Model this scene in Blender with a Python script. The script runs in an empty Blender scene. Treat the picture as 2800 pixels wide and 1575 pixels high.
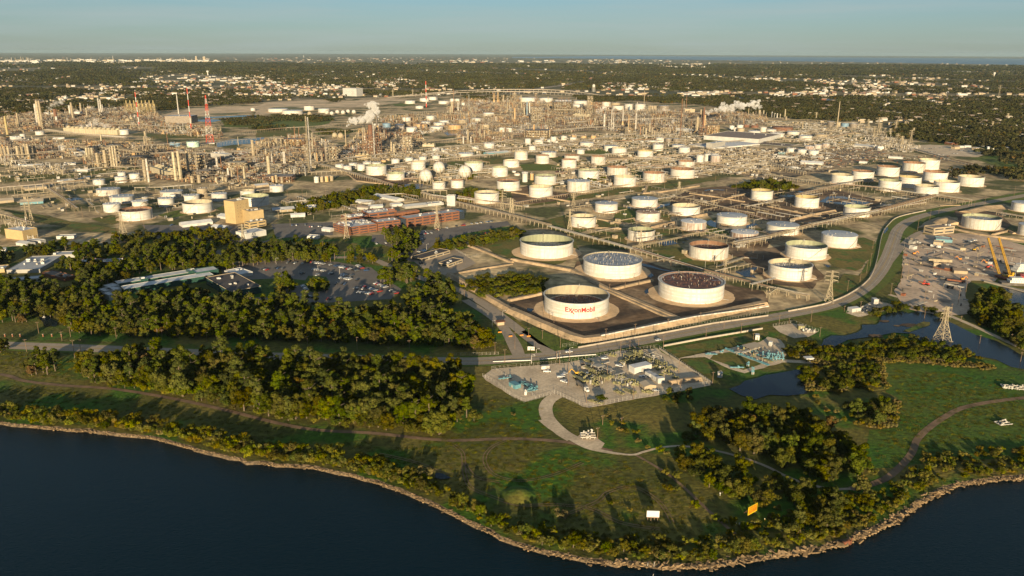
import bpy,math,random
from mathutils import Vector,Matrix,Euler
R=math.radians
random.seed(7)
rnd=random.random
def ru(a,b):return a+(b-a)*random.random()
sc=bpy.context.scene
COL=sc.collection

# ---------------------------------------------------------------- camera
CAM_H=225.0
PITCH,ROLL,LENS=16.48,0.21,28.0
cam_d=bpy.data.cameras.new('camera');cam=bpy.data.objects.new('camera',cam_d);COL.objects.link(cam)
cam_d.lens=LENS;cam_d.sensor_width=36;cam_d.clip_start=1;cam_d.clip_end=200000
MROT=Matrix.Rotation(R(90-PITCH),3,'X') @ Matrix.Rotation(R(ROLL),3,'Z')
cam.matrix_world=Matrix.Translation((0,0,CAM_H)) @ MROT.to_4x4()
sc.camera=cam
sc.render.resolution_x,sc.render.resolution_y=1024,576
sc.view_settings.view_transform='Standard';sc.view_settings.look='None'
sc.view_settings.exposure=1.2;sc.view_settings.gamma=1
sc.cycles.max_bounces=4;sc.cycles.diffuse_bounces=2;sc.cycles.glossy_bounces=2
sc.cycles.transmission_bounces=2;sc.cycles.volume_bounces=1;sc.cycles.transparent_max_bounces=8
sc.cycles.use_denoising=True
sc.cycles.sample_clamp_indirect=4
sc.render.use_persistent_data=False

# ---------------------------------------------------------------- sky and sun
SUN_EL,SUN_AZ=8.8,0.5          # degrees; the sun stands low behind the camera
w=bpy.data.worlds.new('World');sc.world=w;w.use_nodes=True
nt=w.node_tree;nt.nodes.clear()
wo=nt.nodes.new('ShaderNodeOutputWorld');bg=nt.nodes.new('ShaderNodeBackground')
sky=nt.nodes.new('ShaderNodeTexSky');sky.sky_type='NISHITA';sky.sun_disc=False
sky.sun_elevation=R(SUN_EL);sky.sun_rotation=R(180-SUN_AZ);sky.altitude=200
sky.air_density=1.0;sky.dust_density=0.3;sky.ozone_density=4.8
bg.inputs['Strength'].default_value=0.05
# thin high cloud streaks mixed into the sky by direction
tcw=nt.nodes.new('ShaderNodeTexCoord');mpw=nt.nodes.new('ShaderNodeMapping');mpw.inputs['Scale'].default_value=(1.6,1.0,26)
nzw=nt.nodes.new('ShaderNodeTexNoise');nzw.inputs['Scale'].default_value=2.2;nzw.inputs['Detail'].default_value=6
crw=nt.nodes.new('ShaderNodeValToRGB');crw.color_ramp.elements[0].position=.42;crw.color_ramp.elements[1].position=.75
crw.color_ramp.elements[0].color=(.28,.28,.28,1);crw.color_ramp.elements[1].color=(.75,.75,.75,1)
mxw=nt.nodes.new('ShaderNodeMix');mxw.data_type='RGBA';mxw.inputs[7].default_value=(3.7,4.4,4.35,1)
nt.links.new(tcw.outputs['Generated'],mpw.inputs[0]);nt.links.new(mpw.outputs[0],nzw.inputs['Vector']);nt.links.new(nzw.outputs['Fac'],crw.inputs[0]);nt.links.new(crw.outputs[0],mxw.inputs[0])
nt.links.new(sky.outputs['Color'],mxw.inputs[6]);nt.links.new(mxw.outputs[2],bg.inputs['Color']);nt.links.new(bg.outputs[0],wo.inputs['Surface'])
sd=bpy.data.lights.new('sun','SUN');sd.energy=5.0;sd.angle=R(0.5);sd.color=(1.0,0.785,0.48)
so=bpy.data.objects.new('sun',sd);COL.objects.link(so)
ldir=Vector((-math.sin(R(SUN_AZ))*math.cos(R(SUN_EL)),math.cos(R(SUN_AZ))*math.cos(R(SUN_EL)),-math.sin(R(SUN_EL))))
so.rotation_euler=ldir.to_track_quat('-Z','Y').to_euler();so.location=(0,-50,300)

# ---------------------------------------------------------------- from the photograph to the ground plane
FPX=LENS/36*2800
TILE={'S':(0,0,1),'V':(0,0,1.08696)}
for _i,_x in enumerate((0,700,1400,2100)):
 for _c,_y in (('A',100),('B',450),('C',800)):
  TILE[_c+str(_i)]=(_x,_y,.27603)
TILE['D0']=(1000,1150,.34938);TILE['D1']=(1900,1150,.34938)
TILE['E0']=(1300,920,.14145);TILE['E1']=(1640,920,.14145);TILE['E3']=(2450,600,.13801);TILE['E4']=(1960,900,.13199)
TILE['F0']=(0,230,.1967);TILE['F1']=(860,250,.1967);TILE['F2']=(1280,230,.1967)
def src(c,x,y):
 a,b,k=TILE[c];return a+x*k,b+y*k
def ground(px,py,z=0.0):
 d=MROT @ Vector(((px-1400)/FPX,-(py-787.5)/FPX,-1))
 t=(z-CAM_H)/d.z
 return Vector((d.x*t,d.y*t,z))
def g(c,x,y,z=0.0):return ground(*src(c,x,y),z)
MINV=MROT.inverted()
def proj(v):
 q=MINV @ (Vector(v)-Vector((0,0,CAM_H)))
 return 1400+FPX*q.x/-q.z,787.5-FPX*q.y/-q.z
def height_at(base,px_y):
 # height whose image row above the base point is px_y
 lo,hi=0.0,400.0
 for _ in range(40):
  m=(lo+hi)/2
  if proj((base.x,base.y,m))[1]>px_y:lo=m
  else:hi=m
 return lo
def depth(v):return-(MINV @ (Vector((v[0],v[1],0))-Vector((0,0,CAM_H)))).z
def poly(c,pts):return [g(c,x,y).to_2d() for x,y in pts]
def inside(p,pl):
 x,y=p[0],p[1];r=False;j=len(pl)-1
 for i in range(len(pl)):
  a,b=pl[i],pl[j]
  if (a[1]>y) !=(b[1]>y) and x<(b[0]-a[0])*(y-a[1])/(b[1]-a[1])+a[0]:r=not r
  j=i
 return r

# ---------------------------------------------------------------- materials
MATS={}
def ramp_mix(nt,fac,c1,c2,lo,hi):
 cr=nt.nodes.new('ShaderNodeValToRGB');cr.color_ramp.elements[0].position=lo;cr.color_ramp.elements[1].position=hi
 cr.color_ramp.elements[0].color=(*c1,1);cr.color_ramp.elements[1].color=(*c2,1)
 nt.links.new(fac,cr.inputs[0]);return cr.outputs[0]
def mat(name,col,rough=.8,col2=None,scale=.1,lo=.35,hi=.65,detail=4,stretch=(1,1,1),col3=None,scale3=.02,lo3=.45,hi3=.6,
  metal=0,bump=0,bscale=1.,spec=.3,objvar=0.0,fine=None,stretch3=(1,1,1)):
 m=bpy.data.materials.new(name);m.use_nodes=True;MATS[name]=m
 nt=m.node_tree;b=nt.nodes['Principled BSDF']
 b.inputs['Roughness'].default_value=rough;b.inputs['Metallic'].default_value=metal
 b.inputs['Specular IOR Level'].default_value=spec
 b.inputs['Base Color'].default_value=(*col,1)
 tc=nt.nodes.new('ShaderNodeTexCoord');oi=nt.nodes.new('ShaderNodeObjectInfo')
 sh=nt.nodes.new('ShaderNodeVectorMath');sh.operation='MULTIPLY_ADD'
 cb=nt.nodes.new('ShaderNodeCombineXYZ')
 for i in range(2):nt.links.new(oi.outputs['Random'],cb.inputs[i])
 sh.inputs[1].default_value=(1,1,1)
 mul=nt.nodes.new('ShaderNodeVectorMath');mul.operation='SCALE';mul.inputs['Scale'].default_value=300 if objvar>=0 and name[:1] !='_' else 0
 nt.links.new(cb.outputs[0],mul.inputs[0]);nt.links.new(tc.outputs['Object'],sh.inputs[0]);nt.links.new(mul.outputs[0],sh.inputs[2])
 vec=sh.outputs[0]
 def noise(s,st,det=detail):
  mp=nt.nodes.new('ShaderNodeMapping');mp.inputs['Scale'].default_value=st
  n=nt.nodes.new('ShaderNodeTexNoise');n.inputs['Scale'].default_value=s;n.inputs['Detail'].default_value=det
  nt.links.new(vec,mp.inputs[0]);nt.links.new(mp.outputs[0],n.inputs['Vector']);return n.outputs['Fac']
 out=None
 if col2 is not None:out=ramp_mix(nt,noise(scale,stretch),col,col2,lo,hi)
 if col3 is not None:
  f=ramp_mix(nt,noise(scale3,stretch3),(0,0,0),(1,1,1),lo3,hi3)
  mx=nt.nodes.new('ShaderNodeMix');mx.data_type='RGBA'
  nt.links.new(f,mx.inputs[0]);nt.links.new(out,mx.inputs[6]);mx.inputs[7].default_value=(*col3,1);out=mx.outputs[2]
 if fine is not None:
  f=ramp_mix(nt,noise(fine[0],(1,1,1),6),(1-fine[1],)*3,(1+fine[1],)*3,.3,.7)
  mx=nt.nodes.new('ShaderNodeMix');mx.data_type='RGBA';mx.blend_type='MULTIPLY';mx.inputs[0].default_value=1
  if out is None:mx.inputs[6].default_value=(*col,1)
  else:nt.links.new(out,mx.inputs[6])
  nt.links.new(f,mx.inputs[7]);out=mx.outputs[2]
 if objvar>0:
  hs=nt.nodes.new('ShaderNodeHueSaturation')
  mr=nt.nodes.new('ShaderNodeMapRange');mr.inputs['To Min'].default_value=1-objvar;mr.inputs['To Max'].default_value=1+objvar
  nt.links.new(oi.outputs['Random'],mr.inputs[0]);nt.links.new(mr.outputs[0],hs.inputs['Value'])
  if out is None:hs.inputs['Color'].default_value=(*col,1)
  else:nt.links.new(out,hs.inputs['Color'])
  out=hs.outputs[0]
 if out is not None:nt.links.new(out,b.inputs['Base Color'])
 if bump:
  bp=nt.nodes.new('ShaderNodeBump');bp.inputs['Strength'].default_value=1;bp.inputs['Distance'].default_value=bump
  nt.links.new(noise(bscale,(1,1,1),3),bp.inputs['Height']);nt.links.new(bp.outputs[0],b.inputs['Normal'])
 return m
def leafmat(name,c1,c2,hue=.03,val=.35):
 m=bpy.data.materials.new(name);m.use_nodes=True;MATS[name]=m
 nt=m.node_tree;b=nt.nodes['Principled BSDF'];b.inputs['Roughness'].default_value=.9;b.inputs['Specular IOR Level'].default_value=0
 oi=nt.nodes.new('ShaderNodeObjectInfo');tc=nt.nodes.new('ShaderNodeTexCoord')
 n=nt.nodes.new('ShaderNodeTexNoise');n.inputs['Scale'].default_value=.35;n.inputs['Detail'].default_value=2
 nt.links.new(tc.outputs['Object'],n.inputs['Vector'])
 o=ramp_mix(nt,n.outputs['Fac'],c1,c2,.35,.65)
 wn=nt.nodes.new('ShaderNodeTexWhiteNoise');wn.noise_dimensions='1D';nt.links.new(oi.outputs['Random'],wn.inputs['W'])
 sp=nt.nodes.new('ShaderNodeSeparateColor');nt.links.new(wn.outputs['Color'],sp.inputs[0])
 hs=nt.nodes.new('ShaderNodeHueSaturation')
 for k,(lo,hi),s in ((0,(.5-hue,.5+hue*.5),'Hue'),(1,(1-val,1+val),'Value'),(2,(.8,1.1),'Saturation')):
  mr=nt.nodes.new('ShaderNodeMapRange');mr.inputs['To Min'].default_value=lo;mr.inputs['To Max'].default_value=hi
  nt.links.new(sp.outputs[k],mr.inputs[0]);nt.links.new(mr.outputs[0],hs.inputs[s])
 nt.links.new(o,hs.inputs['Color']);nt.links.new(hs.outputs[0],b.inputs['Base Color'])
 return m
W=(.62,.60,.55)
mat('white_paint',(.47,.46,.44),.6,(.33,.30,.25),.55,.45,.85,stretch=(1,1,.09),objvar=.06,fine=(.25,.08),col3=(.39,.37,.33),scale3=1.,lo3=.5,hi3=.54,stretch3=(.02,.02,.5))
mat('dirty_paint',(.42,.41,.38),.6,(.30,.25,.20),.55,.42,.7,stretch=(1,1,.07),objvar=.05,fine=(.3,.15))
mat('rusty_paint',(.42,.40,.37),.7,(.20,.13,.10),.8,.38,.6,stretch=(1,1,.05),objvar=.05)
mat('orange_paint',(.38,.22,.08),.7,(.38,.31,.20),.6,.4,.65,stretch=(1,1,.1),objvar=.1)
mat('tan_paint',(.30,.25,.17),.7,(.20,.16,.11),.4,.4,.7,objvar=.12)
mat('brown_paint',(.17,.075,.045),.8,(.09,.05,.035),.3,objvar=.1)
mat('blue_paint',(.10,.17,.24),.6,(.14,.22,.30),.3,objvar=.1)
mat('mint_paint',(.36,.52,.42),.6,(.42,.55,.48),.3)
mat('grey_roof',(.36,.38,.41),.6,(.28,.30,.33),.15,objvar=.1,fine=(.5,.15))
mat('white_roof',(.55,.55,.55),.6,(.42,.43,.45),.15,objvar=.08,fine=(.5,.1))
mat('rust_roof',(.25,.15,.10),.8,(.42,.34,.28),.18,.4,.65,objvar=.1)
mat('green_inner',(.25,.265,.17),.6,(.19,.20,.13),.3,stretch=(1,1,.2),objvar=.12)
mat('cream_inner',(.36,.32,.22),.6,(.28,.24,.17),.3,stretch=(1,1,.2),objvar=.12)
mat('yellow_inner',(.32,.26,.12),.6,(.26,.20,.10),.3,stretch=(1,1,.2))
mat('rust_inner',(.20,.115,.07),.8,(.13,.07,.045),.3,stretch=(1,1,.2),objvar=.15)
mat('deck_grey',(.20,.22,.25),.5,(.34,.37,.42),.25,.4,.6,col3=(.10,.09,.09),scale3=.5,lo3=.5,hi3=.6)
mat('deck_rust',(.16,.07,.05),.8,(.05,.035,.035),.3,.4,.6,col3=(.16,.18,.22),scale3=.12,lo3=.62,hi3=.7)
mat('concrete',(.36,.32,.26),.85,(.27,.23,.19),.2,objvar=.1)
mat('steel',(.20,.17,.14),.6,(.13,.11,.09),.3,objvar=.2)
mat('cream_steel',(.36,.31,.21),.6,(.22,.18,.13),.3,objvar=.15)
mat('rust_steel',(.17,.085,.045),.8,(.18,.10,.06),.3,objvar=.25)
mat('dark_steel',(.06,.055,.05),.6,(.10,.09,.08),.3,objvar=.2)
mat('silver',(.46,.44,.40),.45,(.24,.22,.20),.3,objvar=.2)
mat('red_paint',(.45,.05,.03),.5);mat('logo_red',(.38,.008,.006),.6);mat('warn_red',(.32,.035,.004),.6)
mat('sign_white',(.52,.51,.48),.6);mat('yellow_paint',(.42,.24,.015),.5);mat('sign_yellow',(.42,.30,.01),.5)
mat('orange_machine',(.55,.20,.03),.5)
mat('black',(.02,.02,.02),.5);mat('glass',(.025,.035,.05),.15,spec=.6)
mat('light_blue',(.10,.24,.29),.5,(.08,.18,.22),.5,objvar=.1)
mat('valve_yellow',(.21,.20,.10),.6,(.15,.14,.07),.5,objvar=.15)
mat('brick',(.185,.078,.042),.85,(.135,.058,.033),.3,fine=(1.0,.15))
mat('beige_wall',(.36,.27,.14),.85,(.31,.23,.12),.1,fine=(.5,.08))
mat('tan_wall',(.34,.28,.19),.85,(.26,.21,.15),.1,objvar=.12)
mat('white_wall',(.42,.42,.40),.7,(.34,.33,.32),.15,objvar=.12)
mat('grey_wall',(.30,.29,.27),.8,(.25,.24,.22),.15,objvar=.15)
mat('green_glass',(.018,.055,.045),.25,(.026,.065,.055),.3,spec=.6)
mat('roof_light',(.42,.43,.44),.7,(.34,.35,.37),.12,objvar=.15,fine=(.3,.12))
mat('roof_dark',(.065,.055,.055),.85,(.09,.08,.075),.12,objvar=.2)
mat('roof_tan',(.40,.34,.26),.8,(.32,.27,.21),.1,objvar=.15)
mat('roof_brown',(.22,.17,.14),.8,(.16,.13,.11),.1,objvar=.3)
mat('wood',(.15,.10,.06),.9,(.15,.10,.07),1.)
mat('bark',(.13,.10,.075),.9,(.09,.07,.05),1.)
mat('rubble',(.23,.16,.088),.9,(.10,.068,.038),.5,objvar=.22,bump=.15,bscale=1.2)
mat('rust_metal',(.20,.07,.035),.8,(.12,.05,.03),.6)
for n,c in (('car_white',(.5,.5,.5)),('car_black',(.02,.02,.022)),('car_silver',(.33,.34,.35)),('car_red',(.30,.03,.02)),('car_blue',(.03,.06,.14)),('car_grey',(.10,.105,.11))):
 mat(n,c,.25,spec=.6)
leafmat('leaf_broad',(.029,.040,.002),(.074,.075,.004),.045,.35)
leafmat('leaf_pine',(.026,.039,.0025),(.058,.067,.004),.02,.3)
leafmat('leaf_shrub',(.060,.070,.003),(.125,.108,.006),.04,.35)
leafmat('leaf_autumn',(.085,.050,.010),(.085,.062,.012),.02,.3)
leafmat('leaf_reed',(.10,.09,.02),(.14,.105,.028),.02,.2)
leafmat('leaf_far',(.028,.032,.011),(.058,.054,.019),.02,.35)
# ground covers share the world position as texture space (leading underscore: no per-object offset)
mat('_land',(.045,.058,.006),.95,(.155,.122,.024),.012,.35,.65,detail=8,col3=(.042,.098,.004),scale3=.02,lo3=.5,hi3=.58,fine=(.25,.4),bump=.5,bscale=.5)
mat('_farland',(.060,.060,.022),.95,(.17,.13,.06),.0016,.4,.62,detail=9,col3=(.36,.28,.17),scale3=.0022,lo3=.58,hi3=.64,fine=(.02,.35),stretch=(1,1,1))
mat('_yard',(.56,.42,.235),.95,(.24,.175,.10),.022,.36,.64,detail=12,col3=(.075,.078,.020),scale3=.012,lo3=.49,hi3=.58,fine=(.12,.45))
mat('_plant',(.40,.29,.17),.95,(.17,.125,.08),.03,.35,.62,detail=10,col3=(.06,.05,.04),scale3=.02,lo3=.56,hi3=.62,fine=(.15,.35))  # brown works ground; shadow between the units is put into the dark tones
mat('_dirtyard',(.56,.42,.30),.95,(.38,.28,.20),.03,.35,.65,detail=9,col3=(.20,.15,.11),scale3=.03,lo3=.58,hi3=.68,fine=(.3,.2))
mat('_farmyard',(.62,.46,.29),.95,(.45,.34,.22),.012,.4,.6,detail=9,col3=(.13,.13,.06),scale3=.004,lo3=.55,hi3=.62,fine=(.05,.2))
mat('_soil',(.19,.115,.06),.95,(.06,.04,.026),.03,.35,.65,detail=8,col3=(.36,.25,.15),scale3=.02,lo3=.56,hi3=.7,fine=(.2,.3))
mat('_tandirt',(.68,.47,.27),.95,(.52,.36,.21),.03,.4,.7,detail=8,fine=(.25,.15))
mat('_grass',(.085,.090,.012),.95,(.16,.118,.030),.02,.35,.65,detail=8,col3=(.065,.105,.016),scale3=.06,lo3=.52,hi3=.6,fine=(.3,.3),bump=.2,bscale=.6)
mat('_lawn',(.075,.115,.010),.95,(.10,.11,.016),.03,.35,.65,detail=6,fine=(.3,.25),bump=.15,bscale=.8)
mat('_field',(.030,.088,.003),.95,(.070,.092,.008),.02,.35,.62,detail=8,fine=(.25,.45),bump=.5,bscale=.5)
mat('_asphalt',(.17,.15,.13),.85,(.12,.105,.095),.05,.3,.7,detail=6,fine=(.4,.12))
mat('_road',(.34,.27,.20),.85,(.26,.21,.155),.04,.3,.7,detail=6,fine=(.4,.12))
mat('_track',(.22,.14,.085),.95,(.12,.08,.05),.1,.35,.65,detail=6,fine=(.4,.25))
mat('_gravel',(.60,.475,.33),.95,(.42,.33,.23),.06,.35,.65,detail=8,fine=(.5,.18))
mat('_levee',(.40,.29,.18),.95,(.24,.18,.115),.05,.35,.65,detail=8,fine=(.3,.2))
mat('_rocky',(.13,.095,.06),.95,(.05,.038,.025),.4,.4,.6,detail=6,fine=(1.,.3),bump=.4,bscale=.7)
mat('paint_line',(.50,.48,.42),.8);mat('paint_yellow',(.50,.33,.06),.8)
def watermat(name,col,rough,bump,bscale):
 m=mat(name,col,rough,spec=.2);nt=m.node_tree;b=nt.nodes['Principled BSDF']
 b.inputs['IOR'].default_value=1.33
 tc=nt.nodes.new('ShaderNodeTexCoord');mp=nt.nodes.new('ShaderNodeMapping');mp.inputs['Rotation'].default_value=(0,0,R(25));mp.inputs['Scale'].default_value=(1,2.6,1)
 n=nt.nodes.new('ShaderNodeTexNoise');n.inputs['Scale'].default_value=bscale;n.inputs['Detail'].default_value=4
 bp=nt.nodes.new('ShaderNodeBump');bp.inputs['Distance'].default_value=bump;bp.inputs['Strength'].default_value=1
 nt.links.new(tc.outputs['Object'],mp.inputs[0]);nt.links.new(mp.outputs[0],n.inputs['Vector']);nt.links.new(n.outputs['Fac'],bp.inputs['Height']);nt.links.new(bp.outputs[0],b.inputs['Normal'])
watermat('_river',(.0,.009,.015),.25,.3,.45)
watermat('_pond',(.008,.016,.024),.15,.08,.5)
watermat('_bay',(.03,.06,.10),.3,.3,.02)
M=MATS

# ---------------------------------------------------------------- mesh builder
class MB:
 def __init__(s):s.v=[];s.f=[];s.m=[];s.mats=[]
 def mi(s,m):
  if m not in s.mats:s.mats.append(m)
  return s.mats.index(m)
 def add(s,vs,fs,m=None):
  o=len(s.v);s.v+=[tuple(q) for q in vs];s.f+=[tuple(i+o for i in f) for f in fs];k=s.mi(m) if m else 0
  s.m+=[k]*len(fs)
 def box(s,cx,cy,z0,sx,sy,sz,rot=0,m=None):
  c,n=math.cos(rot),math.sin(rot);vs=[]
  for z in (z0,z0+sz):
   for a,b in ((-1,-1),(1,-1),(1,1),(-1,1)):
    x,y=a*sx/2,b*sy/2;vs.append((cx+x*c-y*n,cy+x*n+y*c,z))
  s.add(vs,[(0,3,2,1),(4,5,6,7),(0,1,5,4),(1,2,6,5),(2,3,7,6),(3,0,4,7)],m)
 def bar(s,a,b,r,m=None,n=4,r2=None,cap=True):
  a=Vector(a);b=Vector(b);d=b-a
  if d.length<1e-6:return
  q=d.to_track_quat('Z','Y').to_matrix();r2=r if r2 is None else r2;vs=[]
  for p,rr in ((a,r),(b,r2)):
   for i in range(n):
    t=2*math.pi*(i+.5)/n;vs.append(p+q @ Vector((rr*math.cos(t),rr*math.sin(t),0)))
  fs=[(i,(i+1) % n,n+(i+1) % n,n+i) for i in range(n)]
  if cap:fs+=[tuple(range(n))[::-1],tuple(range(n,2*n))]
  s.add(vs,fs,m)
 def lathe(s,prof,n=32,c=(0,0),m=None,z=0):
  vs=[];fs=[]
  for r,h in prof:
   for i in range(n):
    t=2*math.pi*i/n;vs.append((c[0]+r*math.cos(t),c[1]+r*math.sin(t),z+h))
  for k in range(len(prof)-1):
   for i in range(n):
    j=(i+1) % n;fs.append((k*n+i,k*n+j,(k+1)*n+j,(k+1)*n+i))
  s.add(vs,fs,m)
 def sphere(s,c,r,n=20,m=None,sz=1):
  k=n//2;s.lathe([(max(r*math.sin(math.pi*i/k),1e-4),c[2]-r*sz*math.cos(math.pi*i/k)) for i in range(k+1)],n,c,m)
 def obj(s,name,m=None,parent=None,loc=(0,0,0),rz=0,smooth=False):
  o=bpy.data.objects.new(name,s.mesh(name,m,smooth));COL.objects.link(o);o.location=loc;o.rotation_euler=(0,0,rz)
  if parent:o.parent=parent
  return o
 def mesh(s,name,m=None,smooth=False):
  me=bpy.data.meshes.new(name);me.from_pydata(s.v,[],s.f)
  if s.mats:
   for q in s.mats:me.materials.append(M[q])
   me.polygons.foreach_set('material_index',s.m)
  elif m:me.materials.append(M[m])
  if smooth:
   me.polygons.foreach_set('use_smooth',[True]*len(me.polygons))
   try:me.set_sharp_from_angle(angle=R(40))
   except Exception:pass
  me.update();return me
def thing(name,label,cat,loc=(0,0,0),rz=0,group=None):
 o=bpy.data.objects.new(name,None);COL.objects.link(o);o.location=loc;o.rotation_euler=(0,0,rz)
 o.empty_display_size=1
 return tag(o,label,cat,group)
def tag(o,label,cat,group=None):
 o['label']=label;o['category']=cat
 if group:o['group']=group
 return o
def struct(o,kind='structure',label=None,cat=None):
 o['kind']=kind
 if label:o['label']=label;o['category']=cat
 return o
def dup(root,loc,rz=0,label=None,group=None,scale=None):
 r=root.copy();COL.objects.link(r);r.location=loc;r.rotation_euler=(0,0,rz)
 if scale:r.scale=scale
 if label:r['label']=label
 if group:r['group']=group
 for ch in CH.get(root.name,root.children):
  c=ch.copy();COL.objects.link(c);c.parent=r
  for gch in CH.get(ch.name,()):
   d=gch.copy();COL.objects.link(d);d.parent=c
 return r
CH={}
def cache_children(root):
 CH[root.name]=[c for c in bpy.data.objects if c.parent is root]
 for c in CH[root.name]:CH[c.name]=[q for q in bpy.data.objects if q.parent is c]
ORD=['first','second','third','fourth','fifth','sixth','seventh','eighth','ninth','tenth','eleventh','twelfth','thirteenth','fourteenth',
       'fifteenth','sixteenth','seventeenth','eighteenth','nineteenth','twentieth','21st','22nd','23rd','24th','25th','26th','27th','28th','29th','30th','31st','32nd','33rd','34th','35th','36th','37th','38th','39th','40th']+['%dth' % i for i in range(41,99)]
# ---------------------------------------------------------------- the land, the river and the sheets laid on the land
SHORE_V=[(-900,1035),(-260,1045),(-120,1052),(0,1058),(60,1066),(120,1072),(200,1079),(300,1087),(380,1096),(440,1110),(500,1128),(560,1140),(630,1156),(700,1165),(790,1172),(860,1184),(920,1200),(980,1218),(1040,1240),(1090,1262),(1150,1292),(1200,1315),(1260,1345),(1330,1372),(1400,1388),(1470,1402),(1540,1410),(1620,1413),(1700,1417),(1770,1420),(1830,1408),(1900,1395),(1980,1385),(2060,1372),(2110,1362),(2160,1342),(2200,1325),(2250,1300),(2290,1270),(2340,1240),(2400,1215),(2460,1205),(2520,1198),(2576,1196),(2700,1186),(2900,1170),(3500,1150)]
def jitter(pts,step,amp,closed=True,seed=1):
 rr=random.Random(seed);out=[];n=len(pts)
 for i in range(n if closed else n-1):
  a,b=Vector(pts[i][:2]),Vector(pts[(i+1) % n][:2]);L=(b-a).length;k=max(1,int(L/step))
  for q in range(k):
   p=a.lerp(b,q/k)
   if q or i:p=p+Vector((rr.gauss(0,amp),rr.gauss(0,amp)))
   out.append(p)
 if not closed:out.append(Vector(pts[-1][:2]))
 return out
SHORE=[g('V',x,y).to_2d() for x,y in SHORE_V]
shore=jitter(SHORE,6,.9,False,3)
RFAR=95000.0
far=[Vector((RFAR*math.cos(R(a)),RFAR*math.sin(R(a)))) for a in range(4,177,2)]
def sheet(name,pts,z,m,kind='structure'):
 b=MB();b.add([(p[0],p[1],z) for p in pts],[tuple(range(len(pts)))],m)
 o=b.obj(name)
 # keep normals upward
 if o.data.polygons[0].normal.z<0:o.data.flip_normals()
 return struct(o,kind)
NEARLIM=2300.0
_nl=[Vector((NEARLIM*1.2,NEARLIM)),Vector((-NEARLIM*1.2,NEARLIM))]
sheet('ground',shore+_nl,0,'_land')
land_far=sheet('far_land',[_nl[1],_nl[0]]+far,0,'_farland')
# bank: from the edge of the land down into the water
b=MB();n=len(shore);vs=[]
nrm=[]
for i,p in enumerate(shore):
 t=(shore[min(i+1,n-1)]-shore[max(i-1,0)]).normalized();nv=Vector((t.y,-t.x));nrm.append(nv)
 vs+=[(p.x,p.y,0),(p.x+nv.x*1.2,p.y+nv.y*1.2,-.8),(p.x+nv.x*2.6,p.y+nv.y*2.6,-3.2)]
b.add(vs,[f for i in range(n-1) for f in ((3*i,3*i+1,3*i+4,3*i+3),(3*i+1,3*i+2,3*i+5,3*i+4))],'_rocky')
struct(b.obj('river_bank'))
b=MB();b.add([(-3000,-400,-1.6),(3000,-400,-1.6),(3000,900,-1.6),(-3000,900,-1.6)],[(0,1,2,3)],'_river');struct(b.obj('river'))

def strip_pts(pts,w):
 n=len(pts);L=[];Rr=[]
 for i,p in enumerate(pts):
  t=(pts[min(i+1,n-1)]-pts[max(i-1,0)]).normalized();nv=Vector((-t.y,t.x));ww=w(i/(n-1)) if callable(w) else w
  L.append(p+nv*ww/2);Rr.append(p-nv*ww/2)
 return L,Rr
def smooth(pts,k=5):
 # Catmull-Rom through the points
 out=[];n=len(pts)
 for i in range(n-1):
  p0,p1,p2,p3=pts[max(i-1,0)],pts[i],pts[i+1],pts[min(i+2,n-1)]
  for q in range(k):
   t=q/k
   out.append(.5*((2*p1)+(p2-p0)*t+(2*p0-5*p1+4*p2-p3)*t*t+(3*p1-p0-3*p2+p3)*t**3))
 out.append(pts[-1]);return out
def strip(name,code,pts,w,z,m,sm=5,world=None,off=0):
 P=world or [g(code,x,y).to_2d() for x,y in pts]
 if sm:P=smooth(P,sm)
 if off:
  L,_=strip_pts(P,abs(off)*2);P=L if off>0 else _
 L,Rr=strip_pts(P,w);b=MB();n=len(P);vs=[]
 for i in range(n):vs+=[(L[i].x,L[i].y,z),(Rr[i].x,Rr[i].y,z)]
 b.add(vs,[(2*i,2*i+1,2*i+3,2*i+2) for i in range(n-1)],m)
 return struct(b.obj(name)),P
def ridge(name,code,pts,wb,wt,h,m,sm=0,world=None,closed=False):
 P=world or [g(code,x,y).to_2d() for x,y in pts]
 if sm:P=smooth(P,sm)
 P=jitter(P,8,.25,False,len(P))
 A,D=strip_pts(P,wb);B_,C=strip_pts(P,wt);b=MB();n=len(P);vs=[]
 for i in range(n):vs+=[(A[i].x,A[i].y,-.02),(B_[i].x,B_[i].y,h),(C[i].x,C[i].y,h),(D[i].x,D[i].y,-.02)]
 fs=[(4*i+k,4*i+4+k,4*i+5+k,4*i+1+k) for i in range(n-1) for k in range(3)]+[(0,1,2,3),(4*n-1,4*n-2,4*n-3,4*n-4)]
 b.add(vs,fs,m);return struct(b.obj(name))
def patch(name,code,pts,z,m,step=8,amp=1.0,seed=1):
 return sheet(name,jitter([g(code,x,y).to_2d() for x,y in pts],step,amp,True,seed),z,m)

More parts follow.
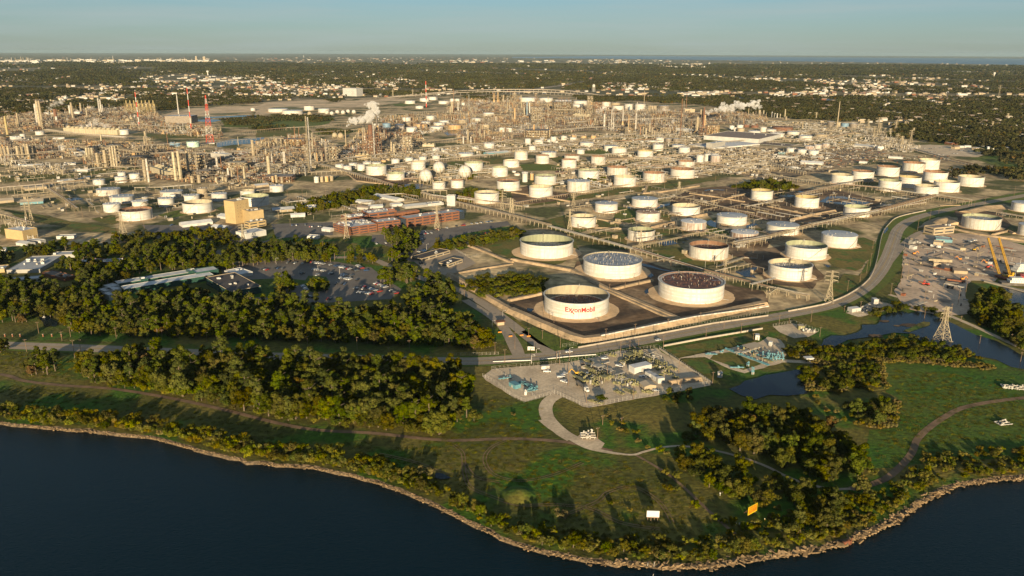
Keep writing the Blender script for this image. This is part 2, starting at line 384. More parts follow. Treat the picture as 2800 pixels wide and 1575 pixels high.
# refinery yard
YARD_V=[(-420,318),(0,296),(330,268),(640,258),(1060,240),(1500,236),(1900,272),(2100,300),(2290,330),(2400,378),(2576,425),(2900,500),(2900,640),(2576,612),(2330,580),(2300,545),(2255,590),(2236,660),(2190,715),(2062,762),(1480,858),(1380,843),(1215,755),(1110,690),(1060,655),(1310,585),(1300,568),(1080,588),(840,596),(700,575),(560,585),(300,612),(0,620),(-420,640)]
YARD=[g('V',x,y).to_2d() for x,y in YARD_V]
sheet('refinery_yard',jitter(YARD,25,2.5,True,5),.06,'_yard')
for i,(c,q) in enumerate([('V',[(0,300),(120,285),(330,270),(420,300),(560,330),(560,350),(430,340),(180,310)]),('A0',[(0,760),(340,660),(620,700),(1150,760),(1240,800),(1150,900),(620,890),(0,990)]),('A0',[(0,1000),(450,1010),(620,1090),(850,1060),(1400,1060),(1800,1110),(2100,1150),(2536,1100),(2536,1449),(1900,1449),(1400,1400),(1300,1270),(900,1290),(700,1210),(0,1220)]),('A1',[(0,1050),(250,1000),(520,980),(700,1020),(860,1120),(1050,930),(1260,880),(1600,960),(1700,1060),(1500,1130),(1260,1190),(560,1260),(0,1330)]),('A2',[(-620,650),(0,600),(450,640),(900,680),(1350,740),(2400,740),(2536,880),(1950,870),(1850,960),(1300,980),(900,930),(640,940),(120,1000),(-500,1060),(-500,800)]),('A2',[(1650,1120),(2536,1110),(3600,1100),(3700,1180),(3100,1340),(2536,1440),(2100,1340),(1750,1250)])]):patch('plant_ground',c,q,.065+i*.006,'_plant',25,3,i)  # darker ground under the process units, painted in for the shadows between them
# open land and long clearings in the far country
for i,(c,pts,m) in enumerate([
 ('A1',[(0,690),(120,650),(700,625),(860,640),(1340,610),(1500,625),(1400,660),(1000,700),(640,720),(0,780)],'_farmyard'),
 ('A0',[(1500,800),(1900,705),(2536,690),(2536,745),(2300,775),(1900,790)],'_farmyard'),
 ('A0',[(640,600),(1250,590),(1450,610),(1250,640),(700,640)],'_grass'),
 ('A0',[(1200,575),(1700,560),(2400,590),(1800,600)],'_farmyard'),
 ('A0',[(580,292),(900,285),(1250,290),(1250,300),(900,308),(600,300)],'_farmyard'),
 ('A0',[(0,395),(250,390),(540,400),(500,415),(0,412)],'_farmyard'),
 ('A2',[(1750,545),(1900,540),(2200,555),(2180,570),(1800,560)],'_farmyard'),
 ('A3',[(560,325),(980,335),(980,348),(560,335)],'_farmyard'),
 ('A3',[(700,298),(1030,300),(1030,312),(700,308)],'_farmyard'),
 ('A3',[(1380,1085),(1640,1070),(2100,1100),(2200,1140),(2100,1190),(1640,1180),(1400,1120)],'_gravel'),
 ('A3',[(2000,1200),(2150,1190),(2536,1270),(2536,1320),(2300,1290)],'_lawn'),
 ('A3',[(1440,1050),(1900,1060),(2000,1085),(1640,1072)],'_grass'),
 ('A3',[(1600,810),(1700,800),(1800,835),(1640,835)],'_grass')]):
 patch('field',c,pts,.08+.01*i,m,60,3,i)
# grass inside the works
for i,(c,pts,m) in enumerate([
 ('A0',[(1380,980),(1650,965),(2050,960),(2090,1000),(1850,1010),(1480,1010)],'_grass'),
 ('A0',[(1500,890),(1750,870),(2060,890),(2200,920),(2200,970),(1900,940),(1560,905)],'_grass'),
 ('A1',[(-350,830),(0,800),(300,780),(780,800),(720,860),(560,900),(100,900),(-300,900)],'_lawn'),
 ('A1',[(0,905),(500,890),(560,950),(300,985),(0,1000)],'_grass'),
 ('A1',[(560,950),(840,925),(1040,930),(900,965),(600,975)],'_lawn'),
 ('A1',[(1330,670),(1560,655),(1580,680),(1400,690)],'_lawn'),
 ('A0',[(0,1390),(700,1350),(1300,1290),(1420,1310),(900,1370),(200,1440),(0,1449)],'_grass'),
 ('A2',[(720,1130),(880,1115),(980,1150),(880,1165),(720,1160)],'_lawn'),
 ('A2',[(60,1270),(300,1260),(560,1290),(430,1330),(120,1330)],'_lawn'),
 ('A2',[(370,1200),(640,1190),(780,1260),(500,1290)],'_grass'),
 ('A2',[(1180,1310),(1290,1330),(1290,1440),(1200,1400)],'_lawn'),
 ('A1',[(1900,1240),(2070,1235),(2080,1300),(1900,1310)],'_grass'),
 ('A1',[(2240,1220),(2440,1210),(2440,1260),(2260,1270)],'_grass'),
 ('B2',[(-250,480),(560,330),(1000,250),(1560,190),(2060,110),(2060,150),(1570,235),(960,310),(0,440)],'_grass'),
 ('B2',[(240,580),(600,480),(830,530),(1090,620),(1080,640),(820,630),(600,700),(400,650)],'_grass'),
 ('B2',[(600,720),(880,660),(1180,690),(1140,760),(1130,850),(800,780)],'_grass'),
 ('B2',[(1040,420),(1150,430),(1230,470),(1210,600),(1010,530)],'_lawn'),
 ('B2',[(1260,880),(1680,820),(1740,900),(1800,950),(2100,960),(2060,1000),(1800,1000),(1400,920)],'_grass'),
 ('B2',[(-40,830),(0,720),(80,690),(620,730),(650,900),(500,980),(330,1010),(0,940)],'_grass'),
 ('B2',[(1900,610),(2160,640),(2160,700),(1920,690)],'_lawn'),
 ('B2',[(1400,640),(1580,640),(1560,700),(1420,720)],'_grass'),
 ('B2',[(1480,480),(1580,500),(1560,560),(1470,540)],'_grass'),
 ('B3',[(560,850),(870,730),(960,720),(1060,760),(1040,860),(960,1000),(860,1060),(620,1000),(560,950)],'_grass'),
 ('B3',[(640,1180),(760,1080),(900,1100),(1010,1050),(1000,1130),(940,1200),(640,1350)],'_grass'),
 ('B3',[(2200,650),(2536,560),(2536,700),(2400,740),(2250,720)],'_yard'),
 ('B3',[(2320,460),(2536,430),(2536,480),(2400,500)],'_grass'),
 ('B0',[(0,440),(300,560),(850,650),(1190,690),(1190,640),(700,560),(250,470)],'_grass'),
 ('B0',[(900,540),(1100,500),(1200,520),(1200,565),(1100,600),(1000,570)],'_grass'),
 ('B0',[(1560,500),(1830,440),(1850,500),(1650,540)],'_lawn'),
 ('B0',[(2130,440),(2320,370),(2320,450),(2200,470)],'_grass'),
 ('B0',[(0,600),(60,590),(200,640),(80,720),(0,700)],'_grass'),
 ('B1',[(250,380),(500,350),(900,300),(1330,260),(1350,290),(900,340),(500,400),(250,440)],'_grass'),
 ('B1',[(1750,300),(1900,250),(2300,260),(2290,320),(2000,330)],'_grass'),
 ('B1',[(2150,780),(2536,700),(2536,930),(2350,870)],'_grass')]):
 patch('grass_plot',c,pts,.16+.006*i,m,14,1.2,i)
# dark soil inside the bunds round the big tanks
for i,(c,pts) in enumerate([
 ('B2',[(-20,1360),(310,1270),(600,1180),(960,1260),(1640,1520),(1620,1530),(880,1700),(700,1720),(0,1480)]),
 ('B2',[(600,1050),(900,1240),(1700,1530),(2536,1380),(2500,1260),(2080,1180),(1300,960),(650,960)]),
 ('B2',[(1580,330),(1800,240),(2200,210),(2536,300),(2536,560),(2000,470),(1560,400)]),
 ('B3',[(0,180),(230,230),(700,260),(1100,350),(1200,430),(1100,500),(400,600),(0,560)]),
 ('B3',[(-300,880),(160,800),(420,960),(560,1100),(420,1230),(0,1180)]),
 ('B2',[(2140,780),(2300,800),(2536,760),(2536,900),(2380,960),(2150,900)]),
 ('B3',[(1850,460),(1960,440),(2300,480),(2400,600),(2300,680),(1900,640)]),
 ('B1',[(900,110),(1330,70),(1500,60),(1600,140),(1450,220),(1000,150)]),
 ('B2',[(0,250),(160,210),(560,300),(560,340),(300,380),(0,400)])]):
 patch('bund_soil',c,pts,.40+.006*i,'_soil',12,1.2,i)
# forest floor and gardens, parking, roads
patch('parking_lot','B1',[(-330,930),(0,900),(420,920),(760,960),(1130,1020),(1440,1240),(1330,1330),(700,1370),(-40,1340),(-330,1280),(-330,1000)],.10,'_asphalt',15,1)
patch('parking_lot','B1',[(1150,700),(1300,690),(1700,650),(2480,560),(2520,600),(2000,700),(1750,800),(1560,960),(1350,950),(1450,850),(1150,760)],.12,'_asphalt',15,1)
patch('parking_lot','B1',[(1560,960),(1750,830),(1950,810),(2180,980),(1900,1100),(1700,1060)],.14,'_road',15,.6)
patch('parking_lot','B0',[(1690,840),(2240,850),(2200,900),(2130,960),(1790,900)],.12,'_asphalt',15,.6)
patch('parking_lot','B1',[(150,590),(760,570),(760,700),(200,720)],.13,'_asphalt',15,.6)
patch('works_yard','B0',[(1400,600),(2330,600),(2536,720),(2536,770),(1560,740)],.15,'_asphalt',15,.6)
patch('parking_island','B1',[(340,1130),(480,1150),(520,1100),(700,1110),(740,1220),(600,1270),(480,1250),(480,1180),(330,1220),(270,1230),(300,1310),(-200,1320),(-200,1150),(130,1130)],.16,'_field',10,.5)
patch('parking_island','B1',[(560,950),(900,950),(1130,1000),(1090,1020),(800,965)],.18,'_field',10,.5)
MAIN_V=[(-330,852),(0,868),(160,874),(400,884),(700,897),(1000,905),(1180,909),(1290,903),(1420,890),(1560,868),(1700,842),(1860,813),(2000,788),(2090,768),(2155,738),(2200,700),(2230,655),(2247,610),(2262,575),(2300,550),(2370,531),(2470,512),(2600,488),(2800,455)]
road,MAINP=strip('road','V',MAIN_V,15,.22,'_road')
strip('road_verge',None,None,lambda t:22+16*max(0,min(1,(t-.55)*6)),.205,'_lawn',0,world=MAINP)
strip('road','V',[(2225,672),(2290,600),(2350,575),(2450,560),(2576,528),(2700,505)],9,.30,'_road')
strip('road','V',[(1400,900),(1372,880),(1330,850),(1290,818),(1225,770),(1150,728),(1060,700),(985,672),(925,650),(830,648),(700,648),(600,660),(480,690)],10,.24,'_road')
strip('road','V',[(1310,905),(1300,870),(1280,840),(1240,800),(1170,755)],8,.26,'_road')
strip('road','C2',[(60,620),(0,500),(-60,380),(-160,250)],9,.262,'_road')
strip('road','V',[(560,640),(700,600),(760,596)],6,.25,'_asphalt')
patch('road_verge','C2',[(40,430),(140,490),(230,560),(215,580),(150,585),(100,540)],.30,'_lawn',5,.2)
# verge grass both sides of the main road and the path to the river
patch('lawn','C2',[(90,390),(210,340),(500,460),(700,520),(860,520),(640,555),(410,575),(270,510)],.24,'_lawn',8,.5)
patch('meadow','V',[(2215,905),(2560,935),(2800,950),(2800,1130),(2576,1150),(2400,1160),(2180,1180),(2180,1080),(2260,1075),(2262,1000),(2230,985)],.05,'_field',10,1)
strip('dirt_track','V',[(-200,925),(0,942),(60,958),(160,970),(280,978),(420,1000),(560,1030),(700,1065),(800,1082),(940,1090),(1060,1103),(1150,1108),(1290,1104),(1420,1112),(1540,1135)],3.6,.12,'_track',6)
strip('gravel_path','C2',[(470,1010),(380,1060),(335,1130),(345,1220),(400,1300),(500,1390),(600,1450)],9,.14,'_gravel',6)
strip('gravel_path','D0',[(1400,-10),(1480,60),(1600,130),(1720,200),(1830,235),(1990,262),(2100,268),(2180,245),(2300,215),(2440,200),(2576,210)],lambda t:9-7*min(1,t*1.9),.16,'_gravel',6)
patch('gravel_path','D0',[(1640,140),(1700,90),(1800,120),(1870,180),(1830,235),(1720,200)],.17,'_gravel',5,.4)
strip('gravel_path','D1',[(0,210),(200,245),(400,300),(560,360),(700,430),(850,490),(1000,525),(1100,538),(1220,535)],2.2,.18,'_road',6)
for i,q in enumerate([[(690,190),(760,260),(770,400),(820,520),(1000,600),(1200,660),(1500,660),(1760,690),(2000,800),(2300,850)],[(1180,130),(1000,200),(930,300),(1000,420),(1200,470),(1450,430),(1700,330)],[(770,330),(860,440),(1050,480)],[(1500,760),(1800,640),(1900,560),(2100,520),(2300,640),(2400,800)],[(100,260),(400,330),(640,430)]]):
 for o_ in (-.9,.9):strip('wheel_rut',None,None,.55,.12+i*.006,'_track',0,world=smooth([g('D0',x,y).to_2d() for x,y in q],6),off=o_)
strip('dirt_track','D1',[(1220,535),(1350,510),(1500,450),(1620,350),(1700,250),(1740,150),(1830,60),(1960,-30),(2100,-100),(2350,-150),(2700,-190)],4.2,.15,'_track',6)
# pump station pad and neighbours
patch('gravel_pad','C2',[(-290,830),(-200,760),(0,740),(280,720),(520,700),(830,640),(1060,580),(1440,555),(1480,590),(1960,880),(1980,920),(1500,1010),(760,1140),(700,1130),(480,1020),(410,1010),(120,1085),(0,1030),(-260,870)],.20,'_gravel',6,.4)
patch('gravel_pad','C2',[(1640,655),(1900,600),(2180,550),(2460,490),(2536,440),(2660,470),(2700,520),(2720,600),(2660,700),(2300,800),(2150,760),(2000,680),(1920,640),(1720,650)],.21,'_gravel',6,.4)
patch('grass_plot','C2',[(1960,660),(2000,610),(2160,590),(2470,710),(2290,770),(2140,720)],.25,'_grass',5,.4)
patch('grass_plot','C2',[(1670,670),(1800,650),(1960,730),(1990,800),(1890,810)],.26,'_grass',5,.4)
patch('grass_plot','C2',[(1500,560),(2350,410),(2536,390),(2536,420),(2440,470),(2160,540),(1640,640)],.22,'_grass',5,.4)
patch('gravel_pad','C3',[(50,340),(250,305),(500,390),(400,440),(260,455),(120,400)],.23,'_gravel',5,.3)
patch('gravel_pad','C3',[(775,205),(1060,80),(1270,130),(1250,160),(900,245)],.24,'_gravel',5,.3)
strip('gravel_path','C3',[(-200,750),(0,700),(150,680),(380,690),(560,700),(620,690)],6,.22,'_gravel')
strip('gravel_path','C3',[(1200,20),(1500,110),(1800,230),(2100,360),(2400,500),(2700,640)],5,.12,'_gravel')
# contractor's yard on the right
patch('contractor_yard','B3',[(1340,860),(1390,750),(1500,690),(1640,700),(1900,680),(2250,720),(2700,850),(2700,1020),(2330,1080),(2250,1160),(2000,1150),(1950,1250),(1960,1330),(2050,1480),(1700,1500),(1400,1440),(1250,1280),(1330,1100)],.26,'_dirtyard',8,.7)
# ponds and lagoons
for i,(c,pts,m) in enumerate([
 ('C3',[(480,555),(560,470),(640,430),(760,430),(900,400),(940,330),(1080,320),(1100,240),(1200,215),(1340,190),(1400,215),(1500,190),(1600,210),(1700,250),(1850,320),(2050,420),(2250,480),(2480,610),(2700,700),(2700,800),(2400,740),(2250,670),(1950,600),(1700,540),(1500,480),(1420,410),(1250,400),(1100,430),(900,460),(800,470),(700,520),(600,560),(540,590)],'_pond'),
 ('C3',[(-300,1010),(-350,960),(0,820),(200,780),(400,740),(560,690),(600,700),(480,760),(340,790),(290,830),(400,920),(380,1010),(200,1030)],'_pond'),
 ('C2',[(2150,960),(2300,880),(2536,810),(2560,1020),(2400,1050),(2250,1020)],'_pond'),
 ('C3',[(2310,300),(2330,100),(2300,0),(2340,-60),(2700,0),(2700,420),(2536,430),(2400,400)],'_pond'),
 ('B3',[(2330,1210),(2536,1260),(2750,1260),(2750,1500),(2420,1500),(2370,1400)],'_pond'),
 ('B3',[(2690,1260),(2690,1060),(2800,1060),(2800,1260)],'_pond'),
 ('B3',[(500,370),(600,320),(740,315),(900,350),(1010,375),(960,400),(700,400)],'_pond'),
 ('B3',[(50,280),(200,250),(420,280),(470,300),(300,330),(120,320)],'_pond'),
 ('B2',[(1900,262),(1960,248),(2110,252),(2060,268),(1940,272)],'_pond'),
 ('B2',[(2210,1070),(2330,1030),(2430,1020),(2380,1080),(2420,1130),(2300,1110)],'_pond'),
 ('B2',[(1100,430),(1220,440),(1420,445),(1560,405),(1560,385),(1480,400),(1440,430),(1300,440),(1140,425)],'_pond'),
 ('B2',[(1920,580),(1960,550),(2010,570),(2130,620),(2300,610),(2400,580),(2440,600),(2300,640),(2100,645),(1960,610)],'_pond'),
 ('B1',[(1430,215),(1500,195),(1640,195),(1750,220),(1700,240),(1540,245)],'_pond'),
 ('A0',[(2140,1050),(2300,1020),(2536,1005),(2536,1060),(2300,1075),(2150,1100)],'_pond'),
 ('A1',[(0,1005),(80,1000),(90,1020),(0,1030)],'_pond'),
 ('A0',[(1830,835),(2100,820),(2200,830),(2100,850)],'_pond'),('A0',[(1980,800),(2536,778),(2536,790),(2100,808)],'_pond'),('A0',[(2210,822),(2536,800),(2536,815),(2300,838)],'_pond'),
 ('A1',[(1860,955),(1900,938),(2180,935),(2180,960),(2050,975),(1900,980)],'_pond'),
 ('A3',[(495,618),(600,620),(740,645),(735,662),(640,658),(520,635)],'_bay'),
 ('A2',[(2090,600),(2310,602),(2300,610),(2120,608)],'_bay'),
 ('C0',[(380,240),(480,230),(560,300),(560,340),(440,335)],'_pond'),
 ('D0',[(545,415),(600,420),(630,460),(590,470),(550,450)],'_pond'),
 ('C2',[(150,160),(200,165),(190,195),(160,190)],'_pond'),('B2',[(1340,1110),(1380,1075),(1400,1110),(1370,1130)],'_pond'),('B2',[(1310,1260),(1360,1235),(1350,1275),(1315,1285)],'_pond'),
 ('B2',[(0,0),(30,2),(20,8)],'_pond'),('B3',[(1120,390),(1240,405),(1220,415),(1130,400)],'_pond'),('B3',[(560,990),(620,1010),(600,1025),(560,1010)],'_pond'),('B3',[(1140,640),(1190,625),(1180,680),(1150,690)],'_pond'),
 ('B0',[(650,340),(760,330),(830,345),(700,365)],'_pond'),('B0',[(740,145),(880,115),(900,125),(780,150)],'_pond'),('B2',[(1400,770),(1600,760),(1660,790),(1500,810)],'_pond'),('B2',[(1090,930),(1300,980),(1500,1040),(1700,1080),(1650,1085),(1400,1030),(1200,990)],'_pond')]):
 patch('pond',c,pts,.52+.004*i,m,10,.8,i)
# the bay on the horizon
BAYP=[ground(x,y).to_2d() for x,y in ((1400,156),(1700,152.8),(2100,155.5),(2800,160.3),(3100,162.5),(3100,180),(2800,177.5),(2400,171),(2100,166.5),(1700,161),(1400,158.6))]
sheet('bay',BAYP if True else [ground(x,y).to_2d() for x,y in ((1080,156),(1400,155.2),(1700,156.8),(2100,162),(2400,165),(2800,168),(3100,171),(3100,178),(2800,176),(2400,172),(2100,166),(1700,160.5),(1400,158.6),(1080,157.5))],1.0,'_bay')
# islands of soil in ponds
for i,(c,x,y,w_) in enumerate([('B3',710,357,110),('B3',265,290,95),('B2',2040,275,120)]):
 a=g(c,x,y);r=w_*.276*depth(a)/FPX;sheet('pond_island',[Vector((a.x+r*math.cos(R(t)),a.y+r*math.sin(R(t)))) for t in range(0,360,15)],.70,'_soil')
for c,x,y,r in (('C3',1400,330,5),('C3',1060,435,4),('C3',1280,335,2),('C3',1150,290,3)):
 a=g(c,x,y);sheet('pond_island',jitter([Vector((a.x+r*1.6*math.cos(R(t)),a.y+r*math.sin(R(t)))) for t in range(0,360,40)],2,.4),.71,'_soil')
patch('marsh_spit','C3',[(1400,400),(1480,370),(1600,330),(1600,300),(1540,295),(1420,350),(1330,390)],.72,'_grass',5,.4)
# levees and bund walls
for c,pts,wb,wt,h in [
 ('V',[(1130,692),(1165,712),(1240,757),(1288,784)],9,4,3),('C2',[(-10,185),(300,320),(600,448),(720,478),(860,462),(1300,372),(1700,288),(2100,205),(2500,120)],13,6,3.4),
 ('B2',[(0,945),(300,1000),(600,1055),(960,1245),(1300,1390),(1650,1535)],8,4,2.2),('B2',[(950,1262),(1200,1370),(1640,1560)],5,3,1.6),
 ('B2',[(-30,1355),(150,1320),(310,1282)],7,3,2.2),('B2',[(1000,1245),(1200,1195),(1390,1155)],7,3,2.2),
 ('B1',[(1920,800),(2080,790),(2300,735),(2536,690)],6,3,1.6),('B1',[(2080,795),(2300,880),(2536,975)],6,3,1.6),
 ('B1',[(1900,1100),(2150,1050),(2536,990)],5,2,1.4),('B3',[(230,555),(420,510),(660,465)],8,2,3),('B3',[(0,418),(200,460),(560,535)],7,3,2),
 ('B2',[(1880,385),(2100,345),(2300,300)],6,3,2),('B2',[(1760,290),(2050,330),(2300,375)],6,3,2),('B2',[(1740,540),(1850,515),(1970,495)],8,2,3),
 ('B2',[(1390,630),(1500,600),(1680,565)],8,2,2.5),('B2',[(820,630),(1100,640),(1170,640)],6,2,1.5),('B2',[(830,540),(1000,570),(1180,600)],5,2,1.5),
 ('B2',[(1330,220),(1300,290),(1480,275),(1850,215)],7,2,2),('B3',[(1580,640),(1680,575),(1790,545),(1870,600)],26,3,4),('B3',[(1960,480),(2150,430),(2330,420)],24,3,3.5),
 ('B3',[(1850,645),(2100,700),(2536,760)],6,3,2),('B3',[(2230,700),(2380,660),(2440,690)],6,2,2),('B3',[(1700,410),(1900,405)],5,2,1),
 ('B2',[(0,280),(400,340),(600,375)],6,3,2),('B2',[(760,180),(900,165),(1000,190)],5,2,2),('B1',[(900,90),(1000,165),(1300,200)],5,2,1.5),
 ('C2',[(1560,905),(1700,885),(1870,865)],8,2,2.5),('A2',[(1240,1215),(1600,1180),(1650,1170)],6,2,2),('A1',[(1300,1320),(1480,1310),(1560,1360)],6,2,2)]:
 ridge('levee',c,pts,wb,wt,h,'_levee')
# low kerb wall along both sides of the main road
def wallrun(name,code,pts,w_,h,m,label,cat,sm=0,z=0):
 P=[g(code,x,y).to_2d() for x,y in pts]
 if sm:P=smooth(P,sm)
 o=P[0].copy();L,Rr=strip_pts(P,w_);b=MB();n=len(P);vs=[]
 for i in range(n):vs+=[(L[i].x-o.x,L[i].y-o.y,z),(L[i].x-o.x,L[i].y-o.y,z+h),(Rr[i].x-o.x,Rr[i].y-o.y,z+h),(Rr[i].x-o.x,Rr[i].y-o.y,z)]
 fs=[(4*i+k,4*i+4+k,4*i+5+k,4*i+1+k) for i in range(n-1) for k in range(3)]+[(0,1,2,3),(4*n-1,4*n-2,4*n-3,4*n-4)]
 b.add(vs,fs,m);return tag(b.obj(name,loc=(o.x,o.y,0)),label,cat)
wallrun('retaining_wall','C2',[(655,552),(1000,490),(1500,405),(2000,310),(2536,235)],.7,1.5,'concrete','long low pale concrete wall between the fence and the main road','wall')
wallrun('retaining_wall','B3',[(200,1460),(535,1395),(640,1360),(800,1290),(960,1180),(1040,1070),(1090,900),(1130,700),(1200,590),(1300,520),(1560,460)],.7,1.5,'concrete','curving pale concrete wall along the bend of the main road','wall',4)
wallrun('retaining_wall','C2',[(1500,535),(1900,460),(2200,410),(2480,362)],.8,1.4,'concrete','pale concrete wall between the main road and the empty grass plot','wall')
wallrun('retaining_wall','C2',[(1460,562),(1600,655),(1980,905)],.6,1.5,'concrete','slanting concrete wall on the right edge of the pump station yard','wall')
wallrun('pipeline','C2',[(880,470),(1200,405),(1800,280),(2536,175)],.9,.9,'silver','single thin white pipeline running on the outer slope of the levee','pipeline',0,3.5)
wallrun('guard_rail','C2',[(280,668),(550,640),(830,618)],.3,.8,'sign_white','white guard rail beside the road above the pump station','guard rail')
wallrun('guard_rail','C2',[(-190,690),(0,682),(190,676)],.3,.8,'sign_white','short white guard rail left of the station gate','guard rail')
# road paint
for off in (-3.4,3.4):strip('road_marking',None,None,.25,.31,'paint_line',0,world=MAINP,off=off)
strip('road_marking',None,None,.35,.312,'paint_yellow',0,world=MAINP)
strip('dirt_track','V',[(1600,1145),(1690,1200),(1780,1283),(1850,1345)],1.8,.13,'_track',3)
# farther highway
strip('highway','A2',[(860,335),(790,350),(830,375),(900,392),(860,415),(700,452),(480,485),(300,512),(120,545),(-100,600)],42,.5,'_road',5)
strip('highway','A3',[(1250,900),(1340,850),(1440,810),(1540,790)],40,.6,'_road',4)
strip('highway','A1',[(-400,672),(0,660),(400,637),(720,622),(1340,600)],22,.6,'_gravel',4)
for i,(c,q,w_) in enumerate([('A0',[(0,560),(400,545),(900,560),(1500,590)],14),('A0',[(0,380),(600,400),(1300,430),(2536,440)],18),('A0',[(600,250),(1400,300),(2536,320)],22),('A1',[(0,440),(700,500),(1300,520)],16),('A1',[(0,350),(1000,390),(2000,420),(2536,400)],20),('A1',[(900,250),(1700,300),(2536,360)],22),('A2',[(900,470),(1600,440),(2536,420)],18),('A2',[(400,300),(1400,290),(2536,330)],24),('A3',[(0,430),(900,480),(1700,460),(2536,480)],20),('A3',[(0,560),(800,600),(1500,560),(2536,620)],14),('A3',[(1000,640),(1600,660),(2300,600),(2536,560)],12)]):strip('far_road',c,q,w_,.3+i*.01,'_gravel',3)
strip('highway','A3',[(1640,1180),(1800,1230),(2100,1290),(2536,1385),(2800,1440)],12,.6,'_road',4)
strip('highway','A2',[(1080,640),(1500,650),(2000,690),(2536,815)],14,.6,'_gravel',4)
# ---------------------------------------------------------------- storage tanks
# every tank: tile, left, right, top of the far rim, bottom of the near side, look
KIND={'x':('white_paint','cream_inner','deck_rust','open topped white'),# letter: shell, inside, deck, what the label says
 'o':('white_paint','cream_inner','deck_grey','open topped white'),'g':('white_paint','green_inner','deck_grey','open green rimmed white'),
 'y':('white_paint','yellow_inner','deck_grey','open yellow rimmed white'),'r':('white_paint','rust_inner','deck_rust','open rust rimmed white'),
 'c':('white_paint',None,'grey_roof','white grey roofed'),'w':('white_paint',None,'white_roof','white roofed'),'n':('dirty_paint','rust_inner','deck_rust','stained open topped'),
 's':('rusty_paint',None,'white_roof','rust streaked white roofed'),'b':('white_paint',None,'rust_roof','white rusty roofed'),'d':('dirty_paint',None,'grey_roof','stained grey roofed'),
 'D':('dirty_paint','green_inner','deck_grey','stained open green rimmed'),'N':('brown_paint',None,'brown_paint','rust brown'),'O':('orange_paint',None,'rust_roof','orange stained'),
 't':('tan_paint',None,'roof_tan','tan coloured'),'B':('blue_paint',None,'blue_paint','dark blue'),'M':('mint_paint',None,'mint_paint','mint green'),'k':('steel',None,'deck_grey','dull grey')}
FOOT=[]     # occupied circles, so that trees and equipment keep clear
def place_tank(c,xl,xr,yt,yb,foot=True):
 x0,_=src(c,xl,yt);x1,_=src(c,xr,yt);_,py0=src(c,0,yt);_,py1=src(c,0,yb);cx=(x0+x1)/2
 f=ground(cx,py1);rad=(x1-x0)/2*depth(f)/FPX;u=Vector((f.x,f.y)).normalized()
 for _ in range(3):
  ce=f.to_2d()+u*rad;rad=(x1-x0)/2*depth(ce)/FPX
 bk=ce+u*rad;h=height_at(bk,py0)
 if foot:FOOT.append((ce.x,ce.y,rad))
 return ce,rad,min(max(h,rad*.18),rad*4)
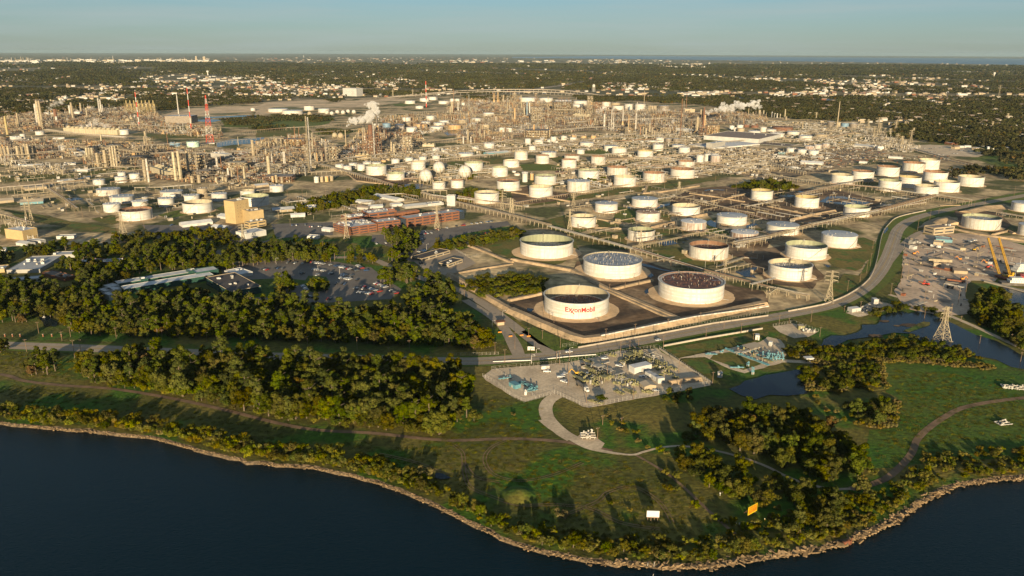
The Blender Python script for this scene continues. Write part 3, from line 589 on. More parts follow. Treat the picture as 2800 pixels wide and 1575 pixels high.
def build_tank(c,xl,xr,yt,yb,k,label,group,fd=None,big=False):
 ce,rad,H=place_tank(c,xl,xr,yt,yb);sh,inn,dk,_=KIND[k]
 t=thing('storage_tank',label,'storage tank',(ce.x,ce.y,0),0,group)
 n=64 if rad>18 else 40 if rad>8 else 24
 a0=ru(0,6.28)
 if inn:
  th=.35 if rad>10 else .2;fd=ru(.15,.55) if fd is None else fd;dz=H*(1-fd)
  b=MB();b.lathe([(rad,0),(rad,H)],n,m=sh);b.lathe([(rad,H),(rad-th,H)],n,m=sh);b.lathe([(rad-th,H),(rad-th,dz-.5)],n,m=inn)
  b.obj('shell',parent=t,smooth=True)
  b=MB();b.lathe([(rad-th,dz),(rad*.93,dz+.25),(rad*.9,dz+.05)],n,m='silver');b.lathe([(rad*.9,dz+.05),(.01,dz+.02)],n,m=dk)
  f=b.obj('floating_roof',parent=t)
  if big or rad>15:
   q=MB()
   for i in range(int(90 if big else 24)):
    rr=rad*.86*math.sqrt(rnd());a=ru(0,6.28);q.box(rr*math.cos(a),rr*math.sin(a),dz+.02,.16 if not big else .22,.16 if not big else .22,ru(.8,1.7) if not big else ru(1.2,2.2),0,'silver' if k !='r' or i % 3==0 else 'rust_steel')
   q.obj('roof_leg',parent=f)['kind']='stuff'
  # rolling ladder down to the roof
  a=1.2+a0*.1;p=Vector((math.cos(a)*(rad-.6),math.sin(a)*(rad-.6),H+.4));e=Vector((math.cos(a+.15)*rad*.35,math.sin(a+.15)*rad*.35,dz+.4));q=MB()
  sx=Vector((-math.sin(a),math.cos(a),0))*.5
  q.bar(p+sx,e+sx,.09,'cream_steel');q.bar(p-sx,e-sx,.09,'cream_steel')
  for i in range(1,12):m_=p.lerp(e,i/12);q.bar(m_+sx,m_-sx,.06,'cream_steel')
  q.box(p.x,p.y,H-.2,2.6,2.0,.25,a,'silver');q.bar((p.x,p.y,H),(p.x,p.y,H+1.6),.15,'silver')
  q.obj('ladder',parent=t)
 else:
  cone=rad*(.05 if k !='w' else .045) if H>3 else 0
  b=MB();b.lathe([(rad,0),(rad,H)],n,m=sh);b.obj('shell',parent=t,smooth=True)
  b=MB();b.lathe([(rad+.12,H-.12),(rad+.12,H+.05),(rad*.6,H+cone*.55),(.01,H+cone)],n,m=dk)
  for i in range(6 if rad>6 else 2):rr=rad*ru(.2,.92);a=ru(0,6.28);b.box(rr*math.cos(a),rr*math.sin(a),H,.9,.9,ru(.6,1.3)+cone*(1-rr/rad),a,'silver')
  b.obj('roof',parent=t)
 if rad>7:
  b=MB()
  g0=H-(.15 if big else 1.0)
  b.lathe([(rad+.02,g0-.25),(rad+(.9 if big else .45),g0),(rad+(.9 if big else .45),g0+.15),(rad+.02,g0+.15)],n,m=sh if inn else 'silver')
  b.obj('wind_girder',parent=t)
  # spiral stair with rail
  b=MB();N=max(10,int(H*1.2));da=H*1.25/rad;s0=-math.pi/2+ru(-1.1,.5) if not big else-.15
  for i in range(N):
   a=s0+da*i/N;a2=s0+da*(i+1)/N;z,z2=H*i/N,H*(i+1)/N
   P_=lambda r_,t_,z_:(r_*math.cos(t_),r_*math.sin(t_),z_)
   b.add([P_(rad+.05,a,z),P_(rad+.8,a,z),P_(rad+.8,a2,z2),P_(rad+.05,a2,z2)],[(0,1,2,3)],'steel')
   b.bar(P_(rad+.8,a,z+1),P_(rad+.8,a2,z2+1),.05,'silver',3)
  b.obj('spiral_stair',parent=t)
  for i in range(2 if not big else 4):
   b=MB();a=-math.pi/2+ru(-1.0,1.0);b.bar((rad*math.cos(a),rad*math.sin(a),1.2),((rad+.7)*math.cos(a),(rad+.7)*math.sin(a),1.2),.45,'silver',8);b.obj('manhole',parent=t)
  b=MB();a=ru(-2,.2);b.bar((rad*math.cos(a),rad*math.sin(a),.8),((rad+6)*math.cos(a),(rad+6)*math.sin(a),.6),.3,'silver',6)
  b.obj('nozzle',parent=t)
 return t,ce,rad,H
TANKS=[
 # the fifteen largest are described one by one further down
 ('between pipe rack and grass strip','B2','p',[(820,1043,358,486,'c'),(1183,1438,310,430,'c'),(1225,1458,445,575,'b'),(1582,1855,380,512,'o'),(1668,1917,533,665,'s'),(2026,2316,472,608,'c'),(2165,2430,636,765,'s'),(583,828,485,630,'o'),(1143,1408,614,768,'D')]),
 ('just above the grass strip','B2','p',[(168,402,195,332,'o'),(546,772,140,283,'d'),(222,438,90,207,'g'),(652,860,40,160,'g'),(938,1141,8,125,'n'),(1006,1225,100,222,'o'),(1295,1508,62,182,'n'),(1566,1802,25,140,'r'),(-150,75,140,265,'r'),(-372,-128,252,392,'o')]),
 ('between lagoons and road bend','B3','p',[(-172,38,237,365,'y'),(262,492,300,437,'y'),(748,992,395,525,'g'),(-16,290,560,705,'c')]),
 ('block by the far road end','B3','p',[(620,832,83,200,'o'),(826,1033,50,172,'r'),(1077,1285,5,122,'r'),(1330,1540,-33,82,'n'),(1490,1680,-63,52,'o'),(1536,1757,57,180,'r'),(1640,1875,150,278,'o'),(1884,2116,100,222,'o'),(1093,1304,140,270,'g'),(1293,1497,107,235,'y'),(1450,1670,192,320,'o')]),
 ('at the right picture edge','B3','p',[(2415,2640,357,475,'c'),(2480,2700,572,715,'c')]),
 ('small ones below the parked cars','A3','p',[(-20,78,915,950,'w'),(20,150,950,1000,'w'),(187,308,935,975,'c'),(302,430,975,1030,'w'),(460,585,960,1000,'t'),(40,240,885,940,'N'),(180,273,1100,1150,'w'),(290,382,1112,1168,'w'),(398,498,1122,1180,'w'),(360,450,1078,1130,'s'),(450,530,1068,1118,'s'),(530,606,1055,1110,'s')]),
 ('far right end of the works','A3','p',[(512,550,835,862,'t'),(585,650,840,890,'k'),(670,718,848,895,'t'),(722,800,855,900,'B'),(808,880,860,905,'k'),(330,348,840,912,'t')]),
 ('cluster around the green clearing','A2','p',[(1643,1805,1222,1300,'n'),(1822,1895,1170,1262,'w'),(1898,1965,1160,1250,'w'),(1962,2062,1170,1270,'s'),(1970,2045,1158,1200,'w'),(1240,1396,1120,1207,'y'),(985,1135,1092,1175,'o'),(908,1050,1070,1133,'c'),(1392,1498,1060,1132,'w'),(1583,1715,1065,1110,'c'),(1646,1760,1090,1165,'w'),(780,925,1175,1275,'n'),(516,668,1165,1235,'r'),(490,638,1205,1310,'r'),(640,718,1115,1165,'w'),(290,440,1133,1200,'d'),(234,369,1165,1263,'r'),(23,155,1130,1227,'o'),(-86,73,1213,1300,'o'),(166,235,1080,1138,'w'),(671,807,1040,1090,'w')]),
 ('line below the middle units','A2','p',[(126,187,1008,1070,'w'),(220,310,1018,1065,'w'),(380,442,990,1050,'w'),(345,415,1015,1045,'c'),(482,545,982,1030,'w'),(570,640,995,1030,'w'),(590,645,970,1000,'O'),(678,738,978,1010,'O'),(778,832,978,1020,'O'),(275,322,1000,1028,'w'),(1422,1505,998,1040,'w'),(1515,1580,1005,1045,'k'),(1590,1660,1005,1045,'k')]),
 ('behind the long white warehouse','A2','p',[(2335,2458,928,982,'w'),(2230,2300,905,955,'t'),(2150,2200,880,925,'w'),(2225,2290,872,905,'w'),(2290,2350,868,900,'N'),(2365,2440,875,905,'N'),(2455,2520,895,945,'w'),(2195,2225,900,945,'w')]),
 ('row before the curved viaduct','A2','p',[(270,405,605,655,'w'),(70,235,600,650,'w'),(422,590,625,680,'w'),(608,745,632,685,'c'),(888,975,645,700,'n'),(978,1072,652,690,'t'),(990,1110,680,740,'b'),(1112,1200,665,745,'d'),(1215,1320,665,735,'c'),(1340,1440,680,735,'t'),(1450,1555,680,745,'k'),(888,940,690,725,'w'),(600,700,668,705,'w')]),
 ('cluster left of the spheres','A1','p',[(1093,1296,1262,1378,'g'),(1297,1475,1340,1425,'g'),(1537,1681,1227,1332,'o'),(787,870,1260,1325,'w'),(866,950,1275,1340,'w'),(922,1005,1248,1310,'w'),(1003,1085,1260,1330,'w'),(1060,1145,1235,1265,'w'),(1148,1240,1237,1262,'c'),(1240,1290,1220,1245,'O'),(1342,1424,1208,1270,'w'),(1478,1560,1195,1258,'w'),(1530,1610,1212,1250,'w'),(1613,1692,1185,1245,'w'),(1745,1823,1172,1230,'w')]),
 ('right above the three spheres','A1','p',[(2066,2250,1233,1338,'g'),(2336,2496,1280,1392,'g'),(2006,2156,1145,1200,'w'),(1747,1820,1102,1150,'w'),(1833,1907,1116,1145,'w'),(2257,2363,1050,1110,'w'),(2136,2210,1088,1118,'w')]),
 ('bare ground left of the plume','A1','p',[(125,315,708,752,'w'),(262,465,725,775,'w'),(478,580,683,732,'b'),(618,730,710,755,'w')]),
 ('under the left viaduct end','A1','p',[(1475,1578,632,668,'w'),(1622,1715,608,645,'w'),(1708,1800,595,630,'w'),(1808,1913,635,670,'w'),(1580,1660,685,715,'w'),(1922,1970,615,652,'w'),(1972,2018,615,652,'w'),(2035,2070,655,685,'w')]),
 ('group round the dark pond','A1','p',[(2250,2362,750,790,'w'),(1448,1535,797,843,'w'),(1685,1770,782,832,'w'),(1560,1700,858,915,'O'),(1488,1598,893,950,'w'),(1760,1873,848,890,'w'),(1728,1855,885,935,'w'),(1903,2035,868,930,'O'),(1998,2100,818,863,'t'),(2133,2230,805,850,'w'),(2100,2190,857,902,'c'),(2225,2317,865,920,'t'),(2407,2465,900,945,'w'),(2478,2540,903,947,'w'),(1255,1335,855,915,'B'),(1165,1225,862,925,'w'),(1378,1472,865,930,'s'),(1450,1535,845,890,'t'),(1640,1730,838,885,'w'),(1812,1915,827,860,'w')]),
 ('upright four above the small wood','B1','p',[(577,625,118,180,'w'),(637,670,118,175,'t'),(683,720,112,172,'O'),(733,768,108,165,'t')]),
 ('beside the beige tower block','B1','p',[(140,275,195,275,'w'),(-138,130,285,420,'g'),(-150,-10,243,320,'o')]),
 ('pair behind the small wood','B1','p',[(1750,1877,163,250,'o'),(1930,2057,143,235,'r')]),
 ('farm left of beige tower','B0','p',[(1203,1507,415,562,'r'),(1825,2107,345,488,'o'),(1038,1198,372,475,'w'),(1310,1467,345,415,'w'),(1577,1728,318,420,'w'),(1828,1977,288,365,'w'),(2103,2252,272,365,'w'),(972,1190,222,315,'d'),(1103,1327,292,393,'d'),(1600,1812,243,330,'d'),(930,1040,140,205,'w'),(1148,1262,112,182,'w'),(1170,1247,70,115,'w'),(1292,1392,83,168,'w'),(1330,1385,322,350,'b'),(1408,1462,318,350,'w'),(1620,1672,295,330,'w'),(1690,1745,292,345,'w'),(1960,2060,225,330,'t')]),
 ('among the left units','A0','p',[(358,440,935,975,'w'),(205,255,965,1020,'w'),(1187,1280,918,973,'w'),(1857,1975,1035,1100,'M'),(1685,1740,1045,1090,'B'),(1738,1790,1050,1092,'B'),(350,410,1008,1040,'t'),(440,495,750,780,'w'),(505,565,752,785,'w'),(740,815,740,775,'w'),(750,790,1040,1070,'t'),(830,865,1035,1062,'w'),(2485,2530,708,735,'w')]),
 ('small ones beside the open tanks','B2','p',[(100,155,85,175,'w'),(178,215,85,155,'O'),(20,80,80,110,'b'),(95,160,70,90,'w'),(428,545,62,92,'N'),(0,40,60,80,'w')]),
]
SINGLE=[
 ('B2',315,950,1193,1538,'x',.6,'huge open white tank with a red company name on its side'),
 ('B2',702,1274,862,1138,'o',.06,'huge open white tank nearly full to the brim with a mottled grey roof deck'),
 ('B2',1443,2080,1060,1385,'r',.05,'huge open white tank with a dark rust brown deck full of upright roof legs'),
 ('B2',80,601,690,938,'g',.6,'huge open white tank with a tall pale green inner wall standing on green grass'),
 ('B2',1748,2130,752,952,'n',.35,'large open cream tank with a brown stained inner wall beside the crossing of pipe racks'),
 ('B3',0,412,930,1157,'o',.35,'large open white tank with a dark brown deck nearest the lattice pylon on the grass'),
 ('B3',168,560,750,950,'g',.4,'large open white tank with a pale green inner wall streaked dark'),
 ('B3',527,860,652,830,'c',.4,'large closed white tank with flat grey roof on the green slope'),
 ('B3',1925,2270,488,650,'D',.25,'large weathered white tank with a mint green rim above the contractor yard')]
LASTT={}
for c,xl,xr,yt,yb,k,fd,lab in SINGLE:
 LASTT[lab[:30]]=build_tank(c,xl,xr,yt,yb,k,lab,'large storage tanks at the front of the tank farm',fd,big=yb-yt>225)
for cl,c,_,lst in TANKS:
 lst=sorted(lst,key=lambda q:q[0]+q[1])
 for i,(xl,xr,yt,yb,k) in enumerate(lst):
  build_tank(c,xl,xr,yt,yb,k,'%s tank, %s from the left, %s' % (KIND[k][3],ORD[i],cl),'storage tanks: '+cl)
# tan gravel pads round the bigger tanks
b=MB()
for x,y,r in FOOT:
 if r>14:
  k=48;vs=[]
  for i in range(k):
   a=2*math.pi*i/k;rr=r*(1.22 if r<28 else 1.33)+ru(-.6,.6);vs.append((x+rr*math.cos(a),y+rr*math.sin(a),.47))
  b.add(vs,[tuple(range(k))],'_tandirt')
struct(b.obj('tank_pads'))

# company name wrapped on the front tank
t,ce,rad,H=LASTT[SINGLE[0][-1][:30]]
def text_mesh(body,size,font_off=0):
 cu=bpy.data.curves.new('txt','FONT');cu.body=body;cu.size=size;cu.offset=font_off;cu.resolution_u=4
 o=bpy.data.objects.new('txt',cu);COL.objects.link(o);bpy.context.view_layer.update()
 me=bpy.data.meshes.new_from_object(o.evaluated_get(bpy.context.evaluated_depsgraph_get()));bpy.data.objects.remove(o);bpy.data.curves.remove(cu)
 vs=[v.co.copy() for v in me.vertices];fs=[tuple(p.vertices) for p in me.polygons];bpy.data.meshes.remove(me)
 return vs,fs
def wrap_name():
 h=3.6;parts=[];x=0
 segs=[]
 def put(body,x,fat=.10):
  vs,fs=text_mesh(body,h*1.38,fat);mx=max(v.x for v in vs);mn=min(v.x for v in vs)
  segs.append(([Vector((v.x-mn+x,v.y,0)) for v in vs],fs));return x+mx-mn
 x=put('E',0)+.35
 # two interlocking x letters, the long stroke of the second one reaching below the line
 xh=h*.74;s=.62
 def stroke(x0,y0,x1,y1):
  n=10;vs=[];d=Vector((x1-x0,y1-y0)).normalized();nn=Vector((s/2/abs(d.y) ,0))
  for i in range(n+1):p=Vector((x0,y0)).lerp(Vector((x1,y1)),i/n);vs+=[Vector((p.x-nn.x,p.y,0)),Vector((p.x+nn.x,p.y,0))]
  segs.append((vs,[(2*i,2*i+1,2*i+3,2*i+2) for i in range(n)]))
 stroke(x+.4,xh,x+4.6,-1.7);stroke(x+.3,0,x+2.7,xh);stroke(x+1.9,-1.0,x+4.5,xh*.98)
 x=put('onMobil',x+4.55)
 tot=x;ang0=-math.pi/2+.035;vs=[];fs=[]
 k=27.0/tot
 for V_,F_ in segs:
  o=len(vs)
  for v in V_:
   a=ang0+(v.x-tot/2)*k/rad;z=H*.475+v.y*k*1.02
   vs.append((math.cos(a)*(rad+.06),math.sin(a)*(rad+.06),z))
  fs+=[tuple(i+o for i in f) for f in F_]
 return vs,fs,ang0
vs,fs,a0=wrap_name();b=MB();b.add(vs,fs,'logo_red')
# turn the lettering to face the spot it faces in the photograph
th=math.atan2(-ce.y,-ce.x)+math.pi/2
o=b.obj('company_name',parent=t,rz=th+.095)

# ---------------------------------------------------------------- spherical tanks
def sphere_tank(c,x,y,r,mt,lab,grp):
 px,py=src(c,x,y);rp=r*TILE[c][2]
 # centre stands at 1.25 r above ground
 b0=ground(px,py+rp*1.25);R_=rp*depth(b0)/FPX;FOOT.append((b0.x,b0.y,R_))
 t=thing('spherical_tank',lab,'spherical tank',(b0.x,b0.y,0),0,grp)
 b=MB();b.sphere((0,0,R_*1.22),R_,32,mt);s=b.obj('shell',parent=t,smooth=True)
 b=MB();n=10
 for i in range(n):
  a=2*math.pi*i/n;b.bar((R_*math.cos(a),R_*math.sin(a),0),(R_*math.cos(a),R_*math.sin(a),R_*1.25),max(.25,R_*.045),'cream_steel',6)
 b.obj('legs',parent=t)
 b=MB();N=24;pr=None
 for i in range(N+1):
  u=i/N;ph=u*math.pi*.62;a=-math.pi/2-.5+u*1.3;rr=R_*1.04
  z=R_*1.22-rr*math.cos(math.pi*.95-ph*1.45+.0) ;q=math.sqrt(max(rr*rr-(z-R_*1.22)**2,0));p=(q*math.cos(a),q*math.sin(a),z)
  if pr:b.bar(pr,p,max(.25,R_*.03),'tan_paint')
  pr=p
 b.obj('stair',parent=t)
 b=MB();b.lathe([(R_*.12,R_*2.2),(R_*.12,R_*2.3),(.01,R_*2.32)],12,m='rust_steel');b.obj('top_platform',parent=t)
for i,(x,y,r) in enumerate([(1683,1375,63),(1813,1293,58),(2068,1335,62)]):
 sphere_tank('A1',x,y,r,'white_paint','large white spherical tank on legs, %s of three by the small pond' % ['leftmost','middle','rightmost'][i],'large spherical tanks')
for i,(x,y,r,m_) in enumerate([(532,762,20,'tan_paint'),(703,750,20,'white_paint'),(752,760,20,'white_paint'),(807,745,20,'white_paint'),(863,750,20,'white_paint'),(913,740,19,'white_paint'),(970,745,20,'white_paint'),(350,765,9,'tan_paint'),(375,768,9,'tan_paint'),(402,772,11,'tan_paint'),(428,778,9,'tan_paint')]):
 sphere_tank('A1',x,y,r,m_,('small far spherical tank, %s from the left near the plume' % ORD[sorted([532,703,752,807,863,913,970,350,375,402,428]).index(x)]),'far spherical tanks')
for i,(c,x,y,r,m_,l) in enumerate([('A1',782,975,26,'cream_inner','pale spherical tank left of the steaming stack'),('A1',840,980,28,'tan_paint','dull brown spherical tank next to the steaming stack'),('A0',1270,830,25,'tan_paint','tan spherical tank below the yellow framed modules'),('A0',1303,808,15,'tan_paint','small tan sphere tucked behind the one below the yellow modules')]):
 sphere_tank(c,x,y,r,m_,l,'spherical tanks among the units')
# ---------------------------------------------------------------- towers, stacks, masts
GRID=(g('S',2100,798)-g('S',1205,552)).to_2d();GA=math.atan2(GRID.y,GRID.x)    # main direction of the works
GU=Vector((math.cos(GA),math.sin(GA)));GV=Vector((-GU.y,GU.x))
def vert(c,x,yt,yb,w_):
 px,py=src(c,x,yb);b0=ground(px,py);h=height_at(b0,src(c,0,yt)[1]);d=w_*TILE[c][2]*depth(b0)/FPX
 return b0,h,d
def column(b0,h,d,mt,label,group,loc=None,name='distillation_column',cat='process column'):
 t=thing(name,label,cat,(b0.x,b0.y,0),ru(0,6.28),group);r=d/2
 b=MB();b.lathe([(r*1.15,0),(r,h*.06),(r,h*.96),(r*.8,h*.985),(.01,h)],14,m=mt)
 b.obj('shell',parent=t,smooth=True)
 b=MB();n=max(2,min(9,int(h/7)))
 for i in range(n):
  z=h*(i+1)/(n+.6);a=rnd()*3
  b.lathe([(r*1.02,z),(r+1.1,z),(r+1.1,z+.18),(r*1.02,z+.18)],12,m='steel')
  b.lathe([(r+1.1,z+1.0),(r+1.15,z+1.1)],12,m='cream_steel')
 b.obj('platforms',parent=t)
 b=MB();b.bar((r+.5,0,0),(r+.5,0,h*.95),.22,'silver',5);b.bar((-r*.6,-r-.5,0),(-r*.6,-r-.5,h*.8),.3,'cream_steel',5);b.bar((r*.3,r+.6,h*.3),(r*.3,r+.6,h),.15,'steel',4)
 b.obj('riser_pipe',parent=t)
 return t
def stack(b0,h,d,mt,label,group,base=None,bands=None,taper=.7):
 t=thing('stack',label,'chimney stack',(b0.x,b0.y,0),0,group);r=d/2
 b=MB();N=7 if bands else 1
 for i in range(N):
  a,e=i/N,(i+1)/N;ra,re=r*(1+(taper-1)*a),r*(1+(taper-1)*e)
  b.lathe([(ra,h*a),(re,h*e)],14,m=(bands[i % 2] if bands else mt))
 b.lathe([(r*taper,h),(r*taper*.8,h),(r*taper*.8,h-1)],14,m='dark_steel');b.obj('shaft',parent=t,smooth=True)
 if base:b=MB();b.lathe([(r*3.2,0),(r*1.2,h*.26)],14,m=base);b.obj('flared_base',parent=t)
 b=MB()
 for z in (.35,.68,.93):rr=r*(1+(taper-1)*z);b.lathe([(rr,h*z),(rr+.9,h*z),(rr+.9,h*z+.2),(rr,h*z+.2)],12,m='steel')
 b.obj('platforms',parent=t);return t
def heater(b0,w_,h,mt,label,group,hs=None):
 t=thing('furnace',label,'furnace',(b0.x,b0.y,0),GA,group)
 b=MB();b.box(0,0,1.5,w_,w_*1.6,h*.55,0,mt)
 for i in range(5):b.box(-w_*.5+w_*i/4,0,1.2,.35,w_*1.66,h*.58,0,'steel')
 b.obj('firebox',parent=t)
 b=MB();b.box(0,0,h*.55+1.5,w_*.5,w_*1.1,h*.16,0,mt);b.obj('convection_box',parent=t)
 b=MB();r=w_*.13;b.lathe([(r*1.5,h*.7),(r,h*.8),(r,(hs or h*1.5)),(r*.8,(hs or h*1.5)),(r*.8,h)],10,m='rust_steel');b.obj('stack',parent=t)
 b=MB()
 for sx in (-1,1):
  for sy in (-1,1):b.bar((sx*w_*.45,sy*w_*.7,0),(sx*w_*.45,sy*w_*.7,2),.3,'concrete')
 b.obj('legs',parent=t);return t
def frame(b0,sx,sy,h,mt,label,group,rot=None,fill=True,name='steel_structure',cat='steel frame'):
 t=thing(name,label,cat,(b0.x,b0.y,0),GA if rot is None else rot,group)
 nx,ny,nz=max(1,round(sx/7)),max(1,round(sy/7)),max(1,round(h/6));b=MB();th=.28
 X=[sx*(i/nx-.5) for i in range(nx+1)];Y=[sy*(i/ny-.5) for i in range(ny+1)];Z=[h*i/nz for i in range(nz+1)]
 for x in X:
  for y in Y:b.bar((x,y,0),(x,y,h),th,mt)
 for z in Z[1:]:
  for x in X:b.bar((x,Y[0],z),(x,Y[-1],z),th*.8,mt,4,None,False)
  for y in Y:b.bar((X[0],y,z),(X[-1],y,z),th*.8,mt,4,None,False)
 for k in range(nz):
  for y in (Y[0],Y[-1]):
   i=(k*3) % nx;b.bar((X[i],y,Z[k]),(X[i+1],y,Z[k+1]),th*.6,mt,4,None,False)
 b.obj('frame',parent=t)
 b=MB()
 for z in Z[1:]:
  b.box(0,0,z+.1,sx*.98,sy*.98,.15,0,'steel' if mt !='cream_steel' else 'cream_steel')
 b.obj('decks',parent=t)
 if fill:
  b=MB()
  for z in Z[:-1]:
   for i in range(max(3,int(sx*sy/30))):
    x,y=ru(-.42,.42)*sx,ru(-.42,.42)*sy;m_=random.choice(('silver','tan_paint','steel','rust_steel','cream_steel',mt))
    if rnd()<.5:b.bar((x,y,z+.4),(x,y,z+ru(2,5)),ru(.5,1.4),m_,8)
    elif rnd()<.5:b.bar((x-2,y,z+1.5),(x+2,y,z+1.5),ru(.4,1),m_,8)
    else:b.box(x,y,z+.4,ru(1,3),ru(1,3),ru(1,3.5),0,m_)
  q=b.obj('equipment',parent=t);q['kind']='stuff'
 return t
def lattice(b,P,h,base,top,bar,mt,panels,waist=None,arms=()):
 # square lattice mast; base/top are half widths
 def hw(z):
  u=z/h
  if waist:wz,ww=waist;return base+(ww-base)*(u/wz) if u<wz else ww+(top-ww)*((u-wz)/(1-wz))
  return base+(top-base)*u
 zs=[h*(1-(1-i/panels)**1.35) for i in range(panels+1)]
 C4=((-1,-1),(1,-1),(1,1),(-1,1))
 for i in range(panels):
  z0,z1=zs[i],zs[i+1];a,c=hw(z0),hw(z1);mm=mt if isinstance(mt,str) else mt[int(i*7/panels) % 2]
  for k in range(4):
   s,e=C4[k],C4[(k+1) % 4]
   b.bar((s[0]*a,s[1]*a,z0),(s[0]*c,s[1]*c,z1),bar,mm,4,None,False)
   b.bar((s[0]*a,s[1]*a,z0),(e[0]*c,e[1]*c,z1),bar*.6,mm,4,None,False);b.bar((e[0]*a,e[1]*a,z0),(s[0]*c,s[1]*c,z1),bar*.6,mm,4,None,False)
   b.bar((s[0]*c,s[1]*c,z1),(e[0]*c,e[1]*c,z1),bar*.6,mm,4,None,False)
 return hw
def pylon(c,x,yt,yb,w_,label,rot=0,mt='cream_steel',narms=3,group='electricity pylons',bar=.2):
 b0,h,d=vert(c,x,yt,yb,w_);t=thing('electricity_pylon',label,'pylon',(b0.x,b0.y,0),rot,group)
 k=d/2;b=MB();hw=lattice(b,None,h,k/1.2,k*.12,bar,mt,9,(.55,k*.25));b.obj('tower',parent=t)
 for i in range(narms):
  z=h*(.68+.13*i);L=h*.19;b=MB();q=hw(z)
  for s in (-1,1):
   for yy in (-q,q):b.bar((s*q,yy,z),(s*L,0,z+.4),bar*.7,mt,4,None,False);b.bar((s*q,yy,z+h*.05),(s*L,0,z+.4),bar*.6,mt,4,None,False)
   b.bar((s*L,0,z+.3),(s*L,0,z-2),.15,'steel')
  b.obj('crossarm',parent=t)
 b=MB()
 for sx in (-1,1):
  for sy in (-1,1):b.box(sx*k/1.2,sy*k/1.2,0,1.2,1.2,.9,0,'concrete')
 b.obj('footing',parent=t);FOOT.append((b0.x,b0.y,k));return t
for a in [
 ('B1',900,485,735,62,'lattice pylon in front of the left end of the red brick office'),('B1',1795,405,645,62,'lattice pylon in front of the right part of the red brick office'),
 ('B0',1225,465,740,90,'lattice pylon in front of the rust rimmed open tank'),('B0',2415,590,800,60,'lattice pylon just below the beige tower block'),
 ('B0',272,380,580,36,'left one of two slim pylons above the railway on the left'),('B0',318,300,585,40,'right one of two slim pylons above the railway on the left'),
 ('B3',603,1050,1362,88,'lattice pylon on the grass at the inner bend of the main road'),('B2',570,440,668,60,'lattice pylon at the left edge of the small grey decked tank'),
 ('B2',1270,640,840,66,'lattice pylon standing below the stained green rimmed tank'),('B2',608,285,410,46,'lattice pylon on the grass strip under the domed tank'),
 ('B2',5,345,500,40,'lattice pylon at the left start of the grass strip'),('B2',2110,940,1060,60,'low lattice pylon by the corner of the pipe rack crossing'),
 ('B2',1655,170,250,44,'lattice pylon on the far part of the grass strip'),('B1',2440,250,460,40,'slim pylon right of the small wood beside a white tank'),('B1',2520,330,500,36,'slim pylon by the pipe rack right of the small wood')]:
 pylon(*a,rot=ru(-.3,.3))
pylon('C3',1722,140,480,150,'tall lattice pylon standing in the lagoon water',rot=.35,bar=.26)
for i,(x,yt,yb) in enumerate([(990,820,900),(1045,890,1000),(1080,800,1000),(1105,860,960),(1155,905,990),(1205,910,1000),(1262,830,940),(1275,960,1080),(1320,985,1090),(1355,840,905),(1385,850,890),(1410,925,1055),(1440,905,960),(475,750,830),(1300,400,470),(2285,480,590),(2370,760,830),(2220,840,905),(1845,820,860),(110,340,385)]):
 pylon('A3',x,yt,yb,40 if 900<x<1500 else 20,'distant lattice pylon, %s from the left in the upper right' % ORD[sorted([990,1045,1080,1105,1155,1205,1262,1275,1320,1355,1385,1410,1440,475,1300,2285,2370,2220,1845,110]).index(x)],narms=3,group='distant pylons',bar=.35)
for i,(x,yt,yb) in enumerate([(1357,520,590),(1553,520,590),(1640,550,585),(1816,535,570),(1387,300,340),(515,430,490),(610,440,480),(682,450,490),(788,400,450),(1135,430,480),(2195,520,560)]):
 pylon('A1',x,yt,yb,18,'tiny far pylon, %s from the left near the white office slab' % ORD[sorted([1357,1553,1640,1816,1387,515,610,682,788,1135,2195]).index(x)],narms=2,group='tiny far pylons',bar=.4)
# red and white masts and stacks
for c,x,yt,yb,w_,lab in [('A0',1380,550,893,9,'red and white stack in front of the yellow modules'),('A0',1895,510,918,9,'red and white stack left of the red and white lattice tower'),('A1',1688,440,700,9,'red and white stack above the far white tanks'),]:
 b0,h,d=vert(c,x,yt,yb,w_);stack(b0,h,d,None,lab,'red and white stacks',bands=('red_paint','white_paint'),taper=.75)
b0,h,d=vert('A0',1770,580,766,12);stack(b0,h,d,'silver','plain grey stack between the yellow modules and the lattice tower','stacks')
b0,h,d=vert('A0',2083,580,1060,82)
t=thing('lattice_tower','red and white lattice tower standing by the water','lattice tower',(b0.x,b0.y,0),.3)
b=MB();lattice(b,None,h,d/2.3,.8,.34,('red_paint','white_paint'),14);b.obj('lattice',parent=t)
b=MB();b.lathe([(.5,h*.6),(.5,h)],8,m='red_paint');b.obj('flue',parent=t)
b=MB();b.box(0,0,0,d,d,2.5,0,'sign_white');b.obj('plinth',parent=t)
for c,x,yt,yb,lab,m_ in [('A1',528,790,1350,'left one of two tall guyed masts left of the steaming stack','cream_steel'),('A1',546,800,1345,'right one of two tall guyed masts left of the steaming stack','silver'),('A1',1175,890,1200,'thin pale mast in front of the rusty reactor tower','silver'),('A2',1665,615,1000,'tall brown mast right of the middle units, left of the pair','rust_steel'),('A2',1685,640,990,'tall brown mast right of the middle units, right of the pair','steel'),('A1',2345,800,980,'thin mast among the tanks by the dark pond','steel')]:
 b0,h,d=vert(c,x,yt,yb,8);t=thing('mast',lab,'mast',(b0.x,b0.y,0));b=MB();lattice(b,None,h,1.2,.9,.28,m_,int(h/5));b.obj('lattice',parent=t)
 b=MB()
 for k in range(3):
  a=2.1*k+.4
  for z in (.5,.95):b.bar((0,0,h*z),(math.cos(a)*h*.4,math.sin(a)*h*.4,0),.07,'steel',3)
 b.obj('guy_wires',parent=t)
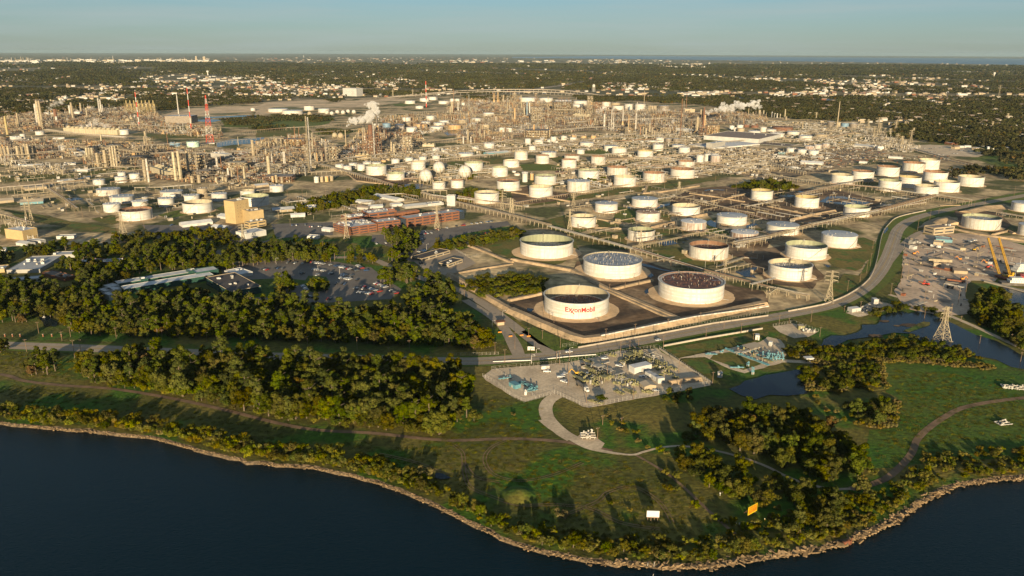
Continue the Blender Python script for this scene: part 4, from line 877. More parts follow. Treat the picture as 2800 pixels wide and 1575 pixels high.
# columns, stacks and vessels read off the photograph: tile, x, top, base, width, material, kind
CL=[]
def add(c,s):
 for q in s:CL.append((c,)+q)
add('A0',[(75,790,970,25,'yellow_inner','s'),(372,665,850,24,'silver','c'),(398,630,900,20,'cream_steel','c'),(424,632,905,20,'tan_paint','c'),(557,715,830,32,'brown_paint','c'),(565,790,850,24,'silver','c'),(700,680,790,20,'silver','c'),(725,650,825,18,'tan_paint','c'),(808,655,770,14,'tan_paint','c'),(865,705,800,12,'cream_steel','c'),(990,605,765,14,'silver','c'),(1008,622,765,10,'silver','c'),(1024,670,765,8,'silver','c'),
 (1447,935,1060,18,'tan_paint','c'),(1465,988,1100,26,'cream_inner','c'),(1438,985,1090,14,'tan_paint','c'),(1015,965,1115,18,'cream_inner','s'),(188,755,893,14,'tan_paint','c'),(172,815,893,14,'tan_paint','c'),
 (185,1080,1210,26,'tan_paint','v'),(225,1085,1205,26,'tan_paint','v'),(263,1060,1200,24,'tan_paint','v'),(289,1060,1205,24,'tan_paint','v'),(313,1085,1200,22,'cream_inner','v'),(350,1080,1190,24,'tan_paint','v'),(20,1085,1180,20,'tan_paint','v'),(55,1085,1180,20,'tan_paint','v'),(90,1080,1180,20,'tan_paint','v'),
 (866,1100,1200,20,'cream_inner','v'),(893,1100,1200,20,'cream_inner','v'),(920,1100,1200,20,'cream_inner','v'),(1110,1090,1290,14,'cream_steel','c'),(1135,1082,1290,14,'cream_steel','c'),(1160,1082,1290,14,'cream_steel','c'),
 (1743,1140,1422,28,'cream_inner','v'),(1788,1130,1414,30,'cream_inner','v'),(1870,1130,1370,24,'tan_paint','c'),(1445,1215,1432,26,'tan_paint','c'),(1475,1208,1442,20,'silver','c'),(1958,1160,1300,26,'tan_paint','c'),(1985,1158,1300,26,'tan_paint','c'),(2012,1160,1305,26,'tan_paint','c'),(2155,1180,1330,18,'silver','c'),(2195,1180,1320,8,'rust_steel','s'),(2265,1300,1400,18,'silver','c'),(2300,1290,1420,14,'tan_paint','c'),(2362,1270,1442,8,'rust_steel','s'),(2425,1282,1440,18,'cream_inner','c'),(1905,1378,1449,30,'tan_paint','v'),(1975,1370,1449,30,'tan_paint','v'),(2240,1392,1449,30,'tan_paint','v'),(1052,1120,1292,30,'tan_paint','c'),(975,1150,1290,26,'tan_paint','c'),(2510,1022,1180,26,'tan_paint','c'),(1665,950,1090,6,'rust_steel','s'),(2362,990,1080,6,'cream_steel','s'),(2145,1395,1449,22,'cream_inner','v'),(2210,1385,1449,18,'cream_inner','v')])
add('A1',[(565,955,1145,10,'cream_inner','c'),(205,1005,1080,16,'tan_paint','c'),(252,1005,1090,14,'tan_paint','c'),(893,925,1110,13,'tan_paint','f'),(1058,880,1040,9,'cream_inner','s'),(1078,865,1040,13,'tan_paint','c'),(1142,870,1150,44,'brown_paint','c'),(1207,790,1100,20,'dark_steel','c'),(1214,880,1110,18,'orange_paint','c'),(1228,965,1090,14,'tan_paint','c'),(1165,850,1120,8,'silver','s'),(700,1035,1170,28,'steel','c'),(1370,1060,1180,12,'cream_inner','c'),(1343,1040,1150,16,'tan_paint','c'),(1465,980,1095,18,'tan_paint','c'),(1500,980,1095,18,'cream_inner','c'),(1532,980,1095,18,'tan_paint','c'),(2100,920,1055,14,'tan_paint','c'),(2055,985,1060,12,'silver','c'),(2130,992,1060,10,'silver','c'),(2190,860,1048,7,'rust_steel','s'),(2220,912,995,14,'tan_paint','c'),(2265,925,1020,12,'tan_paint','c'),(2300,915,1000,12,'tan_paint','c'),(133,1180,1400,34,'cream_inner','c'),(278,1140,1265,12,'silver','c'),(291,1140,1270,10,'silver','c'),(100,1110,1180,8,'cream_inner','c'),
 (1960,520,765,6,'rust_steel','s'),(2110,570,690,6,'silver','s'),(1943,640,762,14,'cream_inner','c'),(1925,690,770,10,'tan_paint','c'),(2003,650,745,10,'silver','c'),(2240,840,975,7,'rust_steel','s'),(2358,555,650,9,'orange_paint','f'),(2397,552,650,9,'orange_paint','f'),(2450,575,645,12,'tan_paint','c'),(2490,645,745,10,'tan_paint','c'),(318,960,1085,6,'rust_steel','s'),(355,965,1070,6,'rust_steel','s'),(390,885,1075,8,'rust_steel','s'),(433,900,1075,8,'rust_steel','s'),(10,1040,1180,10,'steel','s'),(160,1160,1260,12,'silver','c'),(655,1150,1240,10,'tan_paint','c'),(170,1380,1449,26,'orange_paint','v'),(203,1370,1449,22,'tan_paint','v'),(260,1390,1449,22,'tan_paint','v'),(590,1150,1245,12,'cream_inner','c'),(606,1150,1245,10,'orange_paint','c'),(740,1090,1230,12,'tan_paint','c'),(770,1095,1230,12,'cream_inner','c'),(795,1090,1235,10,'rust_steel','c'),(1270,900,990,10,'steel','c')])
add('A2',[(25,545,650,14,'tan_paint','c'),(27,705,838,16,'orange_paint','c'),(148,640,782,12,'blue_paint','c'),(172,655,785,9,'silver','c'),(120,700,790,12,'cream_inner','c'),(355,590,775,8,'tan_paint','s'),(465,600,680,6,'rust_steel','s'),(492,600,680,6,'rust_steel','s'),(521,595,680,6,'rust_steel','s'),(562,605,690,6,'rust_steel','s'),(912,765,912,19,'silver','c'),(985,715,885,9,'silver','s'),(1003,735,922,8,'silver','s'),(1095,712,882,8,'silver','f'),(1152,780,960,9,'orange_paint','s'),(1228,648,935,9,'silver','s'),(1222,760,940,12,'silver','c'),(1360,858,962,14,'tan_paint','c'),(1305,535,725,7,'tan_paint','s'),(1725,560,702,7,'rust_steel','s'),(1832,790,935,26,'tan_paint','c'),(1905,775,905,16,'orange_paint','c'),(1893,700,905,16,'brown_paint','c'),(160,870,985,10,'tan_paint','c'),(217,870,990,15,'orange_paint','c'),(260,920,982,13,'tan_paint','c'),(289,868,985,14,'brown_paint','c'),(313,870,970,7,'rust_steel','s'),(340,905,975,12,'tan_paint','c'),(350,905,975,10,'cream_inner','c'),(368,890,965,8,'rust_steel','c'),(955,850,922,14,'cream_inner','c'),(1040,850,920,8,'dark_steel','c'),(822,810,870,10,'cream_inner','c'),(780,820,870,14,'rust_steel','v'),(800,825,870,14,'rust_steel','v'),(845,825,868,14,'silver','v'),(1402,680,745,8,'dark_steel','s'),(1195,670,760,10,'dark_steel','c'),(1160,690,750,8,'blue_paint','c'),(90,580,720,7,'cream_inner','c'),(635,600,680,7,'steel','s'),(1270,895,975,14,'rust_steel','c'),(1300,890,975,14,'tan_paint','c'),(1325,905,985,12,'cream_inner','c'),(1385,900,985,10,'tan_paint','c'),(1410,930,990,10,'tan_paint','c'),(1940,870,955,22,'tan_paint','v'),(1985,890,960,36,'orange_paint','v'),(2020,885,955,34,'cream_inner','v'),(1875,740,900,12,'rust_steel','c'),(2340,710,790,8,'tan_paint','s'),(2450,725,780,20,'tan_paint','c'),(2490,730,780,12,'cream_inner','c'),(2385,745,795,10,'tan_paint','c'),(2065,765,815,8,'silver','c'),(1870,720,780,14,'tan_paint','c'),(205,900,990,8,'rust_steel','s')])
add('A3',[(338,840,912,13,'tan_paint','c'),(163,718,830,9,'cream_inner','c'),(38,745,800,13,'silver','c'),(65,758,800,12,'silver','c'),(90,760,805,10,'silver','c'),(120,765,805,10,'cream_inner','c'),(180,790,835,8,'tan_paint','c'),(682,640,912,12,'tan_paint','f2')])
AREA=[('A0','in the left units'),('A1','in the plume units'),('A2','in the middle units'),('A3','at the right end')]
mword={'yellow_inner':'yellow cream','silver':'silvery','cream_steel':'cream','tan_paint':'tan','brown_paint':'dark brown','cream_inner':'pale cream','rust_steel':'thin rust brown','steel':'grey brown','orange_paint':'orange brown','dark_steel':'black topped','blue_paint':'dark blue'}
cnt={};STK={}
for c,x,yt,yb,w_,m_,k in sorted(CL,key=lambda q:(q[0],q[1])):
 b0,h,d=vert(c,x,yt,yb,w_);key=(c,m_,k in 'sf' or k=='f2');cnt[key]=cnt.get(key,0)+1
 ar=dict(AREA)[c];kind='stack' if key[2] else 'column'
 lab='%s %s, %s such from the left %s' % (mword[m_],kind,ORD[cnt[key]-1],ar);grp=kind+'s '+ar
 FOOT.append((b0.x,b0.y,d))
 if k=='v':column(b0,h,d,m_,lab.replace('column','silo'),'silos '+ar,name='silo',cat='silo')
 elif k=='c':column(b0,h,d,m_,lab,grp)
 elif k=='f':stack(b0,h,d,m_,lab,grp,base='orange_paint',taper=.85)
 elif k=='f2':stack(b0,h,d,m_,lab,grp,taper=.5)
 else:stack(b0,h,d,m_,lab,grp)
 STK[(c,x)]=(b0,h)
# steel frames read off the photograph
def fr(c,xl,xr,yt,yb,mt,lab,dep=None):
 a,e=g(c,xl,yb),g(c,xr,yb);m_=(a+e)/2;h=height_at(m_,src(c,0,yt)[1]);w_=(e-a).length;dd=dep or w_*.7
 FOOT.append((m_.x,m_.y+dd/2,w_*.5));return frame(Vector((m_.x,m_.y+dd/2,0)),w_,dd,h,mt,lab,'steel structures',rot=ru(-.1,.1))
for a in [('A1',1062,1100,950,1160,'rust_steel','rusty frame left of the dark reactor tower'),('A1',1105,1190,990,1190,'rust_steel','rusty open frame in front of the dark reactor tower'),('A1',1195,1245,930,1190,'rust_steel','rusty frame right of the dark reactor tower'),
 ('A1',690,800,1090,1240,'cream_steel','pale framed unit left of the steaming stack'),('A1',1460,1545,990,1180,'tan_paint','tan frame right of the reactor tower'),('A1',490,545,1070,1240,'cream_steel','pale frame under the guyed masts'),('A1',265,460,1020,1085,'orange_paint','row of tan heater bays with thin rust stacks'),('A1',80,350,1390,1449,'rust_steel','low rusty frame left of the four upright vessels'),
 ('A2',185,300,700,850,'cream_steel','big pale lattice block in the middle units'),('A2',225,245,575,720,'rust_steel','narrow brown tower rising over the middle units'),('A2',745,798,588,760,'tan_paint','tall brown grey frame tower before the viaduct'),('A2',825,885,650,760,'rust_steel','rust and green frame right of the tall frame tower'),('A2',5,40,560,660,'tan_paint','tan frame at the left of the middle units'),('A2',400,600,650,740,'tan_paint','long furnace block with four thin stacks'),('A2',1860,1930,890,990,'rust_steel','rusty frame beside the warehouse'),('A2',1940,2050,880,975,'orange_paint','orange brown drum frame beside the warehouse'),('A2',130,375,930,1000,'tan_paint','long low tan unit above the small tanks'),('A2',1120,1180,900,990,'cream_steel','pale frame round the orange stack base'),('A2',960,1010,850,930,'white_paint','white boxed unit between silver stacks'),('A2',1480,1570,900,960,'tan_wall','square tan cooling box unit'),
 ('A0',610,750,1020,1190,'tan_paint','bulky tan process block left of the centre'),('A0',1080,1195,1080,1290,'cream_steel','pale frame with four slim columns'),('A0',940,1090,1160,1290,'tan_paint','tan frame left of the four slim columns'),('A0',1265,1395,1195,1265,'tan_paint','low open frame with a dark interior'),('A0',400,460,830,910,'tan_paint','frame under the pair of tall left columns'),('A0',540,620,830,900,'rust_steel','rusty frame under the dark brown column'),('A0',850,940,1105,1200,'steel','grey frame round three cream silos'),('A0',1430,1500,1000,1110,'tan_paint','frame behind the cream pair of vessels'),('A0',1940,2040,1170,1330,'tan_paint','tan frame right of the two tall cream silos'),('A0',2240,2420,1250,1330,'cream_steel','pale frame beside the beige boxed plant'),('A0',1950,2080,1330,1400,'steel','grey frame above the tan rusty tank')]:
 fr(*a)
# yellow framed modules of the new unit
for r_ in range(2):
 for i in range(8):
  a,h,d=vert('A0',1262+38*i+r_*12,628+r_*35,745+30*r_,30)
  t=frame(a,d*1.0,d*1.3,h*.72,'yellow_inner','yellow steel module, %s from the left in the %s row' % (ORD[i],['far','near'][r_]),'yellow framed modules',rot=0,name='process_module',cat='process module')
  b=MB();b.lathe([(d*.16,h*.4),(d*.16,h*.95),(.01,h)],10,m='yellow_inner');b.box(0,0,h*.8,d*.5,d*.5,.4,0,'yellow_inner');b.obj('top_drum',parent=t)
# cooling towers with fan stacks
def cooling(c,p0,p1,yt,dep,n,lab,mt='cream_inner'):
 a,e=g(c,*p0),g(c,*p1);d=(e-a);L=d.length;rz=math.atan2(d.y,d.x);m_=(a+e)/2;h=height_at(m_,src(c,0,yt)[1])
 nv=Vector((-math.sin(rz),math.cos(rz)));o=m_.to_2d()+nv*dep/2
 t=thing('cooling_tower',lab,'cooling tower',(o.x,o.y,0),rz);FOOT.append((o.x,o.y,L/2.4))
 b=MB();b.box(0,0,0,L,dep,h*.8,0,mt)
 for i in range(n*2+1):b.box(-L/2+L*i/(2*n),-dep/2-.15,0,.5,.3,h*.8,0,'tan_wall')
 for z in (.3,.55):b.box(0,-dep/2-.1,h*z,L,.25,.5,0,'grey_wall')
 b.obj('casing',parent=t)
 for i in range(n):
  x=-L/2+L*(i+.5)/n;r=min(L/n,dep)*.4;b=MB();b.lathe([(r,h*.8),(r*.85,h*.9),(r*.95,h),(r*.85,h),(r*.78,h*.9),(r*.75,h*.82),(.01,h*.82)],20,c=(x,0),m='cream_inner');b.obj('fan_stack',parent=t)
cooling('A0',(632,950),(1165,975),903,22,12,'long pale cooling tower trailing low steam')
cooling('A0',(1490,1345),(1680,1405),1300,26,6,'cooling tower with grey louvred sides beside the tall brown column')
cooling('A1',(985,1212),(1102,1218),1165,20,3,'squat cream cooling tower under the drifting steam','beige_wall')
cooling('A2',(605,790),(760,800),765,16,5,'low cooling tower right of the tall frame tower')
cooling('A1',(1650,1090),(1765,1092),1062,20,3,'small grey cooling tower between the tanks and the dark pond')
# water towers
def water_tower(c,x,yt,yb,w_,lab,mt='white_paint',single=False):
 b0,h,d=vert(c,x,yt,yb,w_);t=thing('water_tower',lab,'water tower',(b0.x,b0.y,0),0,'water towers');r=d/2
 b=MB();b.lathe([(.01,h*.55),(r*.8,h*.6),(r,h*.7),(r,h*.86),(r*.6,h*.96),(.01,h)] if not single else [(r*.4,h*.5),(r,h*.72),(r,h*.9),(.01,h)],20,m=mt);b.obj('tank',parent=t,smooth=True)
 b=MB()
 if single:b.lathe([(r*.45,0),(r*.35,h*.55)],12,m=mt)
 else:
  for i in range(6):a=1.047*i;b.bar((r*1.15*math.cos(a),r*1.15*math.sin(a),0),(r*.9*math.cos(a),r*.9*math.sin(a),h*.65),r*.07,mt)
  b.bar((0,0,0),(0,0,h*.6),r*.12,mt,8)
 b.obj('legs',parent=t)
water_tower('A2',808,470,548,28,'white legged water tower behind the right end of the viaduct')
water_tower('A0',2060,335,383,24,'white water tower on one stem in the far town on the left',single=True)
water_tower('A3',837,408,460,24,'white legged water tower in the woods on the upper right')
water_tower('A3',2235,350,415,20,'white water tower on one stem near the long white sheds on the right',single=True)
water_tower('A2',162,285,312,22,'short white water tower far behind the viaduct')
water_tower('A1',474,187,210,8,'tiny white water tower near the horizon',single=True)
water_tower('A0',2228,240,265,12,'tiny white water tower right of the distant refinery',single=True)
# ---------------------------------------------------------------- pipe racks
def rack(c,pts,w_,h,label,npipe=6,step=9,mt='cream_steel',group='pipe racks',tiers=1,world=None):
 P=world or [g(c,x,y).to_2d() for x,y in pts];o=P[0].copy();P=[p-o for p in P]
 t=thing('pipe_rack',label,'pipe rack',(o.x,o.y,0),0,group)
 b=MB();b2=MB()
 for i in range(len(P)-1):
  a,e=P[i],P[i+1];d=e-a;L=d.length
  if L<1:continue
  u=d/L;nv=Vector((-u.y,u.x));n=max(1,int(L/step))
  for k in range(n+1):
   q=a+u*L*k/n
   for s in (-.5,.5):r=q+nv*w_*s;b.bar((r.x,r.y,0),(r.x,r.y,h+.6),.22,mt,4)
   for ti in range(tiers):
    z=h-ti*2.6;r0,r1=q-nv*w_/2,q+nv*w_/2;b.bar((r0.x,r0.y,z),(r1.x,r1.y,z),.2,mt,4)
  for s in (-.5,.5):r0,r1=a+nv*w_*s,e+nv*w_*s;b.bar((r0.x,r0.y,h-.2),(r1.x,r1.y,h-.2),.16,mt,4)
  for ti in range(tiers):
   for k in range(npipe):
    s=-.42+.84*k/max(1,npipe-1);z=h-ti*2.6+.45;rr=random.choice((.16,.22,.3,.4));m_=random.choice(('silver','cream_inner','tan_paint','silver','steel','rust_steel'))
    r0,r1=a+nv*w_*s-u*.5,e+nv*w_*s+u*.5;b2.bar((r0.x,r0.y,z),(r1.x,r1.y,z),rr,m_,6)
 b.obj('bents',parent=t);b2.obj('pipes',parent=t);return t
RACKS=[
 ('S',[(866,453),(1040,503),(1205,552)],9,6,'broad pipe rack sloping down right beside the wood below the vessels',8,1),('S',[(1205,552),(1400,600),(1502,627)],8,6,'broad pipe rack behind the right end of the red brick office',8,1),
 ('S',[(1502,627),(1731,690),(1924,751)],8,4.5,'long pipe rack between the huge open tanks and the smaller tanks',8,1),('S',[(1924,751),(2100,798),(2208,822)],5,5,'pipe rack running along the levee behind the brown decked tank',4,1),
 ('S',[(1731,687),(1861,660),(1925,643)],3.5,5,'thin pipe rack branching right above the mottled grey tank',3,1),('S',[(1925,643),(2010,664),(2040,680)],3.5,5,'short pipe rack link behind the large cream tank',3,1),
 ('S',[(2010,680),(2100,662),(2216,629)],8,8,'heavy pipe rack in front of the large closed white tank, near section',7,2),('S',[(2216,629),(2279,616),(2404,588),(2552,547)],7,8,'heavy pipe rack rising right toward the road crossing, far section',7,2),
 ('S',[(2552,547),(2652,563)],7,9,'pipe bridge crossing over the main road on the right',5,2),('S',[(2100,486),(2271,511)],6,6,'pipe rack above the round soil island in the lagoon',5,1),('S',[(2271,511),(2400,522),(2541,544)],7,6,'pipe rack right of the lagoons meeting the heavy rack',6,1),
 ('S',[(2040,572),(2100,560),(2174,544)],5,4,'low pipe rack left of the yellow rimmed tank',5,1),('S',[(2174,544),(2293,516),(2390,497)],6,7,'pipe rack passing right behind the yellow rimmed tank',5,1),
 ('S',[(1405,562),(1565,535),(1662,520)],4,4,'pipe rack along the left part of the grass strip',4,1),('S',[(1662,520),(1770,503),(1960,470),(2050,455)],4,4,'pipe rack along the right part of the grass strip',4,1),
 ('S',[(2000,462),(2100,453),(2200,480)],6,7,'pipe rack junction at the far end of the grass strip',5,2),('S',[(2050,452),(1990,440),(1900,455),(1780,470)],4,5,'pipe rack behind the rust rimmed white tank',4,1),
 ('S',[(1740,507),(1660,487),(1600,480)],5,5,'pipe rack dropping left between two open tanks',4,1),('S',[(1780,530),(1850,545),(1960,562)],3,4,'thin pipe rack between grey roofed and grey decked tanks',3,1),
 ('S',[(1900,556),(2020,583),(2060,590)],4,4,'pipe rack beside the pond ringed tank',4,1),('S',[(2020,583),(2130,620),(2230,632)],4,4,'pipe rack right of the rust streaked tank',4,1),
 ('S',[(1300,560),(1180,545),(1140,533)],6,7,'pipe rack beside the white tower block',5,1),('S',[(1245,545),(1330,560),(1430,575)],6,6,'pipe rack in front of the white tanks right of the wood',5,1),
 ('S',[(0,535),(120,525),(235,513)],4,13,'high straight pipe bridge at the left edge above the blue shed',4,1),('S',[(135,525),(175,552),(210,580)],6,6,'short pipe rack dropping from the high bridge on the left',5,1),('S',[(-30,590),(20,600),(80,618)],5,6,'pipe rack beside the small beige tower at the left edge',5,1),
 ('A0',[(60,1230),(300,1222),(560,1200)],5,12,'long pipe bridge below the tan silos on the left',4,1),('A0',[(930,1215),(930,1300),(1010,1305)],4,9,'pipe bridge with a right angle left of the cooling tower',3,1),('A0',[(1100,1320),(1250,1330),(1500,1310)],4,7,'pipe rack above the white tanks in the left tank farm',4,1),
 ('A0',[(1050,900),(1400,905),(1650,930),(1880,915)],12,10,'long grey trestle left of the lattice tower',8,1),('A0',[(450,950),(700,985),(1000,1010),(1250,1030)],14,9,'broad trestle below the long cooling tower',8,2),('A0',[(2370,975),(2536,960)],8,9,'trestle crossing the inlet, left end',4,1),
 ('A1',[(0,955),(300,930),(520,920),(900,885),(1040,880)],8,8,'low trestle crossing the green marsh',5,1),('A1',[(560,975),(800,960),(1050,935)],8,7,'pipe rack behind the two dull spheres',5,1),('A0',[(2000,1105),(2300,1060),(2536,1040)],6,8,'pipe trestle beside the mint green tank',4,1),
 ('A1',[(560,1290),(900,1240),(1300,1190),(1700,1140),(2100,1100),(2536,1060)],9,7,'very long pipe rack crossing the middle of the works',7,1),('A1',[(780,1345),(1060,1310),(1100,1300)],4,5,'thin pipe rack in front of the small white tanks',3,1),
 ('A1',[(1280,1305),(1540,1265),(1900,1235),(2300,1200),(2536,1170)],8,6,'long pipe rack above the three spheres',6,1),('A1',[(1800,1160),(2000,1220),(2300,1275)],8,6,'pipe rack sloping down right behind the spheres',6,1),('A1',[(1540,1085),(1900,1050),(2300,1010),(2536,985)],9,9,'pipe rack below the dark pond',7,1),
 ('A1',[(1460,1435),(1800,1425),(2100,1385),(2330,1370)],5,5,'pipe rack weaving between the spheres and the wood',4,1),('A1',[(1860,920),(2200,900),(2536,880)],9,7,'pipe rack beyond the dark pond',6,1),('A1',[(1150,810),(1700,760),(2300,790),(2536,800)],9,7,'pipe rack at the back of the tanks near the far masts',6,1),
 ('A2',[(0,1140),(300,1115),(700,1060),(1100,1000),(1250,990)],9,7,'pipe rack below the line of small tanks',7,1),('A2',[(0,1000),(400,960),(700,930),(1100,915)],9,9,'pipe rack above the line of small tanks',7,2),('A2',[(700,1085),(1000,1060),(1500,1030)],8,6,'pipe rack behind the pair of overlapping tanks',6,1),
 ('A2',[(880,1200),(1230,1170),(1640,1120),(1900,1085),(2500,1030)],8,6,'pipe rack passing under the striped roofs',6,1),('A2',[(930,1240),(1200,1225),(1560,1210),(1850,1165)],8,5,'pipe rack above the weathered open tank',6,2),('A2',[(430,1385),(650,1340),(960,1330),(1100,1310)],5,5,'pipe rack beside the low rust drum',4,1),
 ('A2',[(1130,1310),(1400,1250),(1640,1270),(2100,1320),(2536,1360)],8,7,'long pipe rack behind the rust rimmed white tank going right',7,1),('A2',[(1230,1300),(1560,1310)],5,5,'short pipe rack between open tanks',4,1),('A2',[(1800,1310),(2200,1260),(2536,1220)],7,5,'pipe rack right of the small tank cluster',5,1),
 ('A2',[(560,880),(1000,850),(1500,830),(1850,850)],9,9,'pipe rack through the middle units',7,2),('A2',[(420,745),(900,750),(1500,760),(1850,780)],9,9,'pipe rack at the back of the middle units',7,2),('A3',[(0,1060),(250,1040),(600,1020),(900,960)],7,6,'pipe rack between the small tanks on the upper right',5,1),('A3',[(0,850),(400,840),(900,880)],8,6,'pipe rack behind the tanks at the far right end',5,1),('A3',[(1450,1130),(1800,1230),(2100,1300),(2536,1400)],5,4,'long low pipe rack beside the highway on the right',4,1),
 ('A0',[(0,1150),(350,1150)],6,9,'pipe rack behind the tan silos',5,1),('A0',[(380,1190),(700,1170),(800,1190)],6,10,'pipe rack right of the tan silos',6,2),('A0',[(1340,1150),(1560,1130),(1800,1110)],6,14,'high pipe bridge left of the two cream silos',4,1),('A0',[(1480,1200),(1750,1180),(2050,1190),(2500,1160)],9,9,'pipe rack behind the two cream silos',7,2),('A0',[(560,1110),(1000,1130),(1400,1180)],8,9,'pipe rack through the left units',6,2),
 ('B0',[(1100,205),(1300,185),(1480,160)],4,6,'pipe rack below the small white tanks on the left',4,1),('B0',[(1340,265),(1600,260),(1900,235)],4,6,'pipe rack behind the grey domed tanks',4,1),('B0',[(1690,425),(1830,400)],3,4,'short pipe rack beside the open white tank on the left',3,1),('B1',[(350,110),(600,100),(900,90)],4,5,'pipe rack above the four upright vessels',4,1),('B1',[(0,160),(140,210),(200,240)],4,5,'pipe rack by the tank behind the beige block',4,1),
 ('B1',[(1600,310),(1700,300),(1890,305)],4,8,'pipe rack ending at the white tower block',4,1),('B1',[(1250,330),(1450,320),(1600,345)],4,5,'pipe rack behind the grey sheds',3,1),('B3',[(2270,500),(2536,545),(2700,570)],6,4,'pipe rack behind the mint rimmed tank',5,1),('B3',[(930,140),(1010,185),(1000,200)],4,5,'pipe rack between the block of tanks',3,1),('B3',[(1350,430),(1550,400)],4,4,'pipe run by the road crossing',3,1),
 ('C3',[(0,60),(80,0),(300,60),(400,80)],3,5,'white pipe run at the corner of the levee by the road',2,1),('B2',[(2040,1020),(2300,930),(2420,940)],4,1.2,'bundle of low pipes right of the large cream tank',6,1)]
for i,(c,pts,w_,h,lab,npi,ti) in enumerate(RACKS):rack(c,pts,w_,h,lab,npi,9 if c[0] in 'SBC' else 12,'cream_steel' if i % 4 else 'tan_paint',tiers=ti)
# ---------------------------------------------------------------- viaduct
def viaduct(pts,h,w_,lab):
 P=smooth([g(*p).to_2d() for p in pts],4);o=P[0].copy();P=[p-o for p in P];t=thing('viaduct',lab,'viaduct',(o.x,o.y,0),0,'two decks of the curved viaduct')
 L,Rr=strip_pts(P,w_);n=len(P);hh=[h*min(1,i/(n*.22),(n-1-i)/(n*.2))+.6 for i in range(n)]
 b=MB();vs=[]
 for i in range(n):vs+=[(L[i].x,L[i].y,hh[i]),(L[i].x,L[i].y,hh[i]+3.2),(Rr[i].x,Rr[i].y,hh[i]+3.2),(Rr[i].x,Rr[i].y,hh[i])]
 b.add(vs,[(4*i+k,4*i+4+k,4*i+4+(k+1) % 4,4*i+(k+1) % 4) for i in range(n-1) for k in range(4)],'concrete');b.obj('deck',parent=t)
 b=MB()
 for i in range(1,n-1):
  for k in range(2):
   q=P[i].lerp(P[i+1],k/2);z=hh[i]
   if z>2:b.box(q.x,q.y,0,1.6,w_*.35,z,0,'grey_wall')
 b.obj('piers',parent=t)
viaduct([('A1',1300,606),('A1',1700,592),('A1',2200,572),('A2',-60,568),('A2',300,572),('A2',600,586),('A2',840,605)],11,13,'pale curved road viaduct behind the works, near lower deck')
viaduct([('A1',1360,596),('A1',1800,578),('A1',2250,558),('A2',-10,552),('A2',350,556),('A2',650,572),('A2',900,590)],15,13,'pale curved road viaduct behind the works, far upper deck')
